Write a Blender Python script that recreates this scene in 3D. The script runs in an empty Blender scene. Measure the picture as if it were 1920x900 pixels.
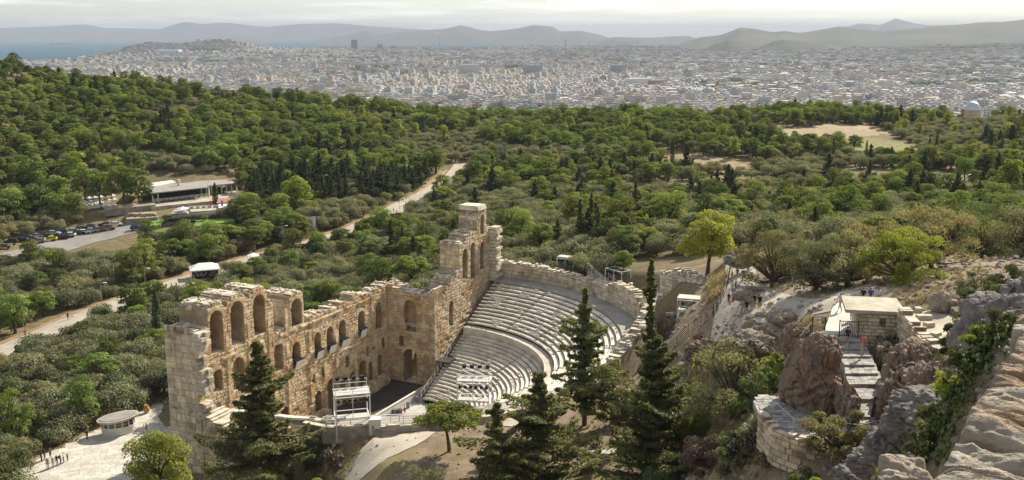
import bpy, bmesh, math, random
import numpy as np
from mathutils import Vector, Matrix
# ------------------------------------------------------------------ camera, world, sun, exposure
SC = bpy.context.scene
COL = SC.collection
F = 1900.0; TP = 386.0/F; PITCH = math.atan(TP); CP, SP = math.cos(PITCH), math.sin(PITCH); H = 65.0
cam_d = bpy.data.cameras.new('camera'); cam = bpy.data.objects.new('camera', cam_d); COL.objects.link(cam)
cam_d.sensor_width = 36; cam_d.lens = 36*F/1920; cam_d.clip_start = .5; cam_d.clip_end = 200000
cam.location = (0, 0, H); cam.rotation_euler = (math.pi/2-PITCH, 0, 0)
SC.camera = cam
SUN_AZ = math.radians(37); SUN_EL = math.radians(35)      # azimuth clockwise from the view direction (+Y)
W = bpy.data.worlds.new('World'); SC.world = W; W.use_nodes = True
def world():
    nt = W.node_tree; N = nt.nodes; L = nt.links
    bg = N['Background']; bg.inputs['Strength'].default_value = .068
    sky = N.new('ShaderNodeTexSky'); sky.sky_type = 'NISHITA'; sky.sun_disc = False
    sky.sun_elevation = SUN_EL; sky.sun_rotation = SUN_AZ; sky.altitude = 150
    sky.air_density = 1.0; sky.dust_density = .35; sky.ozone_density = .8
    tc = N.new('ShaderNodeTexCoord'); mp = N.new('ShaderNodeMapping'); mp.inputs['Scale'].default_value = (2.2, 2.2, 34)
    no = N.new('ShaderNodeTexNoise'); no.inputs['Scale'].default_value = 2.2; no.inputs['Detail'].default_value = 9
    no.inputs['Roughness'].default_value = .62; no.inputs['Distortion'].default_value = .25
    rp = N.new('ShaderNodeValToRGB'); rp.color_ramp.elements[0].position = .46; rp.color_ramp.elements[1].position = .72
    rp.color_ramp.elements[1].color = (.62, .62, .62, 1)
    mx = N.new('ShaderNodeMix'); mx.data_type = 'RGBA'; mx.inputs['B'].default_value = (19, 18.6, 17.6, 1)
    hs = N.new('ShaderNodeHueSaturation'); hs.inputs['Saturation'].default_value = .62
    L.new(tc.outputs['Generated'], mp.inputs[0]); L.new(mp.outputs[0], no.inputs['Vector']); L.new(no.outputs[0], rp.inputs[0])
    L.new(rp.outputs[0], mx.inputs['Factor']); L.new(sky.outputs[0], hs.inputs['Color']); L.new(hs.outputs[0], mx.inputs['A'])
    L.new(mx.outputs['Result'], bg.inputs['Color'])
world()
sd = bpy.data.lights.new('sun', 'SUN'); sd.energy = 4.8; sd.angle = math.radians(.53); sd.color = (1, .92, .76)
sun = bpy.data.objects.new('sun', sd); COL.objects.link(sun); sun.location = (0, 0, 300)
sun.rotation_euler = Vector((-math.sin(SUN_AZ)*math.cos(SUN_EL), -math.cos(SUN_AZ)*math.cos(SUN_EL), -math.sin(SUN_EL))).to_track_quat('-Z', 'Y').to_euler()
SC.view_settings.view_transform = 'Standard'; SC.view_settings.look = 'None'; SC.view_settings.exposure = .90; SC.view_settings.gamma = 1
SC.render.engine = 'CYCLES'
cy = SC.cycles; cy.use_denoising = True; cy.max_bounces = 6; cy.diffuse_bounces = 3; cy.transmission_bounces = 4; cy.volume_bounces = 0
cy.transparent_max_bounces = 6; cy.caustics_reflective = False; cy.caustics_refractive = False
# ------------------------------------------------------------------ helpers
R0 = np.random.RandomState(7); RND = random.Random(11)
def ray(px, py):
    u = (px-960)/F; v = (py-450)/F
    return np.array([u, CP-v*SP, -(SP+v*CP)])
def P(px, py, z): r = ray(px, py); t = (z-H)/r[2]; return np.array([0, 0, H])+r*t
def PD(px, py, d): r = ray(px, py); return np.array([0, 0, H])+r*(d/r[1])
def proj(x, y, z):
    z = z-H; dep = y*CP-z*SP; up = y*SP+z*CP
    dep = np.where(dep < .1, .1, dep)
    return 960+F*x/dep, 450-F*up/dep
def inpoly(px, py, poly):
    px = np.asarray(px, float); py = np.asarray(py, float); r = np.zeros(px.shape, bool); n = len(poly)
    for i in range(n):
        x1, y1 = poly[i]; x2, y2 = poly[(i+1) % n]
        if y1 == y2: continue
        c = ((y1 > py) != (y2 > py)) & (px < (x2-x1)*(py-y1)/(y2-y1)+x1); r ^= c
    return r
def hsh(ix, iy, s=0):
    h = (ix.astype(np.int64)*374761393+iy.astype(np.int64)*668265263+s*982451653) & 0x7fffffff
    h = ((h ^ (h >> 13))*1274126177) & 0x7fffffff
    return ((h ^ (h >> 16)) & 0xffff)/65535.0
def vnoise(x, y, s=0):
    x = np.asarray(x, float); y = np.asarray(y, float)
    ix = np.floor(x); iy = np.floor(y); fx = x-ix; fy = y-iy; fx = fx*fx*(3-2*fx); fy = fy*fy*(3-2*fy)
    a = hsh(ix, iy, s); b = hsh(ix+1, iy, s); c = hsh(ix, iy+1, s); d = hsh(ix+1, iy+1, s)
    return (a*(1-fx)+b*fx)*(1-fy)+(c*(1-fx)+d*fx)*fy
def fbm(x, y, o=4, s=0):
    r = 0; a = .5
    for k in range(o): r = r+a*(vnoise(x*2**k, y*2**k, s+k)-.5); a *= .5
    return r
def link(o, parent=None):
    COL.objects.link(o)
    if parent is not None: o.parent = parent
    return o
def tag(o, label=None, cat=None, group=None, kind=None):
    if label: o['label'] = label
    if cat: o['category'] = cat
    if group: o['group'] = group
    if kind: o['kind'] = kind
    return o
def thing(name, label, cat, loc=(0, 0, 0), rz=0, group=None):
    o = bpy.data.objects.new(name, None); o.location = loc; o.rotation_euler = (0, 0, rz); o.empty_display_size = .5
    link(o); return tag(o, label, cat, group)
def arr_mesh(name, v, f, mats=(), fm=None, col=None, smooth=False):
    """v (n,3), f (m,3|4) numpy arrays; col (m,3) per face"""
    v = np.asarray(v, np.float32); f = np.asarray(f, np.int32); k = f.shape[1]; m = len(f)
    me = bpy.data.meshes.new(name); me.vertices.add(len(v)); me.vertices.foreach_set('co', v.ravel())
    me.loops.add(m*k); me.loops.foreach_set('vertex_index', f.ravel())
    me.polygons.add(m); me.polygons.foreach_set('loop_start', np.arange(0, m*k, k, dtype=np.int32))
    for q in mats: me.materials.append(q)
    if fm is not None: me.polygons.foreach_set('material_index', np.asarray(fm, np.int32))
    if col is not None:
        a = me.attributes.new('Col', 'FLOAT_COLOR', 'FACE'); c = np.ones((m, 4), np.float32); c[:, :3] = col; a.data.foreach_set('color', c.ravel())
    me.polygons.foreach_set('use_smooth', np.full(m, smooth, bool))
    me.update(calc_edges=True); me.validate(); return me
class MB:
    def __init__(s): s.v = []; s.f = []; s.m = []; s.c = []
    def add(s, vs, fs, m=0, c=(1, 1, 1)):
        b = len(s.v); s.v += [tuple(map(float, q)) for q in vs]
        for f in fs: s.f.append([b+i for i in f]); s.m.append(m); s.c.append(c)
        return s
    def hexa(s, p, m=0, c=(1, 1, 1), bottom=True):   # p: 4 bottom ccw, 4 top
        fs = [(4, 5, 6, 7), (0, 1, 5, 4), (1, 2, 6, 5), (2, 3, 7, 6), (3, 0, 4, 7)]
        if bottom: fs.append((3, 2, 1, 0))
        return s.add(p, fs, m, c)
    def box(s, c, d, rz=0, m=0, col=(1, 1, 1), ax=None, taper=1):
        x, y, z = d[0]/2, d[1]/2, d[2]/2; q = [(-x, -y, -z), (x, -y, -z), (x, y, -z), (-x, y, -z)]
        q += [(a*taper, b*taper, z) for a, b, _ in q]
        M = Matrix.Rotation(rz, 3, 'Z') if ax is None else ax
        return s.hexa([Vector(c)+M @ Vector(t) for t in q], m, col)
    def bar(s, a, b, w, h=None, m=0, col=(1, 1, 1)):
        a = Vector(a); b = Vector(b); d = b-a
        if d.length < 1e-6: return s
        ax = d.to_track_quat('Z', 'Y').to_matrix()
        return s.box((a+b)/2, (w, h or w, d.length), 0, m, col, ax)
    def tube(s, pts, rad, n=6, m=0, col=(1, 1, 1), cap=True):
        pts = [Vector(p) for p in pts]; rad = [rad]*len(pts) if np.isscalar(rad) else rad; rings = []; b0 = len(s.v)
        for i, p in enumerate(pts):
            t = (pts[min(i+1, len(pts)-1)]-pts[max(i-1, 0)]); ax = t.to_track_quat('Z', 'Y').to_matrix() if t.length > 1e-9 else Matrix.Identity(3)
            rings.append([p+ax @ Vector((math.cos(2*math.pi*k/n)*rad[i], math.sin(2*math.pi*k/n)*rad[i], 0)) for k in range(n)])
        vs = [q for r in rings for q in r]; fs = []
        for i in range(len(pts)-1):
            for k in range(n): fs.append((i*n+k, i*n+(k+1) % n, (i+1)*n+(k+1) % n, (i+1)*n+k))
        if cap: fs.append(tuple(range((len(pts)-1)*n, len(pts)*n))); fs.append(tuple(range(n-1, -1, -1)))
        return s.add(vs, fs, m, col)
    def prism(s, poly, z0, z1, m=0, col=(1, 1, 1)):
        n = len(poly); vs = [(x, y, z0) for x, y in poly]+[(x, y, z1) for x, y in poly]
        ar = sum(poly[i][0]*poly[(i+1) % n][1]-poly[(i+1) % n][0]*poly[i][1] for i in range(n))
        if ar < 0: vs = vs[:n][::-1]+vs[n:][::-1]
        return s.add(vs, [tuple(range(n, 2*n)), tuple(range(n-1, -1, -1))]+[(i, (i+1) % n, n+(i+1) % n, n+i) for i in range(n)], m, col)
    def ball(s, c, r, nu=8, nv=5, m=0, col=(1, 1, 1)):
        r = (r, r, r) if np.isscalar(r) else r; vs = [(c[0], c[1], c[2]-r[2])]; fs = []
        for j in range(1, nv):
            t = math.pi*j/nv
            for i in range(nu): p = 2*math.pi*i/nu; vs.append((c[0]+r[0]*math.sin(t)*math.cos(p), c[1]+r[1]*math.sin(t)*math.sin(p), c[2]-r[2]*math.cos(t)))
        vs.append((c[0], c[1], c[2]+r[2])); e = len(vs)-1
        for i in range(nu): fs.append((0, 1+(i+1) % nu, 1+i)); fs.append((e, e-nu+i, e-nu+(i+1) % nu))
        for j in range(nv-2):
            for i in range(nu): a = 1+j*nu; fs.append((a+i, a+(i+1) % nu, a+nu+(i+1) % nu, a+nu+i))
        return s.add(vs, fs, m, col)
    def mesh(s, name, mats, off=(0, 0, 0), smooth=False):
        me = bpy.data.meshes.new(name); o = off
        me.from_pydata([(x-o[0], y-o[1], z-o[2]) for x, y, z in s.v], [], s.f)
        for q in (mats if isinstance(mats, (list, tuple)) else [mats]): me.materials.append(q)
        me.polygons.foreach_set('material_index', s.m)
        a = me.attributes.new('Col', 'FLOAT_COLOR', 'FACE'); c = np.ones((len(s.f), 4), np.float32); c[:, :3] = s.c; a.data.foreach_set('color', c.ravel())
        if smooth: me.polygons.foreach_set('use_smooth', [True]*len(s.f))
        me.update(); return me
    def build(s, name, mats, parent=None, smooth=False, world=True):
        off = parent.location if (parent is not None and world) else (0, 0, 0)
        if world and parent is not None and parent.parent is not None: off = Vector(off)+parent.parent.location
        return link(bpy.data.objects.new(name, s.mesh(name, mats, off, smooth)), parent)
def copy_tree(src, loc, rz=0, sc=None, label=None, group=None, cat=None, name=None):
    o = src.copy(); link(o); o.location = loc; o.rotation_euler = (0, 0, rz)
    if sc is not None: o.scale = (sc, sc, sc) if np.isscalar(sc) else sc
    if label: o['label'] = label
    if group: o['group'] = group
    if cat: o['category'] = cat
    for ch in src.children:
        c = ch.copy(); link(c, o)
        for g in ch.children: link(g.copy(), c)
    return o
# ------------------------------------------------------------------ materials
def mat(name, c1, c2=None, scale=3, rough=.85, bump=.0, bscale=None, detail=5, attr=False, coord='Object', lo=.35, hi=.65, objrand=0, spec=.2, metal=0, c3=None, s3=.4):
    m = bpy.data.materials.new(name); m.use_nodes = True; nt = m.node_tree; N = nt.nodes; L = nt.links; b = N['Principled BSDF']
    b.inputs['Roughness'].default_value = rough; b.inputs['Specular IOR Level'].default_value = spec; b.inputs['Metallic'].default_value = metal
    c1 = (*c1, 1); out = None
    tc = N.new('ShaderNodeTexCoord')
    if coord == 'World':
        g = N.new('ShaderNodeNewGeometry'); co = g.outputs['Position']
    else: co = tc.outputs[coord]
    def noise(sc, det=detail):
        n = N.new('ShaderNodeTexNoise'); n.inputs['Scale'].default_value = sc; n.inputs['Detail'].default_value = det; n.inputs['Roughness'].default_value = .6
        L.new(co, n.inputs['Vector']); return n
    if c2 is not None:
        n = noise(scale); r = N.new('ShaderNodeValToRGB'); r.color_ramp.elements[0].position = lo; r.color_ramp.elements[1].position = hi
        r.color_ramp.elements[0].color = c1; r.color_ramp.elements[1].color = (*c2, 1); L.new(n.outputs[0], r.inputs[0]); out = r.outputs[0]
        if c3 is not None:
            n3 = noise(s3, 6); r3 = N.new('ShaderNodeValToRGB'); r3.color_ramp.elements[0].position = .48; r3.color_ramp.elements[1].position = .66; L.new(n3.outputs[0], r3.inputs[0])
            x = N.new('ShaderNodeMix'); x.data_type = 'RGBA'; L.new(r3.outputs[0], x.inputs['Factor']); L.new(out, x.inputs['A']); x.inputs['B'].default_value = (*c3, 1); out = x.outputs['Result']
    else:
        g = N.new('ShaderNodeRGB'); g.outputs[0].default_value = c1; out = g.outputs[0]
    if attr:
        a = N.new('ShaderNodeAttribute'); a.attribute_name = 'Col'; x = N.new('ShaderNodeMix'); x.data_type = 'RGBA'; x.blend_type = 'MULTIPLY'; x.inputs['Factor'].default_value = 1
        L.new(out, x.inputs['A']); L.new(a.outputs['Color'], x.inputs['B']); out = x.outputs['Result']
    if objrand:
        oi = N.new('ShaderNodeObjectInfo'); mr = N.new('ShaderNodeMapRange'); mr.inputs['To Min'].default_value = 1-objrand; mr.inputs['To Max'].default_value = 1+objrand
        L.new(oi.outputs['Random'], mr.inputs['Value']); hs = N.new('ShaderNodeHueSaturation'); L.new(mr.outputs[0], hs.inputs['Value']); L.new(out, hs.inputs['Color']); out = hs.outputs[0]
    L.new(out, b.inputs['Base Color'])
    if bump:
        nb = noise(bscale or scale*4, 8); bp = N.new('ShaderNodeBump'); bp.inputs['Strength'].default_value = min(bump, 1); bp.inputs['Distance'].default_value = .1*max(bump, 1)
        L.new(nb.outputs[0], bp.inputs['Height']); L.new(bp.outputs[0], b.inputs['Normal'])
    return m
def leafmat(name, dark, light, trans=.4, hue=.03, val=.3, scale=.35):
    m = bpy.data.materials.new(name); m.use_nodes = True; nt = m.node_tree; N = nt.nodes; L = nt.links; N.remove(N['Principled BSDF'])
    oi = N.new('ShaderNodeObjectInfo'); g = N.new('ShaderNodeNewGeometry'); n = N.new('ShaderNodeTexNoise'); n.inputs['Scale'].default_value = scale; n.inputs['Detail'].default_value = 3
    L.new(g.outputs['Position'], n.inputs['Vector'])
    at = N.new('ShaderNodeAttribute'); at.attribute_name = 'Col'
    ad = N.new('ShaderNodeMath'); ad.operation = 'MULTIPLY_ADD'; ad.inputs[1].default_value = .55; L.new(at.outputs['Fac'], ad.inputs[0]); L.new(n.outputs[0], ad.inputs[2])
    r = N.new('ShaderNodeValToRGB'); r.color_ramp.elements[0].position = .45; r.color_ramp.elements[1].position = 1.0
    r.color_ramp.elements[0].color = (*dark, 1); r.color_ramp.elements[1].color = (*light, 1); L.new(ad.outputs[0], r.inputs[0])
    hs = N.new('ShaderNodeHueSaturation')
    for sock, a, b in (('Hue', .5-hue, .5+hue), ('Value', 1-val, 1+val)):
        w = N.new('ShaderNodeTexWhiteNoise'); w.noise_dimensions = '1D'; w2 = N.new('ShaderNodeMath'); w2.operation = 'MULTIPLY'; w2.inputs[1].default_value = 37.7 if sock == 'Hue' else 91.3
        L.new(oi.outputs['Random'], w2.inputs[0]); L.new(w2.outputs[0], w.inputs['W'])
        mr = N.new('ShaderNodeMapRange'); mr.inputs['To Min'].default_value = a; mr.inputs['To Max'].default_value = b; L.new(w.outputs['Value'], mr.inputs['Value']); L.new(mr.outputs[0], hs.inputs[sock])
    L.new(r.outputs[0], hs.inputs['Color'])
    d = N.new('ShaderNodeBsdfDiffuse'); t = N.new('ShaderNodeBsdfTranslucent'); x = N.new('ShaderNodeMixShader'); x.inputs[0].default_value = trans
    tcn = N.new('ShaderNodeMix'); tcn.data_type = 'RGBA'; tcn.blend_type = 'MULTIPLY'; tcn.inputs['Factor'].default_value = 1; tcn.inputs['B'].default_value = (1.55, 1.5, .75, 1)
    L.new(hs.outputs[0], d.inputs['Color']); L.new(hs.outputs[0], tcn.inputs['A']); L.new(tcn.outputs['Result'], t.inputs['Color'])
    L.new(d.outputs[0], x.inputs[1]); L.new(t.outputs[0], x.inputs[2])
    gl = N.new('ShaderNodeBsdfGlossy'); gl.inputs['Roughness'].default_value = .55; gl.inputs['Color'].default_value = (.8, .8, .75, 1); y = N.new('ShaderNodeMixShader'); y.inputs[0].default_value = .03
    L.new(x.outputs[0], y.inputs[1]); L.new(gl.outputs[0], y.inputs[2]); L.new(y.outputs[0], N['Material Output'].inputs['Surface'])
    return m
M = {}
M['wall'] = mat('warm_limestone', (.40, .295, .18), (.66, .53, .36), .9, .92, .9, 2.6, 8, True, 'World', .3, .68, c3=(.42, .26, .13), s3=.3)
M['pale'] = mat('weathered_marble', (.45, .39, .30), (.70, .63, .51), .8, .9, .8, 3, 8, True, 'World', .3, .68, c3=(.33, .27, .20), s3=.5)
M['joint'] = mat('mortar', (.20, .145, .09), (.30, .23, .15), 1.2, .95, .5, 4, 4, False, 'World')
M['seat'] = mat('seat_marble', (.60, .55, .465), (.75, .70, .60), .7, .75, .3, 5, 8, True, 'World', .3, .7, c3=(.50, .45, .375), s3=.25)
M['seatgap'] = mat('seat_gap', (.42, .385, .325), (.52, .475, .40), 1.5, .9, .3, 4, 4, False, 'World')
M['stage'] = mat('stage_boards', (.060, .049, .046), (.08, .066, .062), 1, .8, .1, 9, 3, True, 'World')
M['orch'] = mat('orchestra_paving', (.35, .33, .31), (.5, .48, .45), .6, .8, .2, 5, 5, True, 'World')
M['rock'] = mat('brown_rock', (.13, .097, .074), (.33, .255, .195), .6, .95, 2.2, 2.2, 11, False, 'World', .3, .7, c3=(.25, .155, .10), s3=.3)
M['rockpale'] = mat('pale_rock', (.17, .14, .11), (.38, .325, .26), .6, .95, 2.0, 2.2, 10, False, 'World', .3, .7)
M['greyrock'] = mat('grey_cliff', (.11, .097, .09), (.27, .245, .225), .9, .95, 2.0, 2.8, 10, False, 'World', .3, .7)
M['parapet'] = mat('parapet_stone', (.33, .285, .225), (.60, .54, .45), 3.2, .95, 2.0, 9, 12, True, 'World', .32, .66, c3=(.40, .29, .19), s3=1.5)
M['pave'] = mat('pale_paving', (.44, .41, .36), (.56, .53, .47), .35, .85, .1, 3, 6, True, 'World')
M['cobble'] = mat('grey_cobble', (.22, .205, .19), (.42, .40, .37), 1.6, .85, .9, 5, 6, True, 'World')
M['gravel'] = mat('path_gravel', (.40, .355, .29), (.50, .45, .38), 1.2, .95, .4, 8, 8, False, 'World', c3=(.34, .29, .22), s3=.3)
M['asphalt'] = mat('road_asphalt', (.21, .195, .18), (.27, .25, .23), .3, .9, .1, 6, 5, False, 'World')
M['soil'] = mat('dry_soil', (.16, .115, .075), (.27, .205, .14), .5, .97, .6, 4, 8, True, 'World', c3=(.20, .17, .075), s3=.18)
M['bark'] = mat('bark', (.07, .05, .035), (.15, .115, .085), 4, .95, .6, 14, 5)
M['white'] = mat('white_paint', (.66, .65, .63), (.76, .75, .72), 3, .6, .0, coord='World')
M['rig'] = mat('rig_sheet', (.42, .40, .37), (.52, .50, .46), 2, .7, coord='World')
M['canvas'] = mat('white_canvas', (.72, .72, .70), (.80, .80, .78), 2, .8, .2, 6, coord='World')
M['metal'] = mat('galvanised_metal', (.30, .30, .29), (.40, .40, .39), 3, .5, 0, metal=.5)
M['dark'] = mat('dark_metal', (.035, .035, .038), (.055, .053, .055), 5, .55)
M['black'] = mat('black_lamp', (.02, .02, .022), None, rough=.5)
M['green_rail'] = mat('green_rail', (.03, .08, .05), None, rough=.5)
M['glass'] = mat('dark_glass', (.03, .035, .04), None, rough=.12, spec=.6)
M['concrete'] = mat('concrete', (.36, .32, .25), (.50, .46, .37), 1.1, .92, .4, 6, 7, False, 'World', c3=(.30, .24, .17), s3=.4)
M['cream'] = mat('cream_render', (.56, .53, .46), (.64, .61, .54), 1, .85, .1, 7)
M['brownroof'] = mat('grey_brown_roof', (.24, .22, .20), (.32, .30, .27), .5, .85, .1, 5, coord='World')
M['wood'] = mat('timber', (.16, .10, .06), (.24, .16, .10), 3, .8, .2, 12)
M['any'] = mat('painted', (.8, .8, .8), None, rough=.6, attr=True)
M['carpaint'] = mat('car_paint', (.8, .8, .8), None, rough=.25, attr=True, spec=.5)
M['city'] = mat('rendered_facade', (.80, .80, .80), (.92, .92, .92), .02, .9, 0, attr=True, coord='World')
M['lawn'] = mat('lawn', (.10, .19, .03), (.17, .27, .05), .8, .95, .3, 9, coord='World')
M['straw'] = mat('dry_grass', (.42, .33, .15), (.58, .48, .26), 2, .9)
M['olive'] = leafmat('olive_leaves', (.062, .070, .040), (.205, .215, .125), .26, .016, .3)
M['olivedry'] = leafmat('dusty_leaves', (.09, .085, .045), (.235, .22, .12), .34, .02, .25, .8)
M['pine'] = leafmat('pine_needles', (.024, .040, .011), (.175, .22, .042), .30, .02, .42)
M['lime'] = leafmat('bright_leaves', (.065, .092, .014), (.23, .265, .045), .45, .02, .2)
M['dkgreen'] = leafmat('dark_leaves', (.034, .046, .02), (.105, .13, .050), .33, .018, .3)
M['cypress'] = leafmat('cypress_leaves', (.030, .042, .018), (.085, .10, .042), .22, .02, .25)
M['conifer'] = leafmat('conifer_sprays', (.048, .057, .023), (.19, .198, .078), .36, .015, .15, 1.0)
M['purple'] = leafmat('bare_twigs', (.085, .055, .050), (.15, .10, .085), .2, .02, .2)
M['cactus'] = mat('cactus_skin', (.07, .105, .035), (.135, .17, .06), 3, .55, .2, 10, objrand=.3)
# ------------------------------------------------------------------ terrain
CTRL = [ # px, py, z of the ground seen there
 (50,880,1),(250,810,1),(165,600,1),(330,535,1),(480,490,1),(600,455,2),(720,410,3),(770,380,4),(840,335,6),(380,520,1),(130,440,2),(0,480,1),(350,400,5),(250,385,6),(450,380,5),(550,370,5),
 (0,600,0),(0,700,0),(200,700,1),(0,850,1),(400,870,2),(450,895,4),(650,540,1),(800,450,4),(900,400,6),(1000,440,12),(1000,385,9),(1100,465,18),(1200,465,20),(1300,440,20),(1300,390,13),(1500,400,14),(1500,450,22),
 (1700,400,13),(1700,450,22),(1900,405,12),(1900,455,25),(1400,480,27),(1600,490,31),(1800,490,34),
 (500,330,8),(300,335,10),(100,375,6),(0,395,6),(700,340,7),(960,352,8),(1200,372,9),(1700,380,12),(1450,378,11),
 (100,250,22),(100,180,36),(0,128,49),(100,143,44),(200,160,37),(300,174,30),(450,186,26),(600,194,23),(750,217,17),(850,240,12),(920,232,12),(1060,224,16),(1200,226,14),(1400,222,15),(1550,212,17),(1820,226,14),(1920,226,14),
 (1200,290,13),(1500,300,12),(1550,255,16),(1650,280,14),(1800,290,13),(1000,290,12),(850,290,8),(700,260,14),(500,260,17),(300,250,22),
 (720,880,15.6),(600,890,10),(760,815,16),(640,812,15.2),(700,812,15.7),(625,850,13.6),(665,870,14),(700,850,15.4),(590,830,13),(900,890,17),(1100,850,18),(1100,800,17.5),(1000,800,16.5),(1300,800,23),(1300,700,24),(1200,720,19),(1250,665,22),(1350,640,30),(1330,685,27),(1400,600,36.5),(1400,560,36),
 (1395,520,32),(1380,480,28.5),(1320,530,25),(1450,560,37),(1500,600,38),(1470,650,35),(1440,720,34),(1480,790,38.4),(1560,815,38.4),(1420,760,37.5),(1480,880,36),(1400,800,32),(1400,880,33),(1300,880,25),
 (1587,640,40),(1600,545,40),(1830,520,42),(1780,600,42),(1720,640,40.5),(1700,800,49.5),(1800,700,55.5),(1600,880,44.5),(1560,900,42),(1880,600,57),(1900,545,50)]
POL = [ # azimuth deg, distance, z
 (18.8,57,37.3),(16.5,56,36.6),(20.5,58,38.2),(19.2,64,37.8),(20.8,68,38.3),(22,72,39),(20.5,52,40.5),(17,50,38.5),(0,5,50),(0,15,42),(0,30,34),(0,50,27),(0,75,20),(-25,5,50),(-25,30,28),(-25,60,12),(-25,100,2),(-12,30,32),(-12,60,20),(-12,95,8),(14,30,38),(14,50,31),(22,5,54),(22,10,52),(40,5,58),(40,20,58),(40,60,52),(40,110,46),(40,220,28),(40,400,16),
 (-40,60,8),(-40,130,0),(-40,300,2),(-40,430,10),(-40,600,46),(-33,640,54),(40,640,18),(-60,200,0),(60,200,30),(-60,640,40),(60,640,20)]
for az in (-60,-30,-22,-15,-8,0,8,15,22,30,60): POL += [(az,840,-12),(az,1150,-44),(az,1700,-52),(az,3000,-60),(az,5000,-66)]
for az, a, b, c in ((-60,-92,-95,-95),(-30,-92,-95,-95),(-25,-90,-95,-95),(-21,-82,-88,-95),(-17,-80,-50,-95),(-13,-76,-62,-95),(-8,-68,-64,-95),(-4,-66,-60,-94),(0,-62,-48,-92),(4,-58,-50,-88),(8,-56,-48,-80),(12,-58,-42,-60),(17,-54,-24,-10),(22,-46,-12,20),(27,-40,10,60),(32,-40,20,80),(60,-40,20,80)):
    POL += [(az,6600,a),(az,8800,b),(az,11800,c)]
for az in (-60,0,60): POL.append((az,30000,-120)); POL.append((az,2.5,52))
_cp = []
for px, py, z in CTRL: q = P(px, py, z); _cp.append((math.atan2(q[0], q[1])*2.2, math.log(math.hypot(q[0], q[1])), z))
for az, d, z in POL: _cp.append((math.radians(az)*2.2, math.log(d), z))
_cp = np.array(_cp); _X = _cp[:, :2]
_K = np.hypot(_X[:, None, 0]-_X[None, :, 0], _X[:, None, 1]-_X[None, :, 1])
_n = len(_X); _A = np.zeros((_n+3, _n+3)); _A[:_n, :_n] = _K-np.eye(_n)*.004; _A[:_n, _n] = 1; _A[:_n, n2:=_n+1] = _X[:, 0]; _A[:_n, _n+2] = _X[:, 1]; _A[_n:, :_n] = _A[:_n, _n:].T
_wt = np.linalg.solve(_A, np.r_[_cp[:, 2], 0, 0, 0])
def rbf(a, l):
    a = np.asarray(a)*2.2; l = np.asarray(l); sh = a.shape; a = a.ravel(); l = l.ravel(); out = np.empty(a.shape)
    for i in range(0, len(a), 20000):
        s = slice(i, i+20000); out[s] = np.hypot(a[s, None]-_X[None, :, 0], l[s, None]-_X[None, :, 1]) @ _wt[:_n]+_wt[_n]+_wt[_n+1]*a[s]+_wt[_n+2]*l[s]
    return out.reshape(sh)
# theatre frame
WA = math.radians(26); WV = np.array([math.sin(WA), math.cos(WA)]); NV = np.array([WV[1], -WV[0]]); C0 = P(730, 715, 0)[:2]
CAV = C0-17.7*WV+11.5*NV; RIM = 43.0
def sn(x, y): # theatre coordinates: s toward the camera along the stage wall, t from the wall toward the seats
    dx = x-C0[0]; dy = y-C0[1]; return -(dx*WV[0]+dy*WV[1]), dx*NV[0]+dy*NV[1]
def xy(s, t): q = C0-s*WV+t*NV; return float(q[0]), float(q[1])
AZ = np.radians(np.r_[np.linspace(-180, -48, 34)[:-1], np.linspace(-48, -31, 40)[:-1], np.linspace(-31, 31, 420), np.linspace(31, 48, 40)[1:], np.linspace(48, 180, 34)[1:]])
LD = np.r_[np.linspace(math.log(2.5), math.log(40), 90)[:-1], np.linspace(math.log(40), math.log(400), 250)[:-1], np.linspace(math.log(400), math.log(900), 70)[:-1], np.linspace(math.log(900), math.log(40000), 105)]
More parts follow.
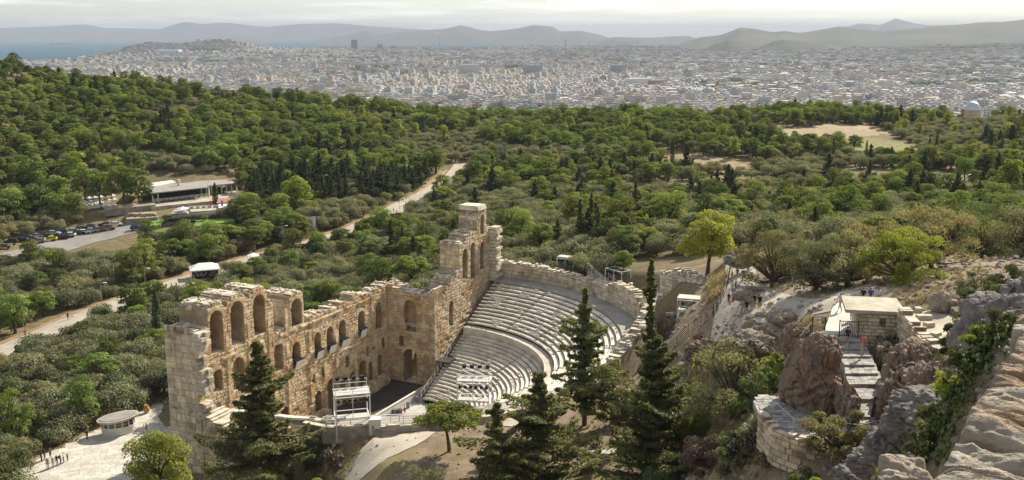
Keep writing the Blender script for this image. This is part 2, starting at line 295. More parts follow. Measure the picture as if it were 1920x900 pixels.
def terrain():
    A, Lg = np.meshgrid(AZ, LD, indexing='ij'); Ac = np.clip(A, -1.05, 1.05); Z = rbf(Ac, Lg)
    D = np.exp(Lg); X = D*np.sin(A); Y = D*np.cos(A)
    rough = np.clip((D-20)/100, 0, 1)*np.clip((40000-D)/30000, 0, 1)
    Z += fbm(X/45, Y/45, 5, 3)*2.2*rough*np.clip((D-180)/300, .12, 1)
    Z += fbm(X/6, Y/6, 4, 9)*.8*(D < 700)*np.clip(D/60, .2, 1)
    rk = (X > 26)*(D < 150)*np.clip((X-26)/8, 0, 1)*np.clip(D/40, .15, 1); Z += rk*((.35-np.abs(fbm(X/5, Y/5, 5, 77)))*1.6-.25)
    far = np.clip((D-5500)/2500, 0, 1)
    for px, d, h, wx, wd in ((330,7700,52,95,.10),(425,7850,60,55,.09),(270,7500,42,40,.05)):  # harbour hill
        a0 = math.atan((px-960)/F/1.02); Z += h*np.exp(-((A-a0)/(wx/1900))**2-((Lg-math.log(d))/wd)**2)*(Z > -110)
    S, T = sn(X, Y); r = np.hypot(X-CAV[0], Y-CAV[1]); inside = T > 9.0
    Z = np.where((r < 44.5) & inside, np.minimum(Z, np.where(r < 42, -1.5+np.clip((r-9)*.42, 0, 14), 15.5)), Z)
    near = (r >= 44.5) & (r < 50) & inside; Z = np.where(near & (Z > 17.5), Z*np.clip((r-44.5)/5.5, 0, 1)+16.2*(1-np.clip((r-44.5)/5.5, 0, 1)), Z)
    Z = np.where((S > -26) & (S < 49) & (T > -4.5) & (T <= 12), np.minimum(Z, -.4+0*Z), Z)
    qx, qy = proj(X, Y, 39.3); Z = np.where(inpoly(qx, qy, [(1535, 625), (1625, 625), (1655, 690), (1668, 720), (1645, 812), (1555, 812), (1572, 720)]) & (D > 52) & (D < 95) & (X > 10), np.minimum(Z, 38.2), Z)
    qx, qy = proj(X, Y, 38.45); Z = np.where(inpoly(qx, qy, [(1405, 750), (1450, 735), (1500, 765), (1660, 775), (1672, 805), (1650, 828), (1545, 838), (1450, 812), (1418, 780)]) & (D > 52) & (D < 85) & (X > 10), np.minimum(Z, 38.1), Z)
    return X, Y, Z
TX, TY, TZ = terrain()
def _fi(arr, v): i = np.clip(np.searchsorted(arr, v)-1, 0, len(arr)-2); return i, np.clip((v-arr[i])/(arr[i+1]-arr[i]), 0, 1)
def gz(x, y):
    x = np.asarray(x, float); y = np.asarray(y, float); i, u = _fi(AZ, np.arctan2(x, y)); j, v = _fi(LD, np.log(np.maximum(np.hypot(x, y), 2.6)))
    r = (TZ[i, j]*(1-u)+TZ[i+1, j]*u)*(1-v)+(TZ[i, j+1]*(1-u)+TZ[i+1, j+1]*u)*v
    return float(r) if r.ndim == 0 else r
_tt = np.exp(np.linspace(math.log(8), math.log(12000), 1500))
def G(px, py, zoff=0):
    """first point of the ground seen at a pixel"""
    r = ray(px, py); k = 1/math.hypot(r[0], r[1]); x = r[0]*_tt*k; y = r[1]*_tt*k; z = H+r[2]*_tt*k; g = gz(x, y)+zoff
    b = np.nonzero(z < g)[0]; i = b[0] if len(b) else len(_tt)-1
    return np.array([x[i], y[i], gz(x[i], y[i])])
def ground():
    na, nl = TX.shape; v = np.stack([TX, TY, TZ], -1).reshape(-1, 3); i, j = np.meshgrid(np.arange(na-1), np.arange(nl-1), indexing='ij'); k = i*nl+j
    f = np.stack([k, k+1, k+nl+1, k+nl], -1).reshape(-1, 4)[:, ::-1]
    c = v[f].mean(1); x, y, z = c.T; D = np.hypot(x, y); px, py = proj(x, y, z)
    col = np.ones((len(f), 3))*.95
    n = fbm(x/30, y/30, 4, 21)
    wood = (D > 180) & (D < 900); col[wood] = np.c_[.72+n[wood]*.5, .74+n[wood]*.5, .62+n[wood]*.4]
    for poly, cc in (([(1330,236),(1400,232),(1500,240),(1560,232),(1640,236),(1670,250),(1600,258),(1530,268),(1500,258),(1400,246)], (1.4,1.4,1.42)), ([(1560,262),(1640,258),(1730,275),(1740,296),(1690,305),(1600,285)], (.85,1.05,.6)),
                     ([(1250,280),(1330,285),(1400,310),(1390,330),(1320,325),(1240,300)], (1.15,1.12,1.1)), ([(520,270),(700,255),(690,285),(560,300)], (1.25,1.2,1.2)),
                     ([(120,140),(240,150),(230,165),(110,155)], (1.6,1.45,1.4)), ([(1760,215),(1850,218),(1840,232),(1755,232)], (1.9,1.8,1.7)), ([(1120,355),(1700,372),(1690,388),(1120,372)], (1.3,1.2,1.2))):
        s = inpoly(px, py, poly) & (D > 250) & (D < 900); col[s] = np.array(cc)*(1+n[s, None]*.5)
    s = inpoly(px, py, [(1390,470),(1470,560),(1560,600),(1900,600),(1920,500),(1700,510),(1450,500)]) & (D < 180); col[s] = np.array((1.0,1.02,1.08))*(1+n[s, None]*.9)
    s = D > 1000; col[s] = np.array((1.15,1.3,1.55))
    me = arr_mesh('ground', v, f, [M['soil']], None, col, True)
    tag(link(bpy.data.objects.new('ground', me)), 'dry brown earth of the hillsides and the city plain', None, None, 'structure')
ground()
def drape(name, pts, widths, mt, off=.12, step=2.0, nw=6, kind='structure', col=None, parent=None, label=None):
    """a strip laid on the ground along world points"""
    pts = np.array([p[:2] for p in pts]); seg = np.r_[0, np.cumsum(np.hypot(*np.diff(pts, axis=0).T))]; n = max(3, int(seg[-1]/step)); t = np.linspace(0, seg[-1], n)
    x = np.interp(t, seg, pts[:, 0]); y = np.interp(t, seg, pts[:, 1]); w = np.interp(t, seg, widths) if not np.isscalar(widths) else np.full(n, widths)
    for _ in range(8): x[1:-1] = (x[:-2]+2*x[1:-1]+x[2:])/4; y[1:-1] = (y[:-2]+2*y[1:-1]+y[2:])/4
    tx = np.gradient(x); ty = np.gradient(y); l = np.hypot(tx, ty); nx, ny = ty/l, -tx/l; k = np.linspace(-.5, .5, nw)
    X = x[:, None]+nx[:, None]*w[:, None]*k; Y = y[:, None]+ny[:, None]*w[:, None]*k; Z = gz(X, Y)
    Z = Z+off; v = np.stack([X, Y, Z], -1).reshape(-1, 3); i, j = np.meshgrid(np.arange(n-1), np.arange(nw-1), indexing='ij'); q = i*nw+j
    f = np.stack([q, q+1, q+nw+1, q+nw], -1).reshape(-1, 4)
    o = link(bpy.data.objects.new(name, arr_mesh(name, v, f, [mt], None, None if col is None else np.tile(col, (len(f), 1)), True)), parent)
    if kind: tag(o, label, None, None, kind)
    return o, np.stack([x, y], -1)
# ------------------------------------------------------------------ theatre
theatre = thing('theatre', 'ruined ancient stone theatre with arched stage wall and rising rows of marble seats', 'theatre', (float(C0[0]), float(C0[1]), 0))
POOL = {}     # piece name -> list of (score, part, verts, faces, colour, material)
def piece(kind, part, vs, fs, col, m, area, facing=1):
    c = np.mean(np.asarray(vs), 0); px, py = proj(*c); vis = -20 < px < 1940 and -20 < py < 920
    d2 = c[0]**2+c[1]**2+(c[2]-H)**2
    POOL.setdefault(kind, []).append((area/d2*facing*(1 if vis else .01), part, vs, fs, col, m))
def flush(kind, stuff_name, limit=300):
    L = sorted(POOL.pop(kind), key=lambda q: -q[0]); rest = {}
    for k, (sc, part, vs, fs, col, m) in enumerate(L):
        if k < limit:
            b = MB(); b.add(vs, fs, 0, col); b.build(kind, m, part)
        else: rest.setdefault((part.name, m.name), (part, m, MB()))[2].add(vs, fs, 0, col)
    for part, m, b in rest.values(): tag(b.build(stuff_name, m, part), kind='stuff')
CH = [(0, 1, 5, 4), (1, 2, 6, 5), (2, 3, 7, 6), (3, 0, 4, 7), (4, 5, 9, 8), (5, 6, 10, 9), (6, 7, 11, 10), (7, 4, 8, 11), (8, 9, 10, 11)]
def ophalf(o, z):
    s, w, z0, z1, arch = o[:5]; h = w/2
    if not arch: return h
    sp = z1-h
    return h if z <= sp else math.sqrt(max(0, h*h-(z-sp)**2))
def intervals(z0, z1, runs, ops):
    zm = (z0+z1)/2; act = sorted([(o[0], ophalf(o, max(z0, o[2])), ophalf(o, min(z1, o[3]))) for o in ops if o[2] <= zm <= o[3]]); out = []
    for a, b in runs:
        l0 = l1 = a
        for c, h0, h1 in act:
            if c+max(h0, h1) < a or c-max(h0, h1) > b: continue
            r0, r1 = min(max(c-h0, a), b), min(max(c-h1, a), b)
            if max(r0-l0, r1-l1) > .04: out.append((l0, r0, l1, r1))
            l0, l1 = min(max(c+h0, a), b), min(max(c+h1, a), b)
        if max(b-l0, b-l1) > .04: out.append((l0, b, l1, b))
    return out
def runs_at(z0, z1, s0, s1, top, zb, ds, ml=0):
    n = max(1, int((s1-s0)/ds)); g = np.linspace(s0, s1, n+1); out = []; cur = None
    for i in range(n):
        m = (g[i]+g[i+1])/2; ok = top(m) >= z1-.12 and zb(m) <= z0+.2
        if ok and cur is None: cur = g[i]
        if not ok and cur is not None: out.append((cur, g[i])); cur = None
    if cur is not None: out.append((cur, s1))
    if ml:
        o2 = []
        for a, b in out: k = max(1, int((b-a)/ml)); q = np.linspace(a, b, k+1); o2 += list(zip(q[:-1], q[1:]))
        out = o2
    return out
def wall(name, pt, s0, s1, zb, top, T, ops=(), D=1.3, ch=.55, bw=1.1, m='wall', topm='pale', seed=1, rough=.06, core=True, ds=.45, faces=True, flip=False, miss=.03, parent=None, tint=(1, 1, 1), kind='stone_block', fw=1.0, ml=0):
    rs = np.random.RandomState(seed); parent = parent or theatre
    zbf = zb if callable(zb) else (lambda s: zb); tpf = top if callable(top) else (lambda s: top)
    zlo = min(zbf(s) for s in np.linspace(s0, s1, 40)); zhi = max(tpf(s) for s in np.linspace(s0, s1, 160))
    b = MB(); thr = [o for o in ops if len(o) > 5 and o[5]]
    if core:
        z = zlo
        while z < zhi:
            z1 = min(z+.28, zhi); rn = runs_at(z, z1, s0, s1, tpf, zbf, ds, ml)
            for ta, tb, oo in (((.06, D, ops), (D, T, thr)) if ops and T > D else ((.06, T, ops),)):
                for l0, r0, l1, r1 in intervals(z, z1, rn, oo):
                    q = [(l0, ta, z), (r0, ta, z), (r0, tb, z), (l0, tb, z), (l1, ta, z1), (r1, ta, z1), (r1, tb, z1), (l1, tb, z1)]
                    v = [(*pt(s, t), zz) for s, t, zz in q]; k = .58+.12*rs.rand()
                    cc = (k*tint[0], k*tint[1], k*tint[2])
                    # subdivide long top faces so that the ruin's crown is stepped
                    fs = [(0, 1, 5, 4), (1, 2, 6, 5), (2, 3, 7, 6), (3, 0, 4, 7), (3, 2, 1, 0)]
                    if flip: fs = [f[::-1] for f in fs]
                    b.add(v, fs, 0, cc); b.add(v, [(4, 5, 6, 7) if not flip else (7, 6, 5, 4)], 1, (1, 1, 1))
            z = z1
    part = b.build(name, [M[m], M[topm]], parent) if core else parent
    if not faces: return part
    z = zlo
    while z < zhi-.15:
        h = ch*(.8+.45*rs.rand()); z1 = min(z+h, zhi); rn = runs_at(z, z1, s0, s1, tpf, zbf, ds)
        for l0, r0, l1, r1 in intervals(z, z1, rn, ops):
            a0, a1 = l0, l1; wid = max(r0-l0, r1-l1); cuts = []; x = min(l0, l1)
            while True:
                x += bw*(.55+1.0*rs.rand())
                if x > min(r0, r1)-.3: break
                if x > max(l0, l1)+.2: cuts.append(x)
            for e in cuts+[None]:
                e0, e1 = (r0, r1) if e is None else (e, e)
                miss_it = rs.rand() < miss; p = rough*(.15+rs.rand()); gap = .024+.022*rs.rand(); cf = .05+.05*rs.rand()
                if not miss_it and max(e0-a0, e1-a1) > .12:
                    tilt = (rs.rand(4)-.5)*rough*.7
                    base = [(a0+gap, z+gap), (e0-gap, z+gap), (e1-gap, z1-gap), (a1+gap, z1-gap)]
                    cx = sum(q[0] for q in base)/4; cz = sum(q[1] for q in base)/4
                    ring = lambda ts, inn: [(*pt(s+(cx-s)*inn[0], t), zz+(cz-zz)*inn[1]) for (s, zz), t in zip(base, ts)]
                    ww = max(e0-a0, e1-a1, .2); hh = z1-z; inn = (min(.3, cf*2/ww), min(.3, cf*2/hh))
                    vs = ring([.12]*4, (0, 0))+ring([-p+cf*.6]*4, (0, 0))+ring([-p+t for t in tilt], inn)
                    k = .80+.34*rs.rand(); w = 1+.10*(rs.rand()-.5); cc = (k*tint[0]*w, k*tint[1], k*tint[2]/w)
                    piece(kind, part, vs, CH if not flip else [f[::-1] for f in CH], cc, M[m], ww*hh, fw)
                a0, a1 = e0, e1
        z = z1
    return part
def rubble(part, pt, s0, s1, top, T, n, m='pale', seed=3, sz=.8):
    """loose stones along a ruined crown, joined"""
    rs = np.random.RandomState(seed); b = MB()
    for _ in range(n):
        s = s0+(s1-s0)*rs.rand(); t = .15+(T-.3)*rs.rand(); d = sz*(.5+.8*rs.rand(3))*(1, .7, .5); x, y = pt(s, t); k = .85+.25*rs.rand()
        ax = Matrix.Rotation(rs.rand()*6, 3, 'Z') @ Matrix.Rotation((rs.rand()-.5)*.5, 3, 'X')
        b.box((x, y, top(s)+d[2]*.25-.12), d, 0, 0, (k, k, k), ax, .85)
    tag(b.build('loose_stones', M[m], part), kind='stuff')
def ringstones(part, pt, o, rw=.5, n=13, m='wall', seed=5, flip=False):
    rs = np.random.RandomState(seed); s, w, z0, z1, _ = o[:5]; r = w/2; zc = z1-r
    for k in range(n):
        a0 = math.pi*k/n+.012; a1 = math.pi*(k+1)/n-.012; e = rw*(.85+.3*rs.rand())
        q = [(s-math.cos(a)*rr, zc+math.sin(a)*rr) for a, rr in ((a0, r), (a0, r+e), (a1, r+e), (a1, r))]; p = .10+.05*rs.rand()
        vs = [(*pt(u, .1), v) for u, v in q]+[(*pt(u, -p+.03), v) for u, v in q]; cu = sum(u for u, v in q)/4; cv = sum(v for u, v in q)/4
        vs += [(*pt(u+(cu-u)*.12, -p), v+(cv-v)*.12) for u, v in q]; kk = .9+.25*rs.rand()
        fs = [f[::-1] for f in CH] if not flip else CH
        piece('stone_block', part, vs, fs, (kk, kk, kk), M[m], r*.5, 1.2)
def pl(pts): # polyline function
    a = np.array(pts, float); return lambda s: float(np.interp(s, a[:, 0], a[:, 1]))
def dome(s, c, h, z, w): return z+h*math.sqrt(max(0, 1-((s-c)/w)**2))
rn_ = lambda s, k=1: .55*math.sin(s*1.9*k)+.4*math.sin(s*4.7*k+1)+.25*math.sin(s*9.1*k)
# stage wall: s runs along it toward the camera, t = 0 is the face toward the seats
fS = lambda s, t: xy(s, -t)
UP = [(45.6, 2.7, 18.9, 25.4, True, True), (41.1, 2.9, 18.9, 25.7, True, True), (36.1, 2.7, 19.0, 25.6, True, True), (27.0, 2.7, 17.9, 22.8, True, True)]
MID = [(46.0, 2.0, 13.0, 16.5, True, False), (41.4, 2.6, 12.0, 17.0, True, False), (36.7, 2.6, 12.6, 17.1, True, False), (32.0, 2.2, 12.0, 16.6, True, False), (27.5, 2.1, 11.2, 15.5, True, False)]
def topN(s):
    if s > 47.35: return 23.3+.3*rn_(s)
    if s > 43.55: return dome(s, 45.5, 1.6, 24.9, 1.95)
    if s > 38.8: return dome(s, 41.1, 1.7, 25.1, 2.35)
    if s > 34.1: return dome(s, 36.3, 1.7, 25.1, 2.25)
    if s > 32.7: return 23.6+.5*rn_(s, 2)
    if s > 28.7: return 18.3+.25*rn_(s)
    return dome(s, 26.8, 1.1, 22.7, 2.0)
near = wall('arched_wall', fS, 25.05, 50, lambda s: -.4, topN, 5.5, UP+MID+[(31, 2.2, 0, 5.5, True, False), (36, 1.6, 0, 5, True, False)], 1.5, .58, 1.05, seed=11, rough=.10, flip=True)
for o in UP+MID: ringstones(near, fS, o)
rubble(near, fS, 44, 49.8, topN, 5.5, 60, seed=4, sz=.9); rubble(near, fS, 25.1, 44, topN, 5.5, 150, seed=5, sz=.7)
SCN = [(21.7, 1.8, 11.2, 15.6, True), (18.2, 1.9, 11.2, 15.7, True), (14.6, 2.1, 11.4, 16.0, True), (8.7, 2.2, 11.5, 16.1, True), (3.0, 2.0, 11.1, 16.4, True),
       (18.5, 2.5, -.2, 6.3, True), (8.8, 2.5, .4, 6.8, True), (22.1, 1.7, .7, 5.3, True), (12.0, 1.5, 2.2, 5.7, True), (6.1, 1.2, 1.8, 6.0, False), (3.0, 1.4, 1.9, 6.1, False), (14.9, 1.4, 1.6, 5.6, True),
       (13.3, 1.2, 6.7, 8.8, False), (10.7, .9, 6.9, 8.6, False), (1.7, 1.2, 7.2, 9.2, False), (4.9, .8, 7.5, 9.1, False), (6.9, .8, 6.9, 9.0, True), (23.2, 1.0, 7.0, 8.5, False), (20.3, .9, 7.2, 8.8, False), (16.2, .8, 7.2, 8.9, True)]
topS = lambda s: pl([(-4, 18.3), (-2, 18.6), (0, 19.2), (2, 19.0), (5, 18.6), (8, 18.9), (9.5, 19.5), (11, 19.6), (12, 18.7), (15, 18.9), (18, 18.4), (22, 18.8), (24, 18.9), (25.05, 18.9)])(s)+.32*rn_(s)
sc = wall('stage_wall', fS, -.05, 25.05, -.4, topS, 2.6, SCN, 1.35, .52, .95, seed=12, rough=.10, flip=True)
for o in SCN[:7]: ringstones(sc, fS, o, .4, 11)
rubble(sc, fS, -3, 25, topS, 2.6, 130, seed=6, sz=.75)
# pilaster strips and a broken string course on the stage wall
b = MB(); rs = np.random.RandomState(31)
for s in (1.0, 5.2, 11.0, 16.5, 20.0, 23.9, 29.8, 34.0, 38.8, 43.6):
    z = rs.rand()*2; e = 10.2+(rs.rand()*8 if s < 25 else 11)
    while z < e:
        h = .5+.4*rs.rand()
        if rs.rand() < .8:
            w = .55+.25*rs.rand(); q = [(*xy(s-w/2, -.05), z), (*xy(s+w/2, -.05), z), (*xy(s+w/2, .16+.1*rs.rand()), z), (*xy(s-w/2, .16+.1*rs.rand()), z)]
            k = .9+.25*rs.rand(); b.hexa(q[::-1]+[(x, y, z+h-.03) for x, y, _ in q[::-1]], 0, (k, k, k))
        z += h
tag(b.build('pilaster_stones', M['wall'], sc), kind='stuff')
b = MB()
for zc in (10.3, 17.6):
    s = -.0
    while s < 49:
        w = .7+.8*rs.rand()
        if rs.rand() < .62 and not any(o[2] < zc < o[3] and abs(o[0]-s) < o[1]/2+w/2 for o in SCN+MID+UP) and topS(min(s, 25)) > zc+.5:
            q = [(*xy(s, -.05), zc), (*xy(s+w, -.05), zc), (*xy(s+w, .2+.12*rs.rand()), zc), (*xy(s, .2+.12*rs.rand()), zc)]
            k = .9+.25*rs.rand(); b.hexa(q[::-1]+[(x, y, zc+.26+.1*rs.rand()) for x, y, _ in q[::-1]], 0, (k, k, k))
        s += w+.02
tag(b.build('string_course', M['wall'], sc), kind='stuff')
# end face of the near tower, built of large ashlar blocks
fE = lambda s, t: xy(50.35-t, -5.6+s)
twr = wall('tower_face', fE, 0, 5.75, lambda s: 7.6, lambda s: 23.3+.25*rn_(s), .4, (), ch=.95, bw=1.25, m='pale', seed=21, tint=(1.06, 1.0, .90), rough=.05, miss=0, ds=.6, fw=1.6)
twl = wall('tower_foot', lambda s, t: xy(50.7-t, -6.3+s), 0, 7.2, 0, lambda s: 7.8 if s < 6.2 else 10.6, .8, (), ch=.95, bw=1.3, m='pale', seed=22, tint=(1.06, 1.0, .90), rough=.09, miss=.02, ds=.6, fw=1.6)
twb = wall('buttress', lambda s, t: xy(52.3-t, -7.4+s), 0, 2.6, -.3, lambda s: 5.6+.6*rn_(s) if s < 2.2 else 4.2, 2.2, (), ch=1.0, bw=1.1, m='pale', seed=23, tint=(1.06, 1.0, .90), rough=.16, miss=0, fw=1.6)
est = wall('wing_foundation', lambda s, t: xy(50.6-t, .9+s), 0, 13, 1, lambda s: pl([(0, 10.8), (3.5, 10.2), (4.4, 9.4), (7, 8.6), (9, 6.8), (13, 5.2)])(s)+.3*rn_(s), 4.4, (), ch=.8, bw=1.25, m='pale', seed=24, tint=(1.06, 1.0, .90), rough=.1, miss=.02, fw=1.4)
rubble(est, lambda s, t: xy(50.6-t, .9+s), 0, 8, lambda s: 10.2-.2*s, 4.2, 24, seed=8)
# broken inner corner of the tower
b = MB(); rs = np.random.RandomState(9)
for z in np.arange(10.8, 23.2, .62):
    for k in range(2):
        d = .9+.9*rs.rand()-(.5 if 17 < z < 21 else 0); s = 49.9-k*1.0; c = .8+.3*rs.rand()
        if rs.rand() < .85: b.box((*xy(s, d/2-.1), z+.3), (d, 1.0, .56), math.atan2(NV[1], NV[0])+(rs.rand()-.5)*.1, 0, (c, c, c), None, .97)
tag(b.build('broken_corner_stones', M['pale'], near), kind='stuff')
wall('arch_flank', lambda s, t: xy(28.9-t, -5.4+s), 0, 5.4, 18, lambda s: 22.8, .3, (), ch=.8, bw=1.1, m='pale', seed=25, rough=.05, fw=1.2)
# wing wall with its arched door, facing the camera
WNG = [(5.0, 2.8, 11.9, 16.6, True), (4.8, 3.2, .4, 7.1, True, True), (8.4, 1.4, 2.5, 6.7, True), (2.9, 1.0, 7.5, 9.3, False), (7.0, 1.0, 7.6, 9.6, False), (5.2, 2.4, 10.6, 11.5, False)]
topW = lambda s: pl([(0, 19.3), (2, 18.6), (4.5, 18.0), (7.3, 17.7), (8.2, 17.2), (9, 18.4), (10.4, 19.4)])(s)+.3*rn_(s, 1.7)
fW = lambda s, t: xy(-t, s)
wg = wall('wing_wall', fW, 0, 10.2, -.4, topW, 3.2, WNG, 1.3, .52, .95, seed=13, rough=.09, fw=1.3)
for o in WNG[:3]: ringstones(wg, fW, o, .45, 11, flip=True)
rubble(wg, fW, 0, 10, topW, 3.2, 45, seed=7)
# west flank that climbs to the tall pillar, facing the seats; s runs away from the camera
fD = lambda s, t: xy(-s, 10.2-t)
topD = lambda s: pl([(-1, 17.5), (0, 17.8), (2, 15.5), (3, 17.2), (5, 18.6), (7, 19.6), (8.8, 20.8), (9.4, 21.2), (9.6, 26.2), (12, 26.2), (13, 27.0), (15, 27.2), (16.9, 27.3), (17.1, 30.6), (18.3, 31.4), (20.4, 31.2), (20.8, 30.5), (21.2, 26.9), (24.4, 26.5), (25, 24)])(s)+.22*rn_(s, 1.6)
DOP = [(11.8, 1.9, 18.6, 24.6, True), (15.0, 1.9, 18.0, 25.2, True), (18.9, 1.7, 19.0, 24.6, True, True), (19.0, 1.5, 26.2, 30.2, True, True), (6.2, 1.5, 10.6, 15.6, True, True), (2.2, 2.6, .4, 5.4, True)]
fl = wall('flank_wall', fD, -.05, 25, -.4, topD, 4.0, DOP, 1.2, .6, 1.05, m='wall', seed=14, rough=.10, tint=(1.0, 1.04, 1.10))
for o in DOP: ringstones(fl, fD, o, .4, 11, flip=True)
rubble(fl, fD, 0, 24, topD, 4.0, 70, seed=12, sz=.85)
wall('pillar_face', lambda s, t: xy(-9.35-t, 6.1+s), 0, 4.1, 14, lambda s: 25.8+.4*rn_(s, 2), .3, (), ch=.8, bw=1.2, m='wall', seed=26, rough=.06, fw=1.5, tint=(1.05, 1.06, 1.08))
wall('pillar_face', lambda s, t: xy(-16.85-t, 6.1+s), 0, 4.1, 24, lambda s: 30.6+.3*rn_(s, 2), .3, (), ch=.85, bw=1.3, m='wall', seed=27, rough=.06, fw=1.6, tint=(1.08, 1.10, 1.14))
b = MB(); b.box((*xy(-18.7, 8.2), 31.6), (4.6, 3.6, .9), math.atan2(NV[1], NV[0]), 0, (1.05, 1.05, 1.05), None, .9); b.build('cap_stone', M['pale'], fl)
b = MB()
for k, z in enumerate(np.arange(16, 27, .7)):
    w = 1.6+.6*math.sin(k*2.3)*.6; b.box((*xy(-23.4, 10.2+w/2-.1), z+.33), (w, 2.4, .64 if k % 3 else .5), math.atan2(NV[1], NV[0]), 0, (1, 1, 1))
tag(b.build('toothed_stones', M['pale'], fl), kind='stuff')
# stage, orchestra, podium remains
b = MB()
for k in range(34): c = .85+.3*RND.random(); q = [xy(-.2+k*1.0, -.1), xy(.78+k*1.0, -.1), xy(.78+k*1.0, 9.4), xy(-.2+k*1.0, 9.4)]; b.prism([(x, y) for x, y in q], -.2, .55+.004*(k % 2), 0, (c, c, c))
b.build('stage_floor', M['stage'], theatre)
b = MB(); rs = np.random.RandomState(17)
for s0, s1, t0, t1, h in ((2.0, 5.2, .35, 1.7, 1.5), (5.4, 9.2, .35, 2.0, 1.7), (10.4, 14.0, .3, 1.6, 1.3), (19.9, 23.5, .3, 1.4, 1.2), (24, 30, .3, 1.6, 1.5)):
    s = s0
    while s < s1:
        w = .6+.7*rs.rand(); z = .5
        while z < .5+h*(.7+.4*rs.rand()):
            k = .8+.3*rs.rand(); q = [xy(s, t0), xy(s+w-.03, t0), xy(s+w-.03, t1-.3*rs.rand()), xy(s, t1-.3*rs.rand())]; b.prism(q, z, z+.47, 0, (k, k, k)); z += .5
        s += w
tag(b.build('podium_stones', M['wall'], theatre), kind='stuff')
b = MB(); q = [xy(-1.0, 6.4), xy(-3.0, 6.4), xy(-3.0, 9.6), xy(-1.0, 9.6)]
for a, z0, z1 in ((1.25, .5, .9), (1.12, .9, 1.6), (1.0, 1.6, 1.95)):
    cx = sum(x for x, y in q)/4; cyy = sum(y for x, y in q)/4; b.prism([(cx+(x-cx)*a+.9*-WV[0], cyy+(y-cyy)*a-.9*WV[1]) for x, y in q], z0, z1, 0, (1.0, 1.0, 1.0))
b.build('column_pedestal', M['wall'], theatre)
def cavp(r, th): q = CAV+r*(math.cos(th)*WV+math.sin(th)*NV); return float(q[0]), float(q[1])
b = MB(); n = 40
b.add([(*cavp(0, 0), .0)]+[(*cavp(10.6, math.pi*(k/n)), .0) for k in range(n+1)], [(0, k+1, k+2)[::-1] for k in range(n)], 0, (1, 1, 1)); b.prism([xy(36, 9.3), xy(-.5, 9.3), xy(-.5, 11.6), xy(36, 11.6)], -.3, -.004, 0, (1, 1, 1))
b.build('orchestra_floor', M['orch'], theatre)
b = MB(); b.prism([xy(-1, 9.45), xy(27, 9.45), xy(27, 9.7), xy(-1, 9.7)], -.1, 1.5); b.prism([xy(-1, 9.4), xy(27, 9.4), xy(27, 9.8), xy(-1, 9.8)], 1.5, 1.58)
b.build('stage_parapet', M['cream'], theatre)
b = MB()
for k in range(7): b.box((*xy(4+3.2*k, 10.6), .55), (.5, .5, 1.1), WA, 0, (.25, .25, .27)) if k % 3 else b.box((*xy(4+3.2*k, 10.4), .45), (1.6, .7, .9), WA, 0, (.2, .2, .22))
tag(b.build('stage_monitors', M['any'], theatre), kind='stuff')
# seats
bank = MB(); rs = np.random.RandomState(5); nT = 90
ROWS = [(10.9+.77*i, 1.0+.405*i, .77) for i in range(20)]+[(28.0+.93*i, 10.7+.47*i, .93) for i in range(12)]
AMAX = lambda r: math.acos(max(-1, -39.3/r))
def ring(r0, r1, z0, z1, m=0, c=(1, 1, 1), a0=0, a1=None, n=nT):
    a1 = AMAX(max(r0, r1 if r1 > 40 else r0)) if a1 is None else a1
    vs = []; fs = []
    for k in range(n+1):
        t = a0+(a1-a0)*k/n; vs += [(*cavp(r0, t), z0), (*cavp(r0, t), z1), (*cavp(r1, t), z1)]
    for k in range(n): a = k*3; fs += [(a, a+1, a+4, a+3), (a+1, a+2, a+5, a+4)]
    bank.add(vs, fs, m, c)
for r, z, dr in ROWS: ring(r, r+dr+.02, z-.42, z-.13)
ring(26.3, 26.55, 8.5, 10.0, 1, (.86, .85, .84)); ring(26.5, 28.05, 10.0, 9.98, 1, (.70, .69, .68))
ring(39.1, 43.1, 15.9, 16.3, 1, (.50, .50, .52)); ring(43.1, 43.12, 16.3, 13.0)
for a in (0,): # end wall of the bank
    pts = [(10.9, 0)]+[p for r, z, dr in ROWS for p in ((r, z-.15), (r+dr, z-.15))]+[(43, 16.2), (43, -1)]
    bank.add([(*cavp(r, a), z) for r, z in pts], [tuple(range(len(pts)))], 0, (1.3, 1.3, 1.3))
bank_o = bank.build('seat_bank', [M['seatgap'], M['seat']], theatre)
LOW = [math.radians(x) for x in (3, 38, 73, 107, 142, 177)]; UPS = [math.radians(x) for x in (2, 19.5, 37, 55, 72.5, 90, 107.5, 125, 143, 160.5, 178)]
steps = MB(); bumps = MB()
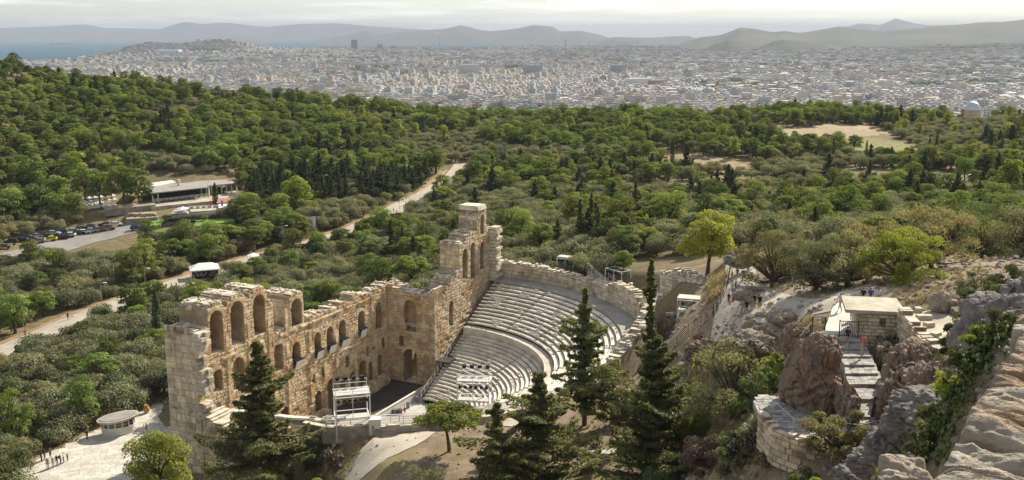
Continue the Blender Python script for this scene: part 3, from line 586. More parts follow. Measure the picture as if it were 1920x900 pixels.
for i, (r, z, dr) in enumerate(ROWS):
    st = LOW if i < 20 else UPS; hw = .42/r
    for a in st:
        if a > AMAX(r)-.02: continue
        for k in range(2):
            rr = r+k*dr/2; steps.hexa([(*cavp(rr, a-hw), z-.5), (*cavp(rr, a+hw), z-.5), (*cavp(rr+dr/2, a+hw), z-.5), (*cavp(rr+dr/2, a-hw), z-.5)][::-1]+[(*cavp(rr, a-hw), z-.30+.2*k), (*cavp(rr, a+hw), z-.30+.2*k), (*cavp(rr+dr/2, a+hw), z-.30+.2*k), (*cavp(rr+dr/2, a-hw), z-.30+.2*k)][::-1], 0, (.8, .8, .8))
    for u, v in zip([0]+st, st+[math.pi]):
        u += hw; v = min(v-hw, AMAX(r))
        if v-u < .03: continue
        n = max(1, int((v-u)*r/1.35)); g = np.linspace(u, v, n+1)
        if n > 1: g[1:-1] += (rs.rand(n-1)-.5)*.5/r
        for a, c in zip(g[:-1], g[1:]):
            e = .014/r; zz = z+(rs.rand()-.5)*.035; f = -.03+(rs.rand()-.5)*.03; k = .82+.3*rs.rand()
            lo = [(*cavp(r+f, a+e), zz-.37), (*cavp(r+f, c-e), zz-.37), (*cavp(r+dr*.8, c-e), zz-.37), (*cavp(r+dr*.8, a+e), zz-.37)]
            hi = [(x, y, zz) for x, y, _ in lo]
            w = 1+.05*(rs.rand()-.5)
            piece('seat_slab', bank_o, lo[::-1]+hi[::-1], [(4, 5, 6, 7), (0, 1, 5, 4), (1, 2, 6, 5), (2, 3, 7, 6), (3, 0, 4, 7)], (k*w, k, k/w), M['seat'], (c-a)*r*dr, 1 if a < 1.9 else .05)
            if rs.rand() < (.30 if i % 2 else .10):
                for q in range(rs.randint(1, 4)):
                    am = a+(c-a)*(.15+.3*q); bumps.box((*cavp(r+dr*.35, am), zz+.10), (.16, .42, .2), math.atan2(*(np.array(cavp(1, am))-CAV)[::-1]), 0, (.9, .9, .9))
tag(steps.build('stair_steps', M['seat'], bank_o), kind='stuff'); tag(bumps.build('seat_ends', M['seat'], bank_o), kind='stuff')
# wall round the rim of the seats
fR = lambda s, t: cavp(RIM+t, s/RIM)
topR = lambda s: pl([(-1, 19.6), (18, 19.0), (27, 19.2), (31, 20.3), (36, 20.6), (40, 20.2), (42.5, 18.6), (46, 22.6), (52, 23.4), (57, 24.6), (63, 24.0), (70, 22), (76, 20)])(s)+.25*rn_(s, .8)
rim = wall('rim_wall', fR, -1, 76, 15.6, topR, 1.7, [(44.5, 2.4, 16.3, 24, False, True)], 1.5, .62, 1.15, m='pale', seed=15, rough=.12, flip=False, ds=.6, tint=(1.0, .97, .9), ml=1.8)
rubble(rim, fR, 0, 76, topR, 2.2, 120, seed=13, sz=.9)
low = wall('rim_parapet', lambda s, t: cavp(RIM-.2+t, s/RIM), 84, 118.5, 14.5, lambda s: 16.75+.12*rn_(s), .9, (), ch=.5, bw=1.0, m='pale', seed=16, rough=.05, ds=.8, ml=1.8)
flush('stone_block', 'stone_courses'); flush('seat_slab', 'seat_courses')
# ------------------------------------------------------------------ stage lighting, ramps and frames in the theatre
def rig(loc, w, d, h, rz, label, deck=None, lamps=6, rail=True, roof=True):
    o = thing('lighting_rig', label, 'lighting tower', loc, 0, 'white lighting towers of the theatre'); R = Matrix.Rotation(rz, 3, 'Z'); x, y, z = loc
    T = lambda a, b, c: Vector(loc)+R @ Vector((a, b, c))
    for sx in (-1, 1):
        for sy in (-1, 1): b = MB(); b.bar(T(sx*w/2, sy*d/2, -.6), T(sx*w/2, sy*d/2, h), .12); b.build('post', M['white'], o)
    b = MB()
    for zz in (h*.42, h-.08):
        for p, q in (((-1, -1), (1, -1)), ((1, -1), (1, 1)), ((1, 1), (-1, 1)), ((-1, 1), (-1, -1))): b.bar(T(p[0]*w/2, p[1]*d/2, zz), T(q[0]*w/2, q[1]*d/2, zz), .10)
    b.bar(T(-w/2, -d/2, 0), T(-w/2, d/2, h*.42), .07); b.bar(T(w/2, -d/2, h*.42), T(w/2, d/2, 0), .07); b.bar(T(0, -d/2, h*.42), T(0, -d/2, h), .08); b.build('frame', M['white'], o)
    if roof: b = MB(); b.box(T(0, 0, h+.1), (w+.3, d*.8, .14), rz); b.build('roof', M['rig'], o)
    b = MB(); b.box(T(0, -d*.25, h*.42+.12), (w, d*.45, .1), rz); b.build('deck', M['rig'], o)
    if rail:
        b = MB()
        for sx in (-1, 0, 1): b.bar(T(sx*w/2, -d/2, h+.1), T(sx*w/2, -d/2, h+1.1), .06); b.bar(T(sx*w/2, d/2, h+.1), T(sx*w/2, d/2, h+1.1), .06)
        for zz in (.65, 1.1): b.bar(T(-w/2, -d/2, h+zz), T(w/2, -d/2, h+zz), .06); b.bar(T(-w/2, d/2, h+zz), T(w/2, d/2, h+zz), .06)
        b.build('rail', M['white'], o)
    for k in range(lamps):
        b = MB(); a = -w/2+w*(k+.5)/lamps; p = T(a, -d/2, h-.55); b.tube([p, p+R @ Vector((0, .45, -.22))], [.2, .24], 8); b.bar(p, p+Vector((0, 0, .45)), .05); b.build('lamp', M['black'], o)
    if rail:
        for k in range(4): b = MB(); p = T(-w/2+w*(k+.5)/4, d/2, h+1.3); b.box(p, (.5, .45, .4), rz); b.bar(p, p-Vector((0, 0, .3)), .06); b.build('floodlight', M['black'], o)
    return o
rig(tuple(P(661, 808, 15.6)), 4.2, 3.4, 5.2, .25, 'white lighting tower with a rail on top at the near rim beside the white box')
rig(tuple(P(890, 772, 15.8)), 4.2, 3.0, 4.5, -.1, 'white lighting tower behind the small pine at the near rim')
rig(tuple(P(1064, 524, 16.4)), 3.6, 2.4, 4.6, -.5, 'white lighting tower against the far rim wall left of the ramp', rail=False)
rig(tuple(P(1158, 552, 16.4)), 4.4, 2.4, 5.0, -.9, 'dark lamp frame right of the ramp against the rim wall', rail=False, roof=False, lamps=8)
rig(tuple(P(1298, 597, 22.5)), 4.2, 3.0, 3.2, -.3, 'low white roofed stand between the cypress and the fenced path', rail=False, lamps=3)
for s, z in ((27.5, 11.9), (21.7, 11.9), (18.2, 11.9), (14.6, 11.9), (8.7, 12.2)):
    lab = {27.5: 'nearest white light box', 21.7: 'second nearest white light box', 18.2: 'middle white light box', 14.6: 'second farthest white light box', 8.7: 'farthest white light box'}[s]
    o = thing('light_box', lab+' with black lamps in an arched niche of the stage wall', 'light box', (*xy(s, .3), z), 0, 'light boxes in the stage wall niches')
    a = math.atan2(-WV[1], -WV[0]); b = MB(); ax = Matrix.Rotation(a, 3, 'Z') @ Matrix.Rotation(-.25, 3, 'X')
    b.box((*xy(s, .55), z-.2), (1.7, .08, 1.5), 0, 0, (1, 1, 1), ax); b.build('panel', M['white'], o); b = MB(); b.box((*xy(s, .15), z+.2), (1.9, 1.0, .08), a); b.build('shelf', M['dark'], o)
    for k in range(5):
        b = MB(); u = s-.8+.4*k; b.tube([(*xy(u, .1), z+.75), (*xy(u, .75), z+.5)], [.14, .2], 7); b.bar((*xy(u, .3), z+.2), (*xy(u, .3), z+.7), .05); b.build('lamp', M['black'], o)
def railing(name, pts, h, label, cat='railing', m='white', wire=2, r=.05, every=1.8, mesh=None, group=None, ground=False):
    pts = [Vector(p) for p in pts]; o = thing(name, label, cat, tuple(pts[0]), 0, group); q = []
    for a, b_ in zip(pts[:-1], pts[1:]):
        n = max(1, round((b_-a).length/every)); q += [a.lerp(b_, k/n) for k in range(n)]
    q.append(pts[-1])
    if ground: q = [Vector((p.x, p.y, gz(p.x, p.y)+.05)) for p in q]
    for p in q: b = MB(); b.bar(p-Vector((0, 0, .15)), p+Vector((0, 0, h)), r*2); b.build('post', M[m], o)
    b = MB()
    for k in range(wire):
        z = h*(1-.9*k/max(1, wire-1)) if wire > 1 else h
        for a, c in zip(q[:-1], q[1:]): b.bar(a+Vector((0, 0, z-.03)), c+Vector((0, 0, z-.03)), r*1.2)
    b.build('rail', M[m], o)
    return o
# the ramp with its stair and railings
A, B = P(1100, 541, 16.35), P(1166, 566, 16.35); d = (B-A)[:2]; d = d/np.hypot(*d); nn = np.array([d[1], -d[0]])*-1
if nn @ (A[:2]-CAV) < 0: nn = -nn
ramp = thing('access_ramp', 'grey wedge shaped stair ramp with white railings at the far rim', 'ramp', tuple(A)); b = MB(); L_ = float(np.hypot(*(B-A)[:2])); n = 16
for k in range(n):
    u0, u1 = L_*k/n, L_*(k+1)/n; zt = 16.4+4.1*(1-(k+1)/n); q = [A[:2]+d*u0, A[:2]+d*u1, A[:2]+d*u1+nn*2.2, A[:2]+d*u0+nn*2.2]; b.prism([tuple(x) for x in q], 16.2, zt)
b.build('step', M['concrete'], ramp)
for off in (.1, 2.1):
    b = MB()
    for k in range(9):
        u = L_*k/8; z = 16.4+4.1*(1-k/8); p = A[:2]+d*u+nn*off; b.bar((*p, z-.1), (*p, z+1.1), .07)
        if k < 8: u2 = L_*(k+1)/8; z2 = 16.4+4.1*(1-(k+1)/8); p2 = A[:2]+d*u2+nn*off; b.bar((*p, z+1.08), (*p2, z2+1.08), .08); b.bar((*p, z+.6), (*p2, z2+.6), .05)
    b.build('handrail', M['white'], ramp)
railing('rim_railing', [(*cavp(42.3, a), 16.75) for a in np.linspace(2.75, 1.95, 12)], 1.0, 'low white railing along the near rim of the seats', every=2.4, r=.07)
railing('diazoma_railing', [(*cavp(26.4, a), 10.0) for a in np.linspace(.02, .2, 3)], 1.0, 'thin dark railing at the left end of the middle gangway', m='dark', every=1.5, r=.03)
railing('stair_railing', [(*xy(-4, 11.2), 6.8), (*xy(2, 11.2), 3.2), (*xy(7, 11.3), 1.0)], 1.0, 'white sloping handrail beside the arched doorway at the seats', m='white', every=1.5, r=.05)
o = thing('entrance_canopy', 'dark flat canopy over the side entrance below the seats', 'canopy', (*xy(-1.5, 11.6), 5.6)); b = MB(); b.prism([xy(-4, 10.4), xy(.4, 10.4), xy(.4, 13.2), xy(-4, 13.2)], 5.6, 5.75); b.build('roof', M['dark'], o)
for s, t in ((-.1, 12.9), (-3.6, 12.9)): b = MB(); b.bar((*xy(s, t), 1.5), (*xy(s, t), 5.62), .1); b.build('post', M['dark'], o)
q = P(703, 812, 15.7); o = thing('service_cabinet', 'small cream cabinet standing right of the near lighting tower', 'cabinet', tuple(q)); b = MB(); b.box(q+np.array([0, 0, .9]), (1.5, 1.0, 2.0), .2); b.build('body', M['cream'], o); b = MB(); b.box(q+np.array([0, 0, 1.95]), (1.65, 1.15, .1), .2); b.build('lid', M['white'], o)
q = P(613, 818, 14.5); o = thing('equipment_case', 'grey equipment case left of the near lighting tower', 'case', tuple(q)); b = MB(); b.box(q+np.array([0, 0, .7]), (1.2, 1.6, 1.5), .4); b.build('body', M['metal'], o); b = MB(); b.box(q+np.array([0, 0, 1.5]), (1.3, 1.7, .1), .4); b.build('lid', M['dark'], o)

# straight end of the bank toward the camera
wall('bank_end', lambda s, t: xy(57.0-t, 9+s), 0, 19, -.5, lambda s: 16.2 if s > 15 else 1.2+max(0, math.hypot(39.3, s-2.5)-39.3)*3.2, .8, (), ch=.6, bw=1.1, m='pale', seed=19, rough=.05, faces=False)
# ------------------------------------------------------------------ vegetation
def leaves(cen, nrm, size, rs, aspect=.6, jit=.7, shade=None):
    """quads at cen (n,3) facing roughly nrm; returns verts, faces, grey per face"""
    n = len(cen); d = nrm+rs.normal(size=(n, 3))*jit; d /= np.linalg.norm(d, axis=1)[:, None]+1e-9
    u = np.cross(d, rs.normal(size=(n, 3))); u /= np.linalg.norm(u, axis=1)[:, None]+1e-9; w = np.cross(d, u)
    s = (np.asarray(size)*(.6+.8*rs.rand(n)))[:, None]; a = u*s; b = w*s*aspect
    v = np.stack([cen-a, cen-b*.9+d*s*.12, cen+a, cen+b+d*s*.12], 1).reshape(-1, 3); f = np.arange(n*4).reshape(n, 4)
    g = (.35+.65*rs.rand(n) if shade is None else shade)
    return v, f, g
def sph(n, rs): v = rs.normal(size=(n, 3)); return v/np.linalg.norm(v, axis=1)[:, None]
class Leafy:
    def __init__(s, seed): s.rs = np.random.RandomState(seed); s.V = []; s.Fa = []; s.g = []; s.k = 0
    def put(s, cen, nrm, size, aspect=.6, jit=.7, shade=None):
        v, f, g = leaves(cen, nrm, size, s.rs, aspect, jit, shade); s.V.append(v); s.Fa.append(f+s.k); s.g.append(g); s.k += len(v)
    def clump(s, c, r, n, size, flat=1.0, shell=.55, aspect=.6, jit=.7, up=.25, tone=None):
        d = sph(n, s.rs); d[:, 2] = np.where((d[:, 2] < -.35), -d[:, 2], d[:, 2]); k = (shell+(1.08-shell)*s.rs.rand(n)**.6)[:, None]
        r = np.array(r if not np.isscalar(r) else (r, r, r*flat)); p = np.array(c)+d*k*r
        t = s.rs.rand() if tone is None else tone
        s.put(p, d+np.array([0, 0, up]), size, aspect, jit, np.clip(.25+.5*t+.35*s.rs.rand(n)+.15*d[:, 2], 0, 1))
    def mesh(s, name, m):
        V = np.concatenate(s.V); Fa = np.concatenate(s.Fa); g = np.concatenate(s.g)
        return arr_mesh(name, V, Fa, [m], None, np.repeat(g[:, None], 3, 1))
def trunk_mesh(h, r, seed, limbs=4, spread=1.6, top=None, lean=.15):
    rs = np.random.RandomState(seed); b = MB(); l = (rs.rand(2)-.5)*2*lean*h; mid = (l[0]*.6, l[1]*.6, h*.55)
    b.tube([(0, 0, -.4), (l[0]*.2, l[1]*.2, h*.25), mid], [r*1.15, r*.9, r*.7], 6)
    for k in range(limbs):
        a = 2*math.pi*(k+rs.rand()*.7)/limbs; e = (mid[0]+math.cos(a)*spread*(.6+.5*rs.rand()), mid[1]+math.sin(a)*spread*(.6+.5*rs.rand()), (top or h)*(.85+.25*rs.rand()))
        m_ = tuple(mid[i]*.55+e[i]*.45+(0, 0, .12*h)[i] for i in range(3)); b.tube([mid, m_, e], [r*.6, r*.42, r*.15], 5, cap=False)
    return b.mesh('trunk', M['bark'], smooth=True)
def olive(seed, h=5.0, R=2.7, n=1500, leaf=.22, m='olive', cl=13):
    L = Leafy(seed); rs = L.rs
    for k in range(cl):
        a = rs.rand()*6.28; q = math.sqrt(rs.rand())*R*.72; z = h*(.34+.42*rs.rand())-.10*q; r = R*(.38+.24*rs.rand())
        L.clump((math.cos(a)*q, math.sin(a)*q, z), (r, r, r*.8), n//cl, leaf, tone=rs.rand())
    return L.mesh('crown', M[m]), trunk_mesh(h*.62, .2+.02*h, seed, 4, R*.55, h*.75)
def pine(seed, h=8.0, R=3.2, n=1500, leaf=.26, m='pine', tiers=3, flat=.5):
    L = Leafy(seed); rs = L.rs; cl = 20; lean = (rs.rand(2)-.5)*1.2
    for k in range(cl):
        u = (k+.5)/cl; z = h*(.30+.66*u); q = R*math.sqrt(max(.02, 1-((u-.28)/.78)**2))*math.sqrt(.15+.85*rs.rand()); a = k*2.4+rs.rand(); r = R*(.30+.16*rs.rand())
        L.clump((math.cos(a)*q*.85+lean[0]*u, math.sin(a)*q*.85+lean[1]*u, z), (r, r, r*flat), n//cl, leaf, tone=rs.rand(), up=.6)
    return L.mesh('crown', M[m]), trunk_mesh(h*.72, .2+.015*h, seed, 6, R*.55, h*.85, .1)
def umbrella(seed, h=7.0, R=3.6, n=2200, m='lime', leaf=.2):
    L = Leafy(seed); rs = L.rs; cl = 24
    for k in range(cl):
        a = k*2.4+rs.rand(); q = R*math.sqrt((k+.5)/cl)*.9; z = h*(.9-.22*(q/R)**2)-rs.rand()*h*.14; r = R*(.2+.12*rs.rand())
        L.clump((math.cos(a)*q, math.sin(a)*q, z), (r, r, r*.6), n//cl, leaf, tone=rs.rand(), up=.7)
    return L.mesh('crown', M[m]), trunk_mesh(h*.72, .24, seed, 7, R*.6, h*.86, .12)
def column(seed, h=11.0, R=1.0, n=1600, leaf=.24, m='cypress'):
    L = Leafy(seed); rs = L.rs; u = rs.rand(n)**.85; a = rs.rand(n)*6.28; ph = rs.rand(4)*6
    rad = R*np.clip(np.sin(np.clip(u*.93+.07, 0, 1)*math.pi)**.55*(1.12-.55*u), .04, 2)*(1+.13*np.sin(a*3+u*14+ph[0])+.1*np.sin(a*5-u*23+ph[1])); k = .7+.36*rs.rand(n)**.6
    p = np.c_[np.cos(a)*rad*k, np.sin(a)*rad*k, .4+u*(h-.4)]; d = np.c_[np.cos(a), np.sin(a), np.full(n, .9)]
    L.put(p, d, leaf, .5, .55, np.clip(.3+.4*rs.rand(n)+.25*np.sin(a*3+u*14+ph[0]), 0, 1)); b = MB(); b.tube([(0, 0, -.4), (0, 0, h*.6)], [.18, .08], 6)
    return L.mesh('crown', M[m]), b.mesh('trunk', M['bark'])
def conifer(seed, h=18.0, R=4.5, n=9000, leaf=.26, m='conifer', taper=1.0, droop=.25, gaps=.15, base=.08, bare=.0):
    """cypress or fir with whorls of drooping boughs, each bough a row of sprays"""
    L = Leafy(seed); rs = L.rs; b = MB(); nb = int(h*5.5); P_ = []; N_ = []; S_ = []; T_ = []
    wob = [(rs.rand()-.5)*.02*h*k for k in (0, 1, 1.6)]
    for k in range(nb):
        u = base+(1-base)*((k+rs.rand())/nb)
        if u > .995: continue
        prof = (1-u)**taper*(.80+.32*math.sin(u*17+seed)+.2*math.sin(u*41+seed*2)); rl = R*max(prof, .05)*(.7+.6*rs.rand())
        if rs.rand() < gaps: rl *= .45
        a = k*2.399+rs.rand()*.9; z = u*h; pts = []; nsg = 5; x0 = wob[1]*u
        for q in range(nsg+1):
            t = q/nsg; zz = z+rl*(.28*t-droop*1.5*t*t+.28*t**3); pts.append((x0+math.cos(a+.2*t)*rl*t, math.sin(a+.2*t)*rl*t, zz))
        if k % 2 == 0 or rl > R*.5: b.tube(pts, [max(.012*h*(1-u), .03)*(1-.85*q/nsg) for q in range(nsg+1)], 4, cap=False)
        m_ = int(n/nb*(.35+1.5*rl/R)); t = rs.rand(m_)**.62; pa = np.array(pts); i = np.clip((t*nsg).astype(int), 0, nsg-1); fr = (t*nsg-i)[:, None]; c = pa[i]*(1-fr)+pa[i+1]*fr
        side = np.array([-math.sin(a), math.cos(a), 0]); wdt = rl*.30*np.sin(np.clip(t*.9+.1, 0, 1)*math.pi)**.7+.12; off = (rs.rand(m_)*2-1)
        c = c+side*(off*wdt)[:, None]+np.c_[np.zeros((m_, 2)), -np.abs(off)*wdt*.35+(rs.rand(m_)-.55)*.28]
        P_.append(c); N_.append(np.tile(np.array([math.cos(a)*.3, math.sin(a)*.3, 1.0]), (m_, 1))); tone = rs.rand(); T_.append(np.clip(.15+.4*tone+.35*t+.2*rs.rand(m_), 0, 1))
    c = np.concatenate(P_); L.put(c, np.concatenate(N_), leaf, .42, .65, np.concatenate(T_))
    b.tube([(0, 0, -.6), (wob[1]*.5, 0, h*.5), (wob[1], 0, h*.99)], [.019*h, .012*h, .02], 7)
    return L.mesh('crown', M[m]), b.mesh('trunk', M['bark'], smooth=True)
def bush(seed, R=1.4, h=1.5, n=500, leaf=.14, m='olive', cl=7):
    L = Leafy(seed); rs = L.rs
    for k in range(cl):
        a = rs.rand()*6.28; q = math.sqrt(rs.rand())*R*.6; r = R*(.4+.25*rs.rand()); L.clump((math.cos(a)*q, math.sin(a)*q, h*(.25+.4*rs.rand())), (r, r, h*.42), n//cl, leaf, tone=rs.rand())
    return L.mesh('crown', M[m]), trunk_mesh(h*.5, .07, seed, 5, R*.5, h*.7)
def bigolive(seed, h=7, R=4.5, n=14000, leaf=.15, m='olivedry', cl=46, vert=.75):
    L = Leafy(seed); rs = L.rs; b = MB()
    for k in range(cl):
        a = rs.rand()*6.28; q = math.sqrt(rs.rand())*R*.82; z = h*(.14+.76*rs.rand())*(1-.35*(q/R)**2); r = R*(.16+.13*rs.rand()); c = (math.cos(a)*q, math.sin(a)*q, z)
        L.clump(c, (r, r, r*vert), n//cl, leaf, shell=.3, tone=rs.rand(), aspect=.35); b.tube([(0, 0, h*.12), (c[0]*.4, c[1]*.4, z*.6), c], [.16, .09, .03], 5, cap=False)
    b.tube([(0, 0, -.4), (0, 0, h*.14)], [.34, .24], 7)
    return L.mesh('crown', M[m]), b.mesh('trunk', M['bark'], smooth=True)
def planted(name, meshes, loc, label, cat, group=None, rz=0, sc=1.0):
    """one tree: an Empty at its foot with a trunk and a crown"""
    o = thing(name, label, cat, loc, rz, group); o.scale = (sc, sc, sc) if np.isscalar(sc) else sc
    for nm, me in zip(('crown', 'trunk'), meshes): link(bpy.data.objects.new(nm, me), o)
    return o
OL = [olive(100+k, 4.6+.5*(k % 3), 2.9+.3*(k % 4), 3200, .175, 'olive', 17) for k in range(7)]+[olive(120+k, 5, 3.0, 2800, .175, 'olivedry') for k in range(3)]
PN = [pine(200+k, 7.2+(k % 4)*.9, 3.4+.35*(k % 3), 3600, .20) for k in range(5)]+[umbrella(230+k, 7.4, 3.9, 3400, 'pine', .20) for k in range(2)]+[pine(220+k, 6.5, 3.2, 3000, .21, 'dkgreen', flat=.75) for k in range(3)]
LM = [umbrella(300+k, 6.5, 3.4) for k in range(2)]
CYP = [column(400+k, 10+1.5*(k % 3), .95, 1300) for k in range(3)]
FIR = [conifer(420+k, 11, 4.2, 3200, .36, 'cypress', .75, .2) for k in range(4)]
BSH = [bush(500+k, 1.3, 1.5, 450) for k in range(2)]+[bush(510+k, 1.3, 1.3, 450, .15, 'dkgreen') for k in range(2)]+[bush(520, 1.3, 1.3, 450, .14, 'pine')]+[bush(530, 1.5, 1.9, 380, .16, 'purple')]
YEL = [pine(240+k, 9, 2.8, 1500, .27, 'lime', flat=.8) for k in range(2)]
# -- where trees stand: polygons drawn on the photograph's ground, tested for every candidate in the world
ROADS_PX = {'promenade': [(-60,690),(0,664),(80,632),(165,594),(250,563),(330,535),(410,509),(480,489),(545,470),(600,455),(660,434),(720,411),(750,395),(775,380),(800,364),(825,350),(842,338),(852,322),(862,308)],
            'parking': [(-60,505),(0,491),(60,478),(100,466),(170,448),(250,430),(320,414)]}
road_w = {k: np.array([G(px, py)[:2] for px, py in v]) for k, v in ROADS_PX.items()}
def dist_line(x, y, pts):
    r = np.full(x.shape, 1e9)
    for a, b in zip(pts[:-1], pts[1:]):
        d = b-a; t = np.clip(((x-a[0])*d[0]+(y-a[1])*d[1])/(d @ d+1e-9), 0, 1); r = np.minimum(r, np.hypot(x-a[0]-t*d[0], y-a[1]-t*d[1]))
    return r
PLAZA_PX = [(60,905),(40,880),(150,815),(245,775),(330,748),(335,800),(320,830),(380,880),(420,905)]
REST_PX = [(130,345),(290,325),(445,325),(455,385),(440,410),(330,425),(230,420),(130,400)]
CLEAR_PX = [[(1330,236),(1400,232),(1500,240),(1560,232),(1640,236),(1680,256),(1730,280),(1720,300),(1640,290),(1590,280),(1520,268),(1400,250)], [(1790,200),(1850,200),(1850,228),(1770,230)], [(1300,292),(1340,296),(1365,306),(1340,312)], [(640,262),(700,256),(705,270),(640,276)], [(180,142),(240,150),(235,160),(170,152)]]
KEEP = [(238, 340, 446, 424), (50, 425, 262, 457), (352, 490, 408, 527), (180, 762, 254, 824), (60, 815, 330, 880), (1795, 186, 1850, 217)]
def spots(amin, amax, d0, d1, step, seed, k=1.0):
    rs = np.random.RandomState(seed); X = []; Y = []
    for d in np.arange(d0, d1, step):
        n = int((amax-amin)*d/step); a = amin+(np.arange(n)+rs.rand(n)*.9)/n*(amax-amin); X.append(np.sin(a)*(d+step*.9*(rs.rand(n)-.5))); Y.append(np.cos(a)*(d+step*.9*(rs.rand(n)-.5)))
    return np.concatenate(X), np.concatenate(Y)
def visible_mask(x, y, z):
    px, py = proj(x, y, z); return (px > -60) & (px < 1980) & (py < 960)
def pick(x, y):
    z = gz(x, y); px, py = proj(x, y, z); ok = visible_mask(x, y, z)
    for k, w in (('promenade', 7.0), ('parking', 8.0)): ok &= dist_line(x, y, road_w[k]) > w
    for poly in [PLAZA_PX, REST_PX]+CLEAR_PX: ok &= ~inpoly(px, py, poly)
    dd = np.hypot(x, y)
    for k, w, sh in (('promenade', 3.6, (4, 7)), ('parking', 4.0, (5,))):
        for q in sh:
            e = dist_line(x*(1+q/dd), y*(1+q/dd), road_w[k]) < w; ok &= ~(e & ((px < 430) | ((px > 640) & (py < 460))))
    for x0, y0, x1, y1 in KEEP: top = proj(x, y, z+5.5)[1]; ok &= ~((px > x0-14) & (px < x1+14) & (py > y1-6) & (top < y1-3))
    S, T = sn(x, y); r = np.hypot(x-CAV[0], y-CAV[1]); ok &= ~((S > -27) & (S < 53) & (T > -9.5) & (T < 12)); ok &= ~((r < 47) & (T > 5))
    return x[ok], y[ok], z[ok], px[ok], py[ok]
HILLFOOT = lambda px: np.interp(px, [0, 130, 240, 450, 520, 700, 760, 830, 870, 1000, 1200, 1500, 1700, 1920], [455, 430, 420, 392, 392, 385, 365, 330, 350, 358, 368, 372, 382, 385])
# near grove: olives with some pines
x, y = spots(-.56, .56, 140, 470, 3.9, 41); x, y, z, px, py = pick(x, y)
grove = (py > HILLFOOT(px)) & ~((px > 1330) & (py > 470)) & ~((px > 1180) & (py > 480)) & ~((px < 235) & (py > 385) & (py < 470))
x, y, z, px, py = (q[grove] for q in (x, y, z, px, py)); d = np.hypot(x, y); rs = np.random.RandomState(77); u = rs.rand(len(x)); nz = vnoise(x/28, y/28, 5)
kind = np.where((u < .09) | ((nz > .72) & (u < .4)), 1, 0); kind = np.where((u > .98) & (px > 700), 2, kind); kind = np.where((u > .93) & (px < 700), 3, kind)
side = lambda px, py, s: ', '+('small' if s < .80 else 'large' if s > .98 else 'medium')+', '+('far left' if px < 240 else 'left' if px < 560 else 'centre left' if px < 860 else 'centre right' if px < 1240 else 'right' if px < 1600 else 'far right')+(' front' if py > 560 else ' back' if py < 430 else ' middle')
order = np.argsort(d); REST_SC = []   # what is past the limits is scattered as stuff
cnt = {0: 0, 1: 0, 2: 0, 3: 0}; lim = {0: 280, 1: 60, 2: 24, 3: 40}
def zone(px, py):
    if py > 610: return 'on the slope between plaza and promenade'
    if py > 470 and px < 640: return 'along the promenade left of the theatre'
    if px < 560: return 'between promenade and car park'
    if px < 900: return 'behind the stage wall'
    if px < 1300: return 'behind the seats'
    return 'beyond the path on the right'
for i in order:
    k = int(kind[i]); s = .66+.46*rs.rand(); rz = rs.rand()*6.28; zn = zone(px[i], py[i])+side(px[i], py[i], s); lp = (x[i], y[i], z[i]-.1)
    if cnt[k] >= lim[k]: REST_SC.append((k, x[i], y[i], z[i], s, rz)); continue
    cnt[k] += 1
    if k == 0: planted('olive_tree', OL[rs.randint(len(OL))], lp, 'olive tree '+zn, 'olive tree', 'olive trees '+zn, rz, (s, s, s*(.9+.2*rs.rand())))
    elif k == 1: planted('pine_tree', PN[rs.randint(len(PN))], lp, 'bushy pine '+zn, 'pine tree', 'pines among the olives '+zn, rz, s*.85)
    elif k == 2: planted('fir_tree', FIR[rs.randint(len(FIR))], lp, 'dark pointed conifer '+zn, 'conifer', 'dark conifers '+zn, rz, s*.8)
    else: planted('broadleaf_tree', PN[7+rs.randint(3)], lp, 'dark green tree '+zn, 'tree', 'dark trees '+zn, rz, s*.8)
# wooded hills
x, y = spots(-.60, .60, 250, 720, 4.7, 42); x, y, z, px, py = pick(x, y)
hill = (py <= HILLFOOT(px)) & ~((px > 150) & (px < 450) & (py > 330) & (py < 425)); x, y, z, px, py = (q[hill] for q in (x, y, z, px, py)); d = np.hypot(x, y); u = rs.rand(len(x)); nz = vnoise(x/40, y/40, 8); n2 = vnoise(x/22, y/22, 13)
top = np.interp(px, [0, 300, 640], [175, 205, 215])
thin = ((py < top) & (px < 640) & (n2 < .34)) | ((px > 1150) & (n2 < .24)) | ((px > 1230) & (px < 1420) & (py > 265) & (py < 335) & (n2 < .62))
keep = ~thin; x, y, z, px, py, d, u, nz, n2, top = (q[keep] for q in (x, y, z, px, py, d, u, nz, n2, top))
kind = np.zeros(len(x), int); kind[(nz > .60)] = 1; kind[(u < .17)] = 1; kind[(px > 1000) & (u < .48)] = 1; kind[(u > .978) | ((px > 1150) & (py > 235) & (u > .95))] = 2; kind[((n2 > .84) & (u > .7))] = 3; kind[(u > .975)] = 4; kind[(px < 700) & (py < top+8) & (u < .5)] = 5
band = (px > 470) & (px < 840) & (py > 335) & (py < 400); kind[band & (u > .3)] = 3; kind[(px > 1100) & (py > 335) & (u > .86)] = 3
order = np.argsort(d); cnt = {k: 0 for k in range(6)}; lim = {0: 300, 1: 150, 2: 70, 3: 70, 4: 30, 5: 40}
SETS = {0: PN[:7], 1: OL, 2: CYP, 3: FIR, 4: YEL, 5: PN[7:]}
def zone2(px, py):
    if px < 520: return 'on the left hill'
    if px < 860: return 'left of the promenade end'
    if px < 1250: return 'right of the promenade end'
    return 'below the rocky clearing' if py > 260 else 'on the crest of the right hill'
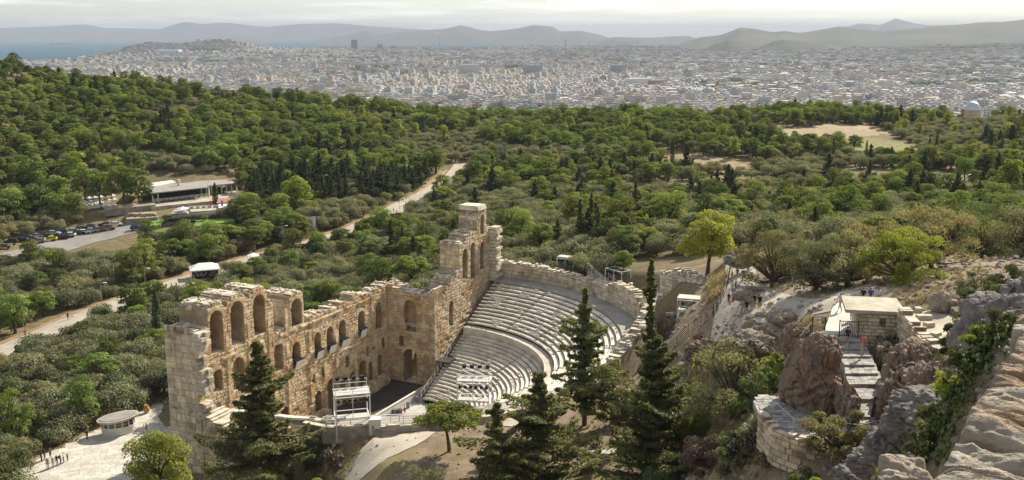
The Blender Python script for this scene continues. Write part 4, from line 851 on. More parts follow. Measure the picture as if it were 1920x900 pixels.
NM = {0: ('pine_tree', 'rounded green pine', 'pine tree', 'pines'), 1: ('bushy_tree', 'dull green bushy tree', 'tree', 'bushy trees'), 2: ('cypress_tree', 'narrow dark column cypress', 'cypress', 'column cypresses'),
      3: ('fir_tree', 'dark pointed conifer', 'conifer', 'dark conifers'), 4: ('poplar_tree', 'yellow green tall loose tree', 'tree', 'yellow green trees'), 5: ('oak_tree', 'dark round scrubby tree', 'tree', 'dark scrubby trees')}
for i in order:
    k = int(kind[i]); s = (.62+.46*rs.rand())*{0: 1.0, 1: .95, 2: .95, 3: .95, 4: 1.0, 5: .75}[k]; rz = rs.rand()*6.28
    if cnt[k] >= lim[k]: REST_SC.append((k+10, x[i], y[i], z[i], s, rz)); continue
    cnt[k] += 1; n = NM[k]; zn = zone2(px[i], py[i])+(', far left' if px[i] < 200 else ', left' if px[i] < 480 else ', centre left' if px[i] < 800 else ', centre' if px[i] < 1120 else ', right' if px[i] < 1520 else ', far right')+(' low' if py[i] > 330 else ' high' if py[i] < 250 else ''); planted(n[0], SETS[k][rs.randint(len(SETS[k]))], (x[i], y[i], z[i]-.2), n[1]+' '+zn, n[2], n[3]+' '+zn, rz, s)
# the far part of the wood: instances on points, one object
def scatter(name, rows, meshes, label):
    if not rows: return
    me = bpy.data.meshes.new(name); a = np.array([r[1:] for r in rows], float); me.from_pydata([tuple(q) for q in a[:, :3]], [], [])
    rs = np.random.RandomState(3)
    at = me.attributes.new('sc', 'FLOAT', 'POINT'); at.data.foreach_set('value', a[:, 3].astype(np.float32)); at = me.attributes.new('rz', 'FLOAT', 'POINT'); at.data.foreach_set('value', a[:, 4].astype(np.float32))
    at = me.attributes.new('ix', 'INT', 'POINT'); at.data.foreach_set('value', rs.randint(0, len(meshes), len(rows)).astype(np.int32))
    o = link(bpy.data.objects.new(name, me)); tag(o, label, None, None, 'stuff'); c = bpy.data.collections.new(name+'_kinds')
    for q, (cr, tr) in enumerate(meshes):
        mm = cr.copy(); bm = bmesh.new(); bm.from_mesh(cr); nf = len(bm.faces); bm.from_mesh(tr)
        bm.faces.ensure_lookup_table(); 
        for f in bm.faces[nf:]: f.material_index = 1
        mm = bpy.data.meshes.new('tree'); bm.to_mesh(mm); bm.free(); mm.materials.append(cr.materials[0]); mm.materials.append(tr.materials[0]); c.objects.link(bpy.data.objects.new('tree%02d' % q, mm))
    g = bpy.data.node_groups.new(name, 'GeometryNodeTree'); g.interface.new_socket('Geometry', in_out='INPUT', socket_type='NodeSocketGeometry'); g.interface.new_socket('Geometry', in_out='OUTPUT', socket_type='NodeSocketGeometry')
    N = g.nodes; L = g.links; i = N.new('NodeGroupInput'); ou = N.new('NodeGroupOutput'); ci = N.new('GeometryNodeCollectionInfo'); ci.inputs['Collection'].default_value = c; ci.inputs['Separate Children'].default_value = True
    ip = N.new('GeometryNodeInstanceOnPoints'); ip.inputs['Pick Instance'].default_value = True
    def na(n, t): q = N.new('GeometryNodeInputNamedAttribute'); q.data_type = t; q.inputs['Name'].default_value = n; return [s for s in q.outputs if s.enabled and s.name == 'Attribute'][0]
    cx = N.new('ShaderNodeCombineXYZ'); L.new(na('rz', 'FLOAT'), cx.inputs['Z']); er = N.new('FunctionNodeEulerToRotation'); L.new(cx.outputs[0], er.inputs[0])
    L.new(i.outputs[0], ip.inputs['Points']); L.new(ci.outputs[0], ip.inputs['Instance']); L.new(na('ix', 'INT'), ip.inputs['Instance Index']); L.new(er.outputs[0], ip.inputs['Rotation']); L.new(na('sc', 'FLOAT'), ip.inputs['Scale'])
    L.new(ip.outputs[0], ou.inputs[0]); md = o.modifiers.new('scatter', 'NODES'); md.node_group = g
for name, ks, ms, lab in (('far_olive_grove', (0, 11), OL, 'far olive trees and bushy trees of the grove and hills'), ('far_pine_wood', (1, 10), PN[:7], 'far pines covering the hills'), ('far_cypresses', (12,), CYP, 'far narrow cypresses on the hills'),
                          ('far_conifers', (2, 13), FIR, 'far dark conifers on the hills'), ('far_pale_trees', (14,), YEL, 'far yellow green trees on the hills'), ('far_scrub_trees', (3, 15), PN[7:], 'far dark scrubby trees on the hills')):
    scatter(name, [(r[0], r[1], r[2], r[3]-.2, r[4], r[5]) for r in REST_SC if r[0] in ks], ms, lab)
print('trees', len(REST_SC), cnt)
# ------------------------------------------------------------------ rocks, terrace, hut, stairs and parapet on the right
from mathutils import noise as MN
def rock_mesh(name, seed, r, sub=4, amp=.32, freq=1.3, m='rock', strata=.0):
    bm = bmesh.new(); bmesh.ops.create_icosphere(bm, subdivisions=sub, radius=1); o = Vector((seed*7.3, seed*3.1, seed*1.7)); R = Vector(r)
    for v in bm.verts:
        n = v.co.normalized(); q = Vector((n.x*r[0], n.y*r[1], n.z*r[2]))*freq/max(r)*1.6+o
        w_ = Vector((MN.noise(q*1.7), MN.noise(q*1.7+o), MN.noise(q*1.7-o)))*.35; v1 = MN.voronoi((q+w_)*1.25); v2 = MN.voronoi((q+w_)*3.1); a1 = v1[0][1]-v1[0][0]; a2 = v2[0][1]-v2[0][0]
        d = MN.fractal(q, 1.0, 2.0, 6)*amp*.5+(MN.noise(v1[1][0]*9.7)*.45-max(0, .16-a1)*1.5)*amp+(MN.noise(v2[1][0]*9.7)*.22-max(0, .12-a2)*.9)*amp+MN.fractal(q*5, 1.0, 2.0, 4)*amp*.10
        v.co = Vector((n.x*R.x, n.y*R.y, n.z*R.z))*(1+d)
    me = bpy.data.meshes.new(name); bm.to_mesh(me); bm.free(); me.materials.append(M[m]); me.polygons.foreach_set('use_smooth', [False]*len(me.polygons)); return me
def rock(name, seed, loc, r, label, m='rock', sub=5, amp=.32, rz=0, cat='rock', group=None, freq=1.3):
    o = link(bpy.data.objects.new(name, rock_mesh(name, seed, r, sub, amp, freq, m, 1))); o.location = loc; o.rotation_euler = (0, 0, rz); return tag(o, label, cat, group)
rock('rock_outcrop', 1, PD(1524, 715, 70.5), (2.15, 2.4, 3.5), 'big rounded brown rock left of the stone stair', sub=6, amp=.30)
rock('rock_outcrop', 2, PD(1588, 758, 67.2), (.75, 1.8, 1.5), 'rough brown rock foot between the paved terrace and the stair', sub=6, amp=.5)
rock('rock_outcrop', 3, PD(1541, 655, 73), (1.5, 1.6, 1.3), 'pale boulder on top of the big rounded rock', 'rockpale', amp=.3)
rock('rock_outcrop', 4, PD(1708, 722, 71.5), (2.0, 4.8, 3.2), 'steep brown rock face right of the stone stair under the wall', sub=6, amp=.42, rz=-.35)
rock('rock_outcrop', 5, PD(1672, 768, 67), (1.0, 2.2, 2.0), 'broken brown rock at the lower right of the stair', sub=6, amp=.5, rz=-.3)
rock('rock_outcrop', 6, PD(1768, 745, 63), (2.2, 3.4, 2.3), 'shaded brown rock below the end of the dry stone wall', sub=6, amp=.45)
rock('boulder', 7, P(1763, 568, 42.9), (.95, .8, 1.0), 'reddish boulder on the walled terrace behind the hut', 'rockpale', amp=.25)
rock('rock_outcrop', 8, PD(1466, 596, 97), (1.5, 1.4, .8), 'pale rock beside the upper path under the olives', 'rockpale')
rock('rock_outcrop', 9, PD(1405, 552, 112), (2.0, 1.8, 1.0), 'pale rock ledge left of the upper path olives', 'rockpale')
rock('rock_outcrop', 10, PD(1400, 648, 92), (2.6, 2.2, 1.4), 'sunlit pale crag below the visitors on the path', 'rockpale', sub=6, amp=.4)
rock('rock_outcrop', 11, PD(1325, 662, 102), (2.2, 1.8, 1.4), 'brown crag at the lower end of the wire fence', sub=6, amp=.45)
rock('rock_outcrop', 14, PD(1490, 640, 84), (1.2, 1.6, 1.6), 'brown rock left of the green railings', amp=.4)
rock('rock_outcrop', 15, PD(1390, 486, 150), (2.6, 2.2, 1.3), 'pale rock pile where the upper path bends', 'rockpale', amp=.45)
rock('cliff', 16, PD(1894, 622, 44), (1.4, 3.6, 1.7), 'grey cliff rock above the cactus hedge', 'greyrock', sub=6, amp=.35, cat='cliff')
rock('cliff', 17, PD(1958, 590, 56), (2.2, 4.0, 2.0), 'grey cliff at the right edge beside the white gully', 'greyrock', sub=6, amp=.4, cat='cliff')
rock('cliff', 18, PD(1846, 650, 50), (1.2, 3.4, 1.5), 'lower grey rock beside the walled terrace', 'greyrock', sub=6, amp=.4, cat='cliff')
for k, (px, py, r) in enumerate([(1722, 800, 1.0), (1752, 770, 1.1), (1690, 838, 1.0), (1740, 752, .9), (1655, 868, 1.0), (1618, 892, .9), (1705, 770, .8)]):
    g = G(px, py); rock('grey_rock', 30+k, g+np.array([0, 0, -.1*r]), (r*1.25, r*1.5, r*.8), ['grey rock between the cactus clumps', 'grey rock above the dry grass', 'low grey rock at the slope edge', 'grey rock under the cactus hedge', 'grey rock in the dry grass near the bottom', 'lowest grey rock at the bottom edge', 'small grey rock beside the rock face'][k], 'greyrock', 5, .38, k)
for k in range(26): # loose stones by the paths
    px, py = [(1330+RND.random()*170, 560+RND.random()*130), (1180+RND.random()*140, 640+RND.random()*60), (1640+RND.random()*160, 560+RND.random()*30)][k % 3]; g = G(px, py); s = .3+.5*RND.random()
    rock('loose_rock', 60+k, g, (s*1.3, s, s*.75), 'loose weathered rock on the slope '+('beside the upper path', 'below the fenced path', 'behind the walled terrace')[k % 3], 'rockpale', 2, .3, k, group='loose rocks '+('beside the upper path', 'below the fenced path', 'behind the walled terrace')[k % 3])
# --- polyline wall with stone blocks as a thing of its own
def stone_wall(name, pts, zb, zt, T, label, m='pale', ch=.32, bw=.55, seed=1, kindlimit=300, rough=.05, cat='wall', tint=(1, 1, 1), jag=.12, flip=False, ml=1.0, ops=(), obj=None, D=.25):
    pts = np.array([p[:2] for p in pts]); seg = np.r_[0, np.cumsum(np.hypot(*np.diff(pts, axis=0).T))]; o = obj or thing(name, label, cat, (float(pts[0, 0]), float(pts[0, 1]), 0))
    def pt(s, t):
        i = int(np.clip(np.searchsorted(seg, s)-1, 0, len(seg)-2)); d = (pts[i+1]-pts[i])/(seg[i+1]-seg[i]); q = pts[i]+d*(s-seg[i])
        if len(pts) > 2:  # blend the normal near the corners
            f = (s-seg[i])/(seg[i+1]-seg[i]); j = min(i+1, len(pts)-2) if f > .5 else max(i-1, 0); d2 = (pts[j+1]-pts[j])/(seg[j+1]-seg[j]); w = abs(f-.5); d = d*(1-w)+d2*w; d /= np.hypot(*d)
        n = np.array([-d[1], d[0]]) if not flip else np.array([d[1], -d[0]]); q = q+n*t; return float(q[0]), float(q[1])
    z0 = (lambda s: float(np.interp(s, seg, zb))) if not np.isscalar(zb) else zb; z1 = (lambda s: float(np.interp(s, seg, zt))+jag*rn_(s, 1.5)) if not np.isscalar(zt) else (lambda s: zt+jag*rn_(s, 1.5))
    wl = wall('wall_core', pt, 0, float(seg[-1]), z0, z1, T, ops, D, ch, bw, m, 'pale', seed, rough, True, .3, True, flip, .02, o, tint, 'stone', 1, ml)
    flush('stone', 'small_stones', kindlimit); return o, pt, seg
# ticket hut
h0 = P(1608, 636, 40)[:2]; hx = P(1683, 640, 40)[:2]; hd = (hx-h0)/np.hypot(*(hx-h0)); hn = np.array([-hd[1], hd[0]]); HW, HD = 3.5, 4.3
hut, _, _ = stone_wall('stone_hut', [h0, h0+hd*HW], 38.6, 42.28, .35, 'small rubble stone hut with a flat concrete roof at the head of the stair', seed=41, jag=0, cat='hut', tint=(1, .95, .86), ops=[(1.9, .45, 41.1, 42.0, False)], ml=0)
stone_wall('', [h0+hn*HD, h0], 38.8, 42.28, .35, '', seed=42, jag=0, tint=(1, .95, .86), obj=hut, kindlimit=0, ml=0); stone_wall('', [h0+hd*HW, h0+hd*HW+hn*HD], 39.5, 42.28, .35, '', seed=43, jag=0, tint=(1, .95, .86), obj=hut, kindlimit=0, ml=0)
b = MB(); q = [h0+hd*-1.15-hn*.25, h0+hd*(HW+.15)-hn*.25, h0+hd*(HW+.15)+hn*(HD+.2), h0+hd*-.95+hn*(HD+.2)]; n = 8
b.prism([tuple(x) for x in q], 42.3, 42.58); b.build('roof', M['concrete'], hut)
b = MB(); c = h0+hd*1.9-hn*.02; b.box((*c, 41.55), (.5, .06, .06), math.atan2(hd[1], hd[0])); 
for k in (-.1, .1): b.bar((*(c+hd*k), 41.1), (*(c+hd*k), 42.0), .03)
b.build('window_bars', M['dark'], hut)
# walled terrace and its dry stone wall
dw = [P(1683, 588, 42.4), P(1702, 612, 42.2), P(1727, 641, 42.0), P(1752, 658, 41.8), P(1798, 672, 41.8)]
stone_wall('dry_stone_wall', [q[:2] for q in dw], [39.3, 39.4, 39.6, 40.2, 40.6], [42.9, 42.6, 42.3, 42.1, 42.1], .9, 'curving dry stone retaining wall that runs right from the hut', seed=44, ch=.34, bw=.6, rough=.10, cat='wall', tint=(1, .95, .88), flip=False)
b = MB(); pp = [P(1690, 590, 42.1)]+[P(a, c, 42.1) for a, c in ((1722, 627), (1750, 652), (1800, 664), (1835, 640), (1850, 600), (1840, 575), (1760, 580))]
b.prism([(q[0], q[1]) for q in pp], 41.6, 42.12); tag(b.build('terrace_floor', M['gravel']), 'sandy floor of the walled terrace right of the hut', None, None, 'structure')
for k, (px, py, w) in enumerate([(1733, 592, 1.6), (1742, 606, 1.0), (1755, 625, 1.0), (1768, 634, .8), (1780, 640, .9), (1722, 578, .9)]):
    q = P(px, py, 42.4); b = MB(); b.box(q-np.array([0, 0, .15]), (w*.8, .55, .45), .3*k, 0, (.9, .9, .9), None, .93); tag(b.build('marble_block', M['pale']), ['long worked marble block beside the boulder', 'marble block lying behind the wall by the long block', 'marble block at the bend of the dry stone wall', 'small marble block past the wall bend', 'last marble block along the dry stone wall', 'upright marble block against the hut terrace'][k], 'block')
# paved landing before the hut with its gate, and the stair
b = MB(); pp = [P(a, c, 40.1) for a, c in ((1540, 634), (1610, 640), (1612, 585), (1606, 560), (1588, 556), (1562, 575))]; b.prism([(q[0], q[1]) for q in pp], 39.2, 40.12); tag(b.build('landing', M['pave']), 'sunlit paved landing before the hut', None, None, 'structure')
stair = thing('stone_stair', 'worn stone stair climbing from the paved terrace to the hut', 'stairs', tuple(P(1600, 790, 38.5)))
E_ = [(640, 1556, 1612, 40.15), (654, 1562, 1622, 40.0), (668, 1570, 1634, 39.84), (684, 1584, 1640, 39.68), (700, 1585, 1647, 39.52), (720, 1590, 1658, 39.34), (748, 1580, 1638, 39.1), (781, 1574, 1632, 38.84), (793, 1570, 1637, 38.66)]
rs = np.random.RandomState(3)
for k in range(len(E_)):
    y0, l0, r0, z0 = E_[k]; y1, l1, r1, z1 = E_[k-1] if k else (630, 1545, 1612, 40.2); f0, f1 = P(l0, y0, z0), P(r0, y0, z0); b0, b1 = P(l1-2, y1-4, z0), P(r1+2, y1-4, z0); b = MB()
    n = 5; m_ = 3
    for i in range(n):
        for j in range(m_):
            g = .012; uu = [(i+g*1.5)/n, (i+1-g*1.5)/n]; vv = [(j+.03)/m_ if j else 0, (j+.97)/m_]; L2 = lambda u, v: (f0*(1-u)+f1*u)*(1-v)+(b0*(1-u)+b1*u)*v
            dz = (rs.rand()-.5)*.035; q = [L2(uu[0], vv[0]), L2(uu[1], vv[0]), L2(uu[1], vv[1]), L2(uu[0], vv[1])]; kk = .85+.3*rs.rand(); b.hexa([(x, y, z-1.7) for x, y, z in q]+[(x, y, z+dz) for x, y, z in q], 0, (kk, kk, kk))
    b.build('step', M['cobble'], stair)
tp = [(1412, 752), (1432, 742), (1452, 742), (1478, 760), (1502, 772), (1570, 790), (1640, 782), (1664, 800), (1650, 822), (1592, 833), (1545, 832), (1498, 826), (1452, 808), (1424, 778)]
b = MB(); b.prism([tuple(P(a, c, 38.45)[:2]) for a, c in tp], 37.9, 38.45); o = b.build('paved_terrace', M['cobble']); tag(o, 'curved paved terrace at the foot of the stair', None, None, 'structure')
tw = [P(a, c, 38.45)[:2] for a, c in tp]; cx, cyy = np.mean(tw, 0); b = MB(); rs = np.random.RandomState(8); lo, hi = np.min(tw, 0), np.max(tw, 0); npv = 0
for yy in np.arange(lo[1], hi[1], .52):      # slabs of the paving that show at this distance
    xx = lo[0]+rs.rand()*.5
    while xx < hi[0]:
        w = .45+.5*rs.rand(); cxm = (xx+w/2, yy+.25)
        if inpoly(np.array([cxm[0]]), np.array([cxm[1]]), [tuple(q) for q in tw])[0]:
            k = .8+.4*rs.rand(); v = [(xx+.02+.05*rs.rand(), yy+.02), (xx+w-.02-.05*rs.rand(), yy+.02+.04*rs.rand()), (xx+w-.02, yy+.48), (xx+.02, yy+.49-.04*rs.rand())]; s_ = MB(); s_.prism(v, 38.44, 38.475+.03*rs.rand(), 0, (k, k, k))
            if npv < 300: s_.build('paving_slab', M['cobble'], o); npv += 1
        xx += w
stone_wall('terrace_wall', [P(a, c, 38.45)[:2] for a, c in ((1660, 826), (1592, 834), (1545, 834), (1498, 828), (1450, 810), (1421, 778))][::-1], 36.0, 38.62, .55, 'low curved rubble wall that holds up the paved terrace', seed=45, ch=.42, bw=.75, rough=.08, tint=(.95, .88, .80), flip=False)
# gate, railings, ropes
gt = thing('iron_gate', 'dark iron bar gate beside the hut', 'gate', tuple(P(1575, 634, 40.1))); b = MB(); a_, c_ = P(1573, 632, 40.15), P(1608, 634, 40.15); b.bar(a_+[0, 0, 1.4], c_+[0, 0, 1.4], .05); b.bar(a_+[0, 0, .15], c_+[0, 0, .15], .05); b.bar(a_, a_+[0, 0, 1.5], .07); b.bar(c_, c_+[0, 0, 1.5], .07); b.build('frame', M['dark'], gt)
for k in range(1, 10): b = MB(); q = a_+(c_-a_)*k/10; b.bar(q+[0, 0, .15], q+[0, 0, 1.4], .03); b.build('bar', M['dark'], gt)
railing('green_railing', [P(1522, 628, 40.2), P(1546, 628, 40.3)], 1.6, 'green railing on the rock above the landing edge', m='green_rail', r=.04, every=1.2)
railing('green_railing', [P(1498, 664, 39.9), P(1518, 640, 40.2)], 1.5, 'green railing at the left brow of the big rock', m='green_rail', r=.04, every=1.5)
railing('rope_fence', [P(1450, 772, 38.45), P(1487, 806, 38.45), P(1613, 818, 38.45), P(1662, 806, 38.45)], .85, 'thin rope fence on short posts across the paved terrace', 'fence', 'cream', 1, .025, 9)
railing('wire_fence', [G(1248, 668)+[0, 0, .1], G(1290, 628)+[0, 0, .1], G(1338, 590)+[0, 0, .1]], 1.35, 'dark wire mesh fence along the rock path above the seats', 'fence', 'dark', 5, .035, 2.2, ground=True)
railing('wire_fence', [G(1345, 585)+[0, 0, .1], G(1362, 545)+[0, 0, .1], G(1370, 500)+[0, 0, .1]], 1.35, 'dark wire fence beside the people on the upper path', 'fence', 'dark', 4, .035, 2.6, ground=True)
railing('rope_fence', [G(1345, 596)+[0, 0, .1], G(1470, 605)+[0, 0, .1]], .8, 'rope strung across the bare rock above the crag', 'fence', 'cream', 1, .02, 7, ground=True)
drape('upper_path', [G(px, py) for px, py in ((1376, 470), (1385, 500), (1388, 530), (1375, 565), (1385, 590), (1450, 585), (1530, 580), (1600, 552), (1680, 548))], [5, 4, 4.5, 5, 7, 6, 5, 7, 6], M['gravel'], .06, 1.2, 7, label='pale trodden path past the olives')
drape('white_gully', [G(px, py) for px, py in ((1858, 545), (1835, 570), (1805, 588))], [2.5, 3, 3], M['pave'], .08, 1, 5, col=(1, 1, 1), label='white sunlit gully beside the cliff')
drape('theatre_path', [G(px, py) for px, py in ((650, 905), (690, 870), (735, 835), (770, 815), (815, 806), (900, 798), (985, 790))], [5, 6, 6.5, 7, 6, 5, 4], M['gravel'], .08, 1.2, 8, label='pale gravel path round the rim of the seats')
drape('stone_walk', [G(px, py) for px, py in ((985, 862), (1050, 858), (1110, 852), (1160, 846), (1210, 838), (1240, 826))], [1.6]*6, M['pave'], .1, 1, 4, col=(1.1, 1.1, 1.1), label='white paved walk across the bare slope')
railing('path_rope', [G(668, 878)+[0, 0, .1], G(700, 838)+[0, 0, .1], G(722, 808)+[0, 0, .1]], .9, 'rope railing on the left side of the gravel path', 'railing', 'cream', 1, .03, 6, ground=True)
railing('mesh_fence', [P(732, 800, 16.4), P(782, 797, 16.4)], 1.3, 'wire mesh fence panel at the end of the gravel path', 'fence', 'dark', 5, .025, 1.6)
# --- the parapet in the foreground
pw = thing('parapet_wall', 'broad foreground parapet of weathered stone slabs at the bottom right', 'wall', (2.6, 5.2, 61)); ZT = H-2.2
e0, e1 = P(1758, 868, ZT)[:2], P(1920, 584, ZT)[:2]; ed = (e1-e0)/np.hypot(*(e1-e0)); en = np.array([ed[1], -ed[0]])
def slab(seed, c, L, W_, Ht, rz, name='stone_slab', m='parapet', parent=None, nx=22, ny=10, nz_=5):
    bm = bmesh.new(); bmesh.ops.create_cube(bm, size=1)
    bmesh.ops.subdivide_edges(bm, edges=bm.edges[:], cuts=9, use_grid_fill=True); o = Vector((seed*5.7, seed*2.9, seed))
    for v in bm.verts:
        q = v.co.copy(); p = Vector((q.x*L, q.y*W_, q.z*Ht)); rad = .045; 
        e = Vector((max(abs(q.x)*L-(L/2-rad), 0)*(1 if q.x > 0 else -1), max(abs(q.y)*W_-(W_/2-rad), 0)*(1 if q.y > 0 else -1), max(abs(q.z)*Ht-(Ht/2-rad), 0)*(1 if q.z > 0 else -1)))
        if e.length > rad: p -= e*(1-rad/e.length)
        n = Vector((MN.fractal(p*2.2+o, 1, 2, 4), MN.fractal(p*2.2+o+Vector((9, 0, 0)), 1, 2, 4), MN.fractal(Vector((p.x*1.5, p.y*4, p.z))+o, 1, 2, 5)))
        p += Vector((n.x*.06, n.y*.06, n.z*.085-.05*max(0, .25-abs(MN.noise(Vector((p.x*1.2, p.y*5, seed*1.3))))*2))); p.y += .05*MN.noise(Vector((p.x*1.4, seed*3.3, 0))); v.co = p
    bmesh.ops.subdivide_edges(bm, edges=bm.edges[:], cuts=2, use_grid_fill=True)
    for v in bm.verts:
        q = Vector((v.co.x*3.2, v.co.y*8.5, v.co.z*8))+o; w_ = MN.voronoi(q)[0]; w2 = MN.voronoi(q*2.7)[0]
        v.co += Vector((0, 0, .010*MN.noise(v.co*19+o)+.016*MN.noise(v.co*7+o)-.075*max(0, .22-(w_[1]-w_[0]))-.04*max(0, .2-(w2[1]-w2[0]))+.022*MN.noise(Vector((v.co.x*1.5, v.co.y*16, seed)))))
    me = bpy.data.meshes.new(name); bm.to_mesh(me); bm.free(); me.materials.append(M[m]); me.polygons.foreach_set('use_smooth', [True]*len(me.polygons))
    a = me.attributes.new('Col', 'FLOAT_COLOR', 'FACE'); k = .88+.24*RND.random(); a.data.foreach_set('color', np.tile((k*1.02, k, k*.98, 1), len(me.polygons)).astype(np.float32))
    ob = link(bpy.data.objects.new(name, me), parent); ob.location = Vector(c)-parent.location; ob.rotation_euler = (0, (RND.random()-.5)*.05, rz); return ob
u = -1.35; k = 0; ang = math.atan2(en[1], en[0])
while u < 5.2:
    w = .24+.17*RND.random(); L1 = .75+.5*RND.random(); c = e0+ed*(u+w/2); off = -.04+.12*RND.random()-(.0 if k % 3 else .05)
    p1 = c+en*(L1/2+off); slab(k+1, (*p1, ZT-.17+.09*RND.random()), L1-.03, w-.022, .32, ang+(RND.random()-.5)*.06, parent=pw)
    L2_ = .8+.5*RND.random(); p2 = c+en*(L1+off+L2_/2); slab(k+51, (*p2, ZT-.18+.10*RND.random()), L2_-.03, w-.022, .32, ang+(RND.random()-.5)*.06, parent=pw)
    u += w; k += 1
p = P(1688, 925, ZT-.2); slab(99, tuple(p), .26, .22, .26, ang+.3, parent=pw)
b = MB(); q0, q1 = e0-ed*2.2+en*.10, e0+ed*9+en*.10; b.prism([tuple(q0), tuple(q1), tuple(q1+en*2.2), tuple(q0+en*2.2)], 52, ZT-.17); b.build('wall_body', M['rockpale'], pw)
# --- prickly pears and rough grass below the parapet
def pad_mesh(seed):
    bm = bmesh.new(); bmesh.ops.create_icosphere(bm, subdivisions=1, radius=1)
    for v in bm.verts: v.co = Vector((v.co.x*.13*(1+.25*v.co.z), v.co.y*.028, .17+v.co.z*.17))
    me = bpy.data.meshes.new('pad'); bm.to_mesh(me); bm.free(); me.materials.append(M['cactus']); me.polygons.foreach_set('use_smooth', [True]*len(me.polygons)); return me
PAD = pad_mesh(1); CACT = []
def cactus(loc, n, seed, label, R=.9):
    o = thing('prickly_pear', label, 'cactus', tuple(loc), 0, 'prickly pears below the parapet'); rs = np.random.RandomState(seed); st = []
    for k in range(n):
        if k < n//2.2 or not st: a = rs.rand()*6.28; q = R*math.sqrt(rs.rand()); base = Vector((math.cos(a)*q, math.sin(a)*q, 0)); lvl = 0
        else: base, lvl = st[rs.randint(len(st))]
        sc = .42-.04*lvl+.16*rs.rand(); ax = Matrix.Rotation(rs.rand()*6.28, 3, 'Z') @ Matrix.Rotation((rs.rand()-.5)*1.3, 3, 'X') @ Matrix.Rotation((rs.rand()-.5)*1.1, 3, 'Y')
        pd = link(bpy.data.objects.new('pad', PAD), o); pd.location = base; pd.rotation_euler = ax.to_euler(); pd.scale = (sc, sc, sc)
        if lvl < 2: st.append((base+ax @ Vector((0, 0, .31*sc)), lvl+1))
    return o
CP_ = [(1712, 880, 'lowest'), (1745, 868, 'bottom right'), (1732, 838, 'lower'), (1765, 835, 'wide lower'), (1770, 795, 'leaning'), (1752, 800, 'small'), (1788, 765, 'dense'), (1772, 745, 'middle'), (1800, 735, 'tall middle'), (1812, 705, 'upper middle'), (1830, 685, 'spreading upper'), (1842, 660, 'upper'), (1858, 640, 'thick upper'), (1872, 618, 'topmost')]
for k, (px, py, nm) in enumerate(CP_): g = G(px+16, py+14); cactus(g, 66, 70+k, nm+' clump of prickly pear on the slope below the parapet', .6+.15*(k % 2))
def tufts(name, poly, n, h, m, seed, label, w=.012):
    rs = np.random.RandomState(seed); xs = [p[0] for p in poly]; ys = [p[1] for p in poly]; V = []; Fc = []; k = 0
    while k < n:
        px = min(xs)+(max(xs)-min(xs))*rs.rand(); py = min(ys)+(max(ys)-min(ys))*rs.rand()
        if not inpoly(np.array([px]), np.array([py]), poly)[0]: continue
        g = G(px, py)
        for q in range(16):
            a = rs.rand()*6.28; b_ = g[:2]+rs.normal(size=2)*.12; t = b_+np.array([math.cos(a), math.sin(a)])*h*(.2+.5*rs.rand()); hh = h*(.5+.7*rs.rand()); z = gz(*b_); d = np.array([-math.sin(a), math.cos(a)])*w*(g[1]/22)
            V += [(*(b_-d), z-.03), (*(b_+d), z-.03), (*t, z+hh)]; Fc.append((len(V)-3, len(V)-2, len(V)-1))
        k += 1
    me = arr_mesh(name, np.array(V), np.array(Fc), [M[m]], None, np.full((len(Fc), 3), .6)); tag(link(bpy.data.objects.new(name, me)), label, None, None, 'stuff')
SLP = [(1560, 900), (1620, 838), (1665, 800), (1720, 745), (1760, 735), (1740, 800), (1690, 850), (1640, 900)]
tufts('dry_grass', SLP, 420, .5, 'straw', 4, 'dry yellow grass on the slope above the terrace'); tufts('green_grass', SLP, 260, .4, 'lime', 5, 'green weeds among the dry grass')
tufts('dry_grass', [(1330, 520), (1362, 515), (1350, 560), (1325, 570)], 90, 1.0, 'straw', 6, 'tall dry grass beside the upper wire fence', .02)
tufts('dry_grass', [(1280, 640), (1400, 650), (1420, 690), (1300, 720)], 140, .6, 'straw', 7, 'dry grass below the crag', .014)
tufts('dry_grass', [(560, 900), (640, 850), (690, 830), (650, 900)], 160, .35, 'straw', 8, 'short dry grass left of the gravel path', .014)
# --- trees and shrubs of the foreground, each a thing
def at(px, d): u = (px-960)/F; k = d*CP+(H-gz(u*d, d))*SP; x = u*k; return (x, d, gz(x, d)-.15)
def tree(name, ms, px, d, label, cat='tree', rz=0, sc=1, z=None, top=None):
    l = at(px, d)
    if top is not None: sc = (1, 1, (PD(px, top, d)[2]-l[2])/max(v.co.z for v in ms[0].vertices))
    return planted(name, ms, l if z is None else (l[0], l[1], z), label, cat, None, rz, sc)
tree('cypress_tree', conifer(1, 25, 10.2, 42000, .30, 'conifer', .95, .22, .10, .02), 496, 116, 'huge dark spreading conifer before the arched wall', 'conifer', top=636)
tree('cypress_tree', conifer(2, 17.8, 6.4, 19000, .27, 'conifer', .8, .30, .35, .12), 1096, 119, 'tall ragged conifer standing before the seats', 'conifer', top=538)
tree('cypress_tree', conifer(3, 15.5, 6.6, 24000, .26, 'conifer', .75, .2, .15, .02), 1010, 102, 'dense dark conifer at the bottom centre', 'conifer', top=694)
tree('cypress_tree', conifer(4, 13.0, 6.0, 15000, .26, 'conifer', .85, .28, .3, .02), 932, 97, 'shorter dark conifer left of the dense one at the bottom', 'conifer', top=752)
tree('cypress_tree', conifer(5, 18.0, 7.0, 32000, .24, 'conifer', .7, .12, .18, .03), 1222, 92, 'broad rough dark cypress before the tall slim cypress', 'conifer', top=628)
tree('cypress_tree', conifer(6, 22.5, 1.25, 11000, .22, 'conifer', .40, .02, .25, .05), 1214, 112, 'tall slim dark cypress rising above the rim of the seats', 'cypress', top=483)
tree('cypress_tree', column(7, 12.5, 1.0, 3500, .2, 'cypress'), 297, 205, 'single slim cypress left of the tower beside the promenade', 'cypress', top=540)
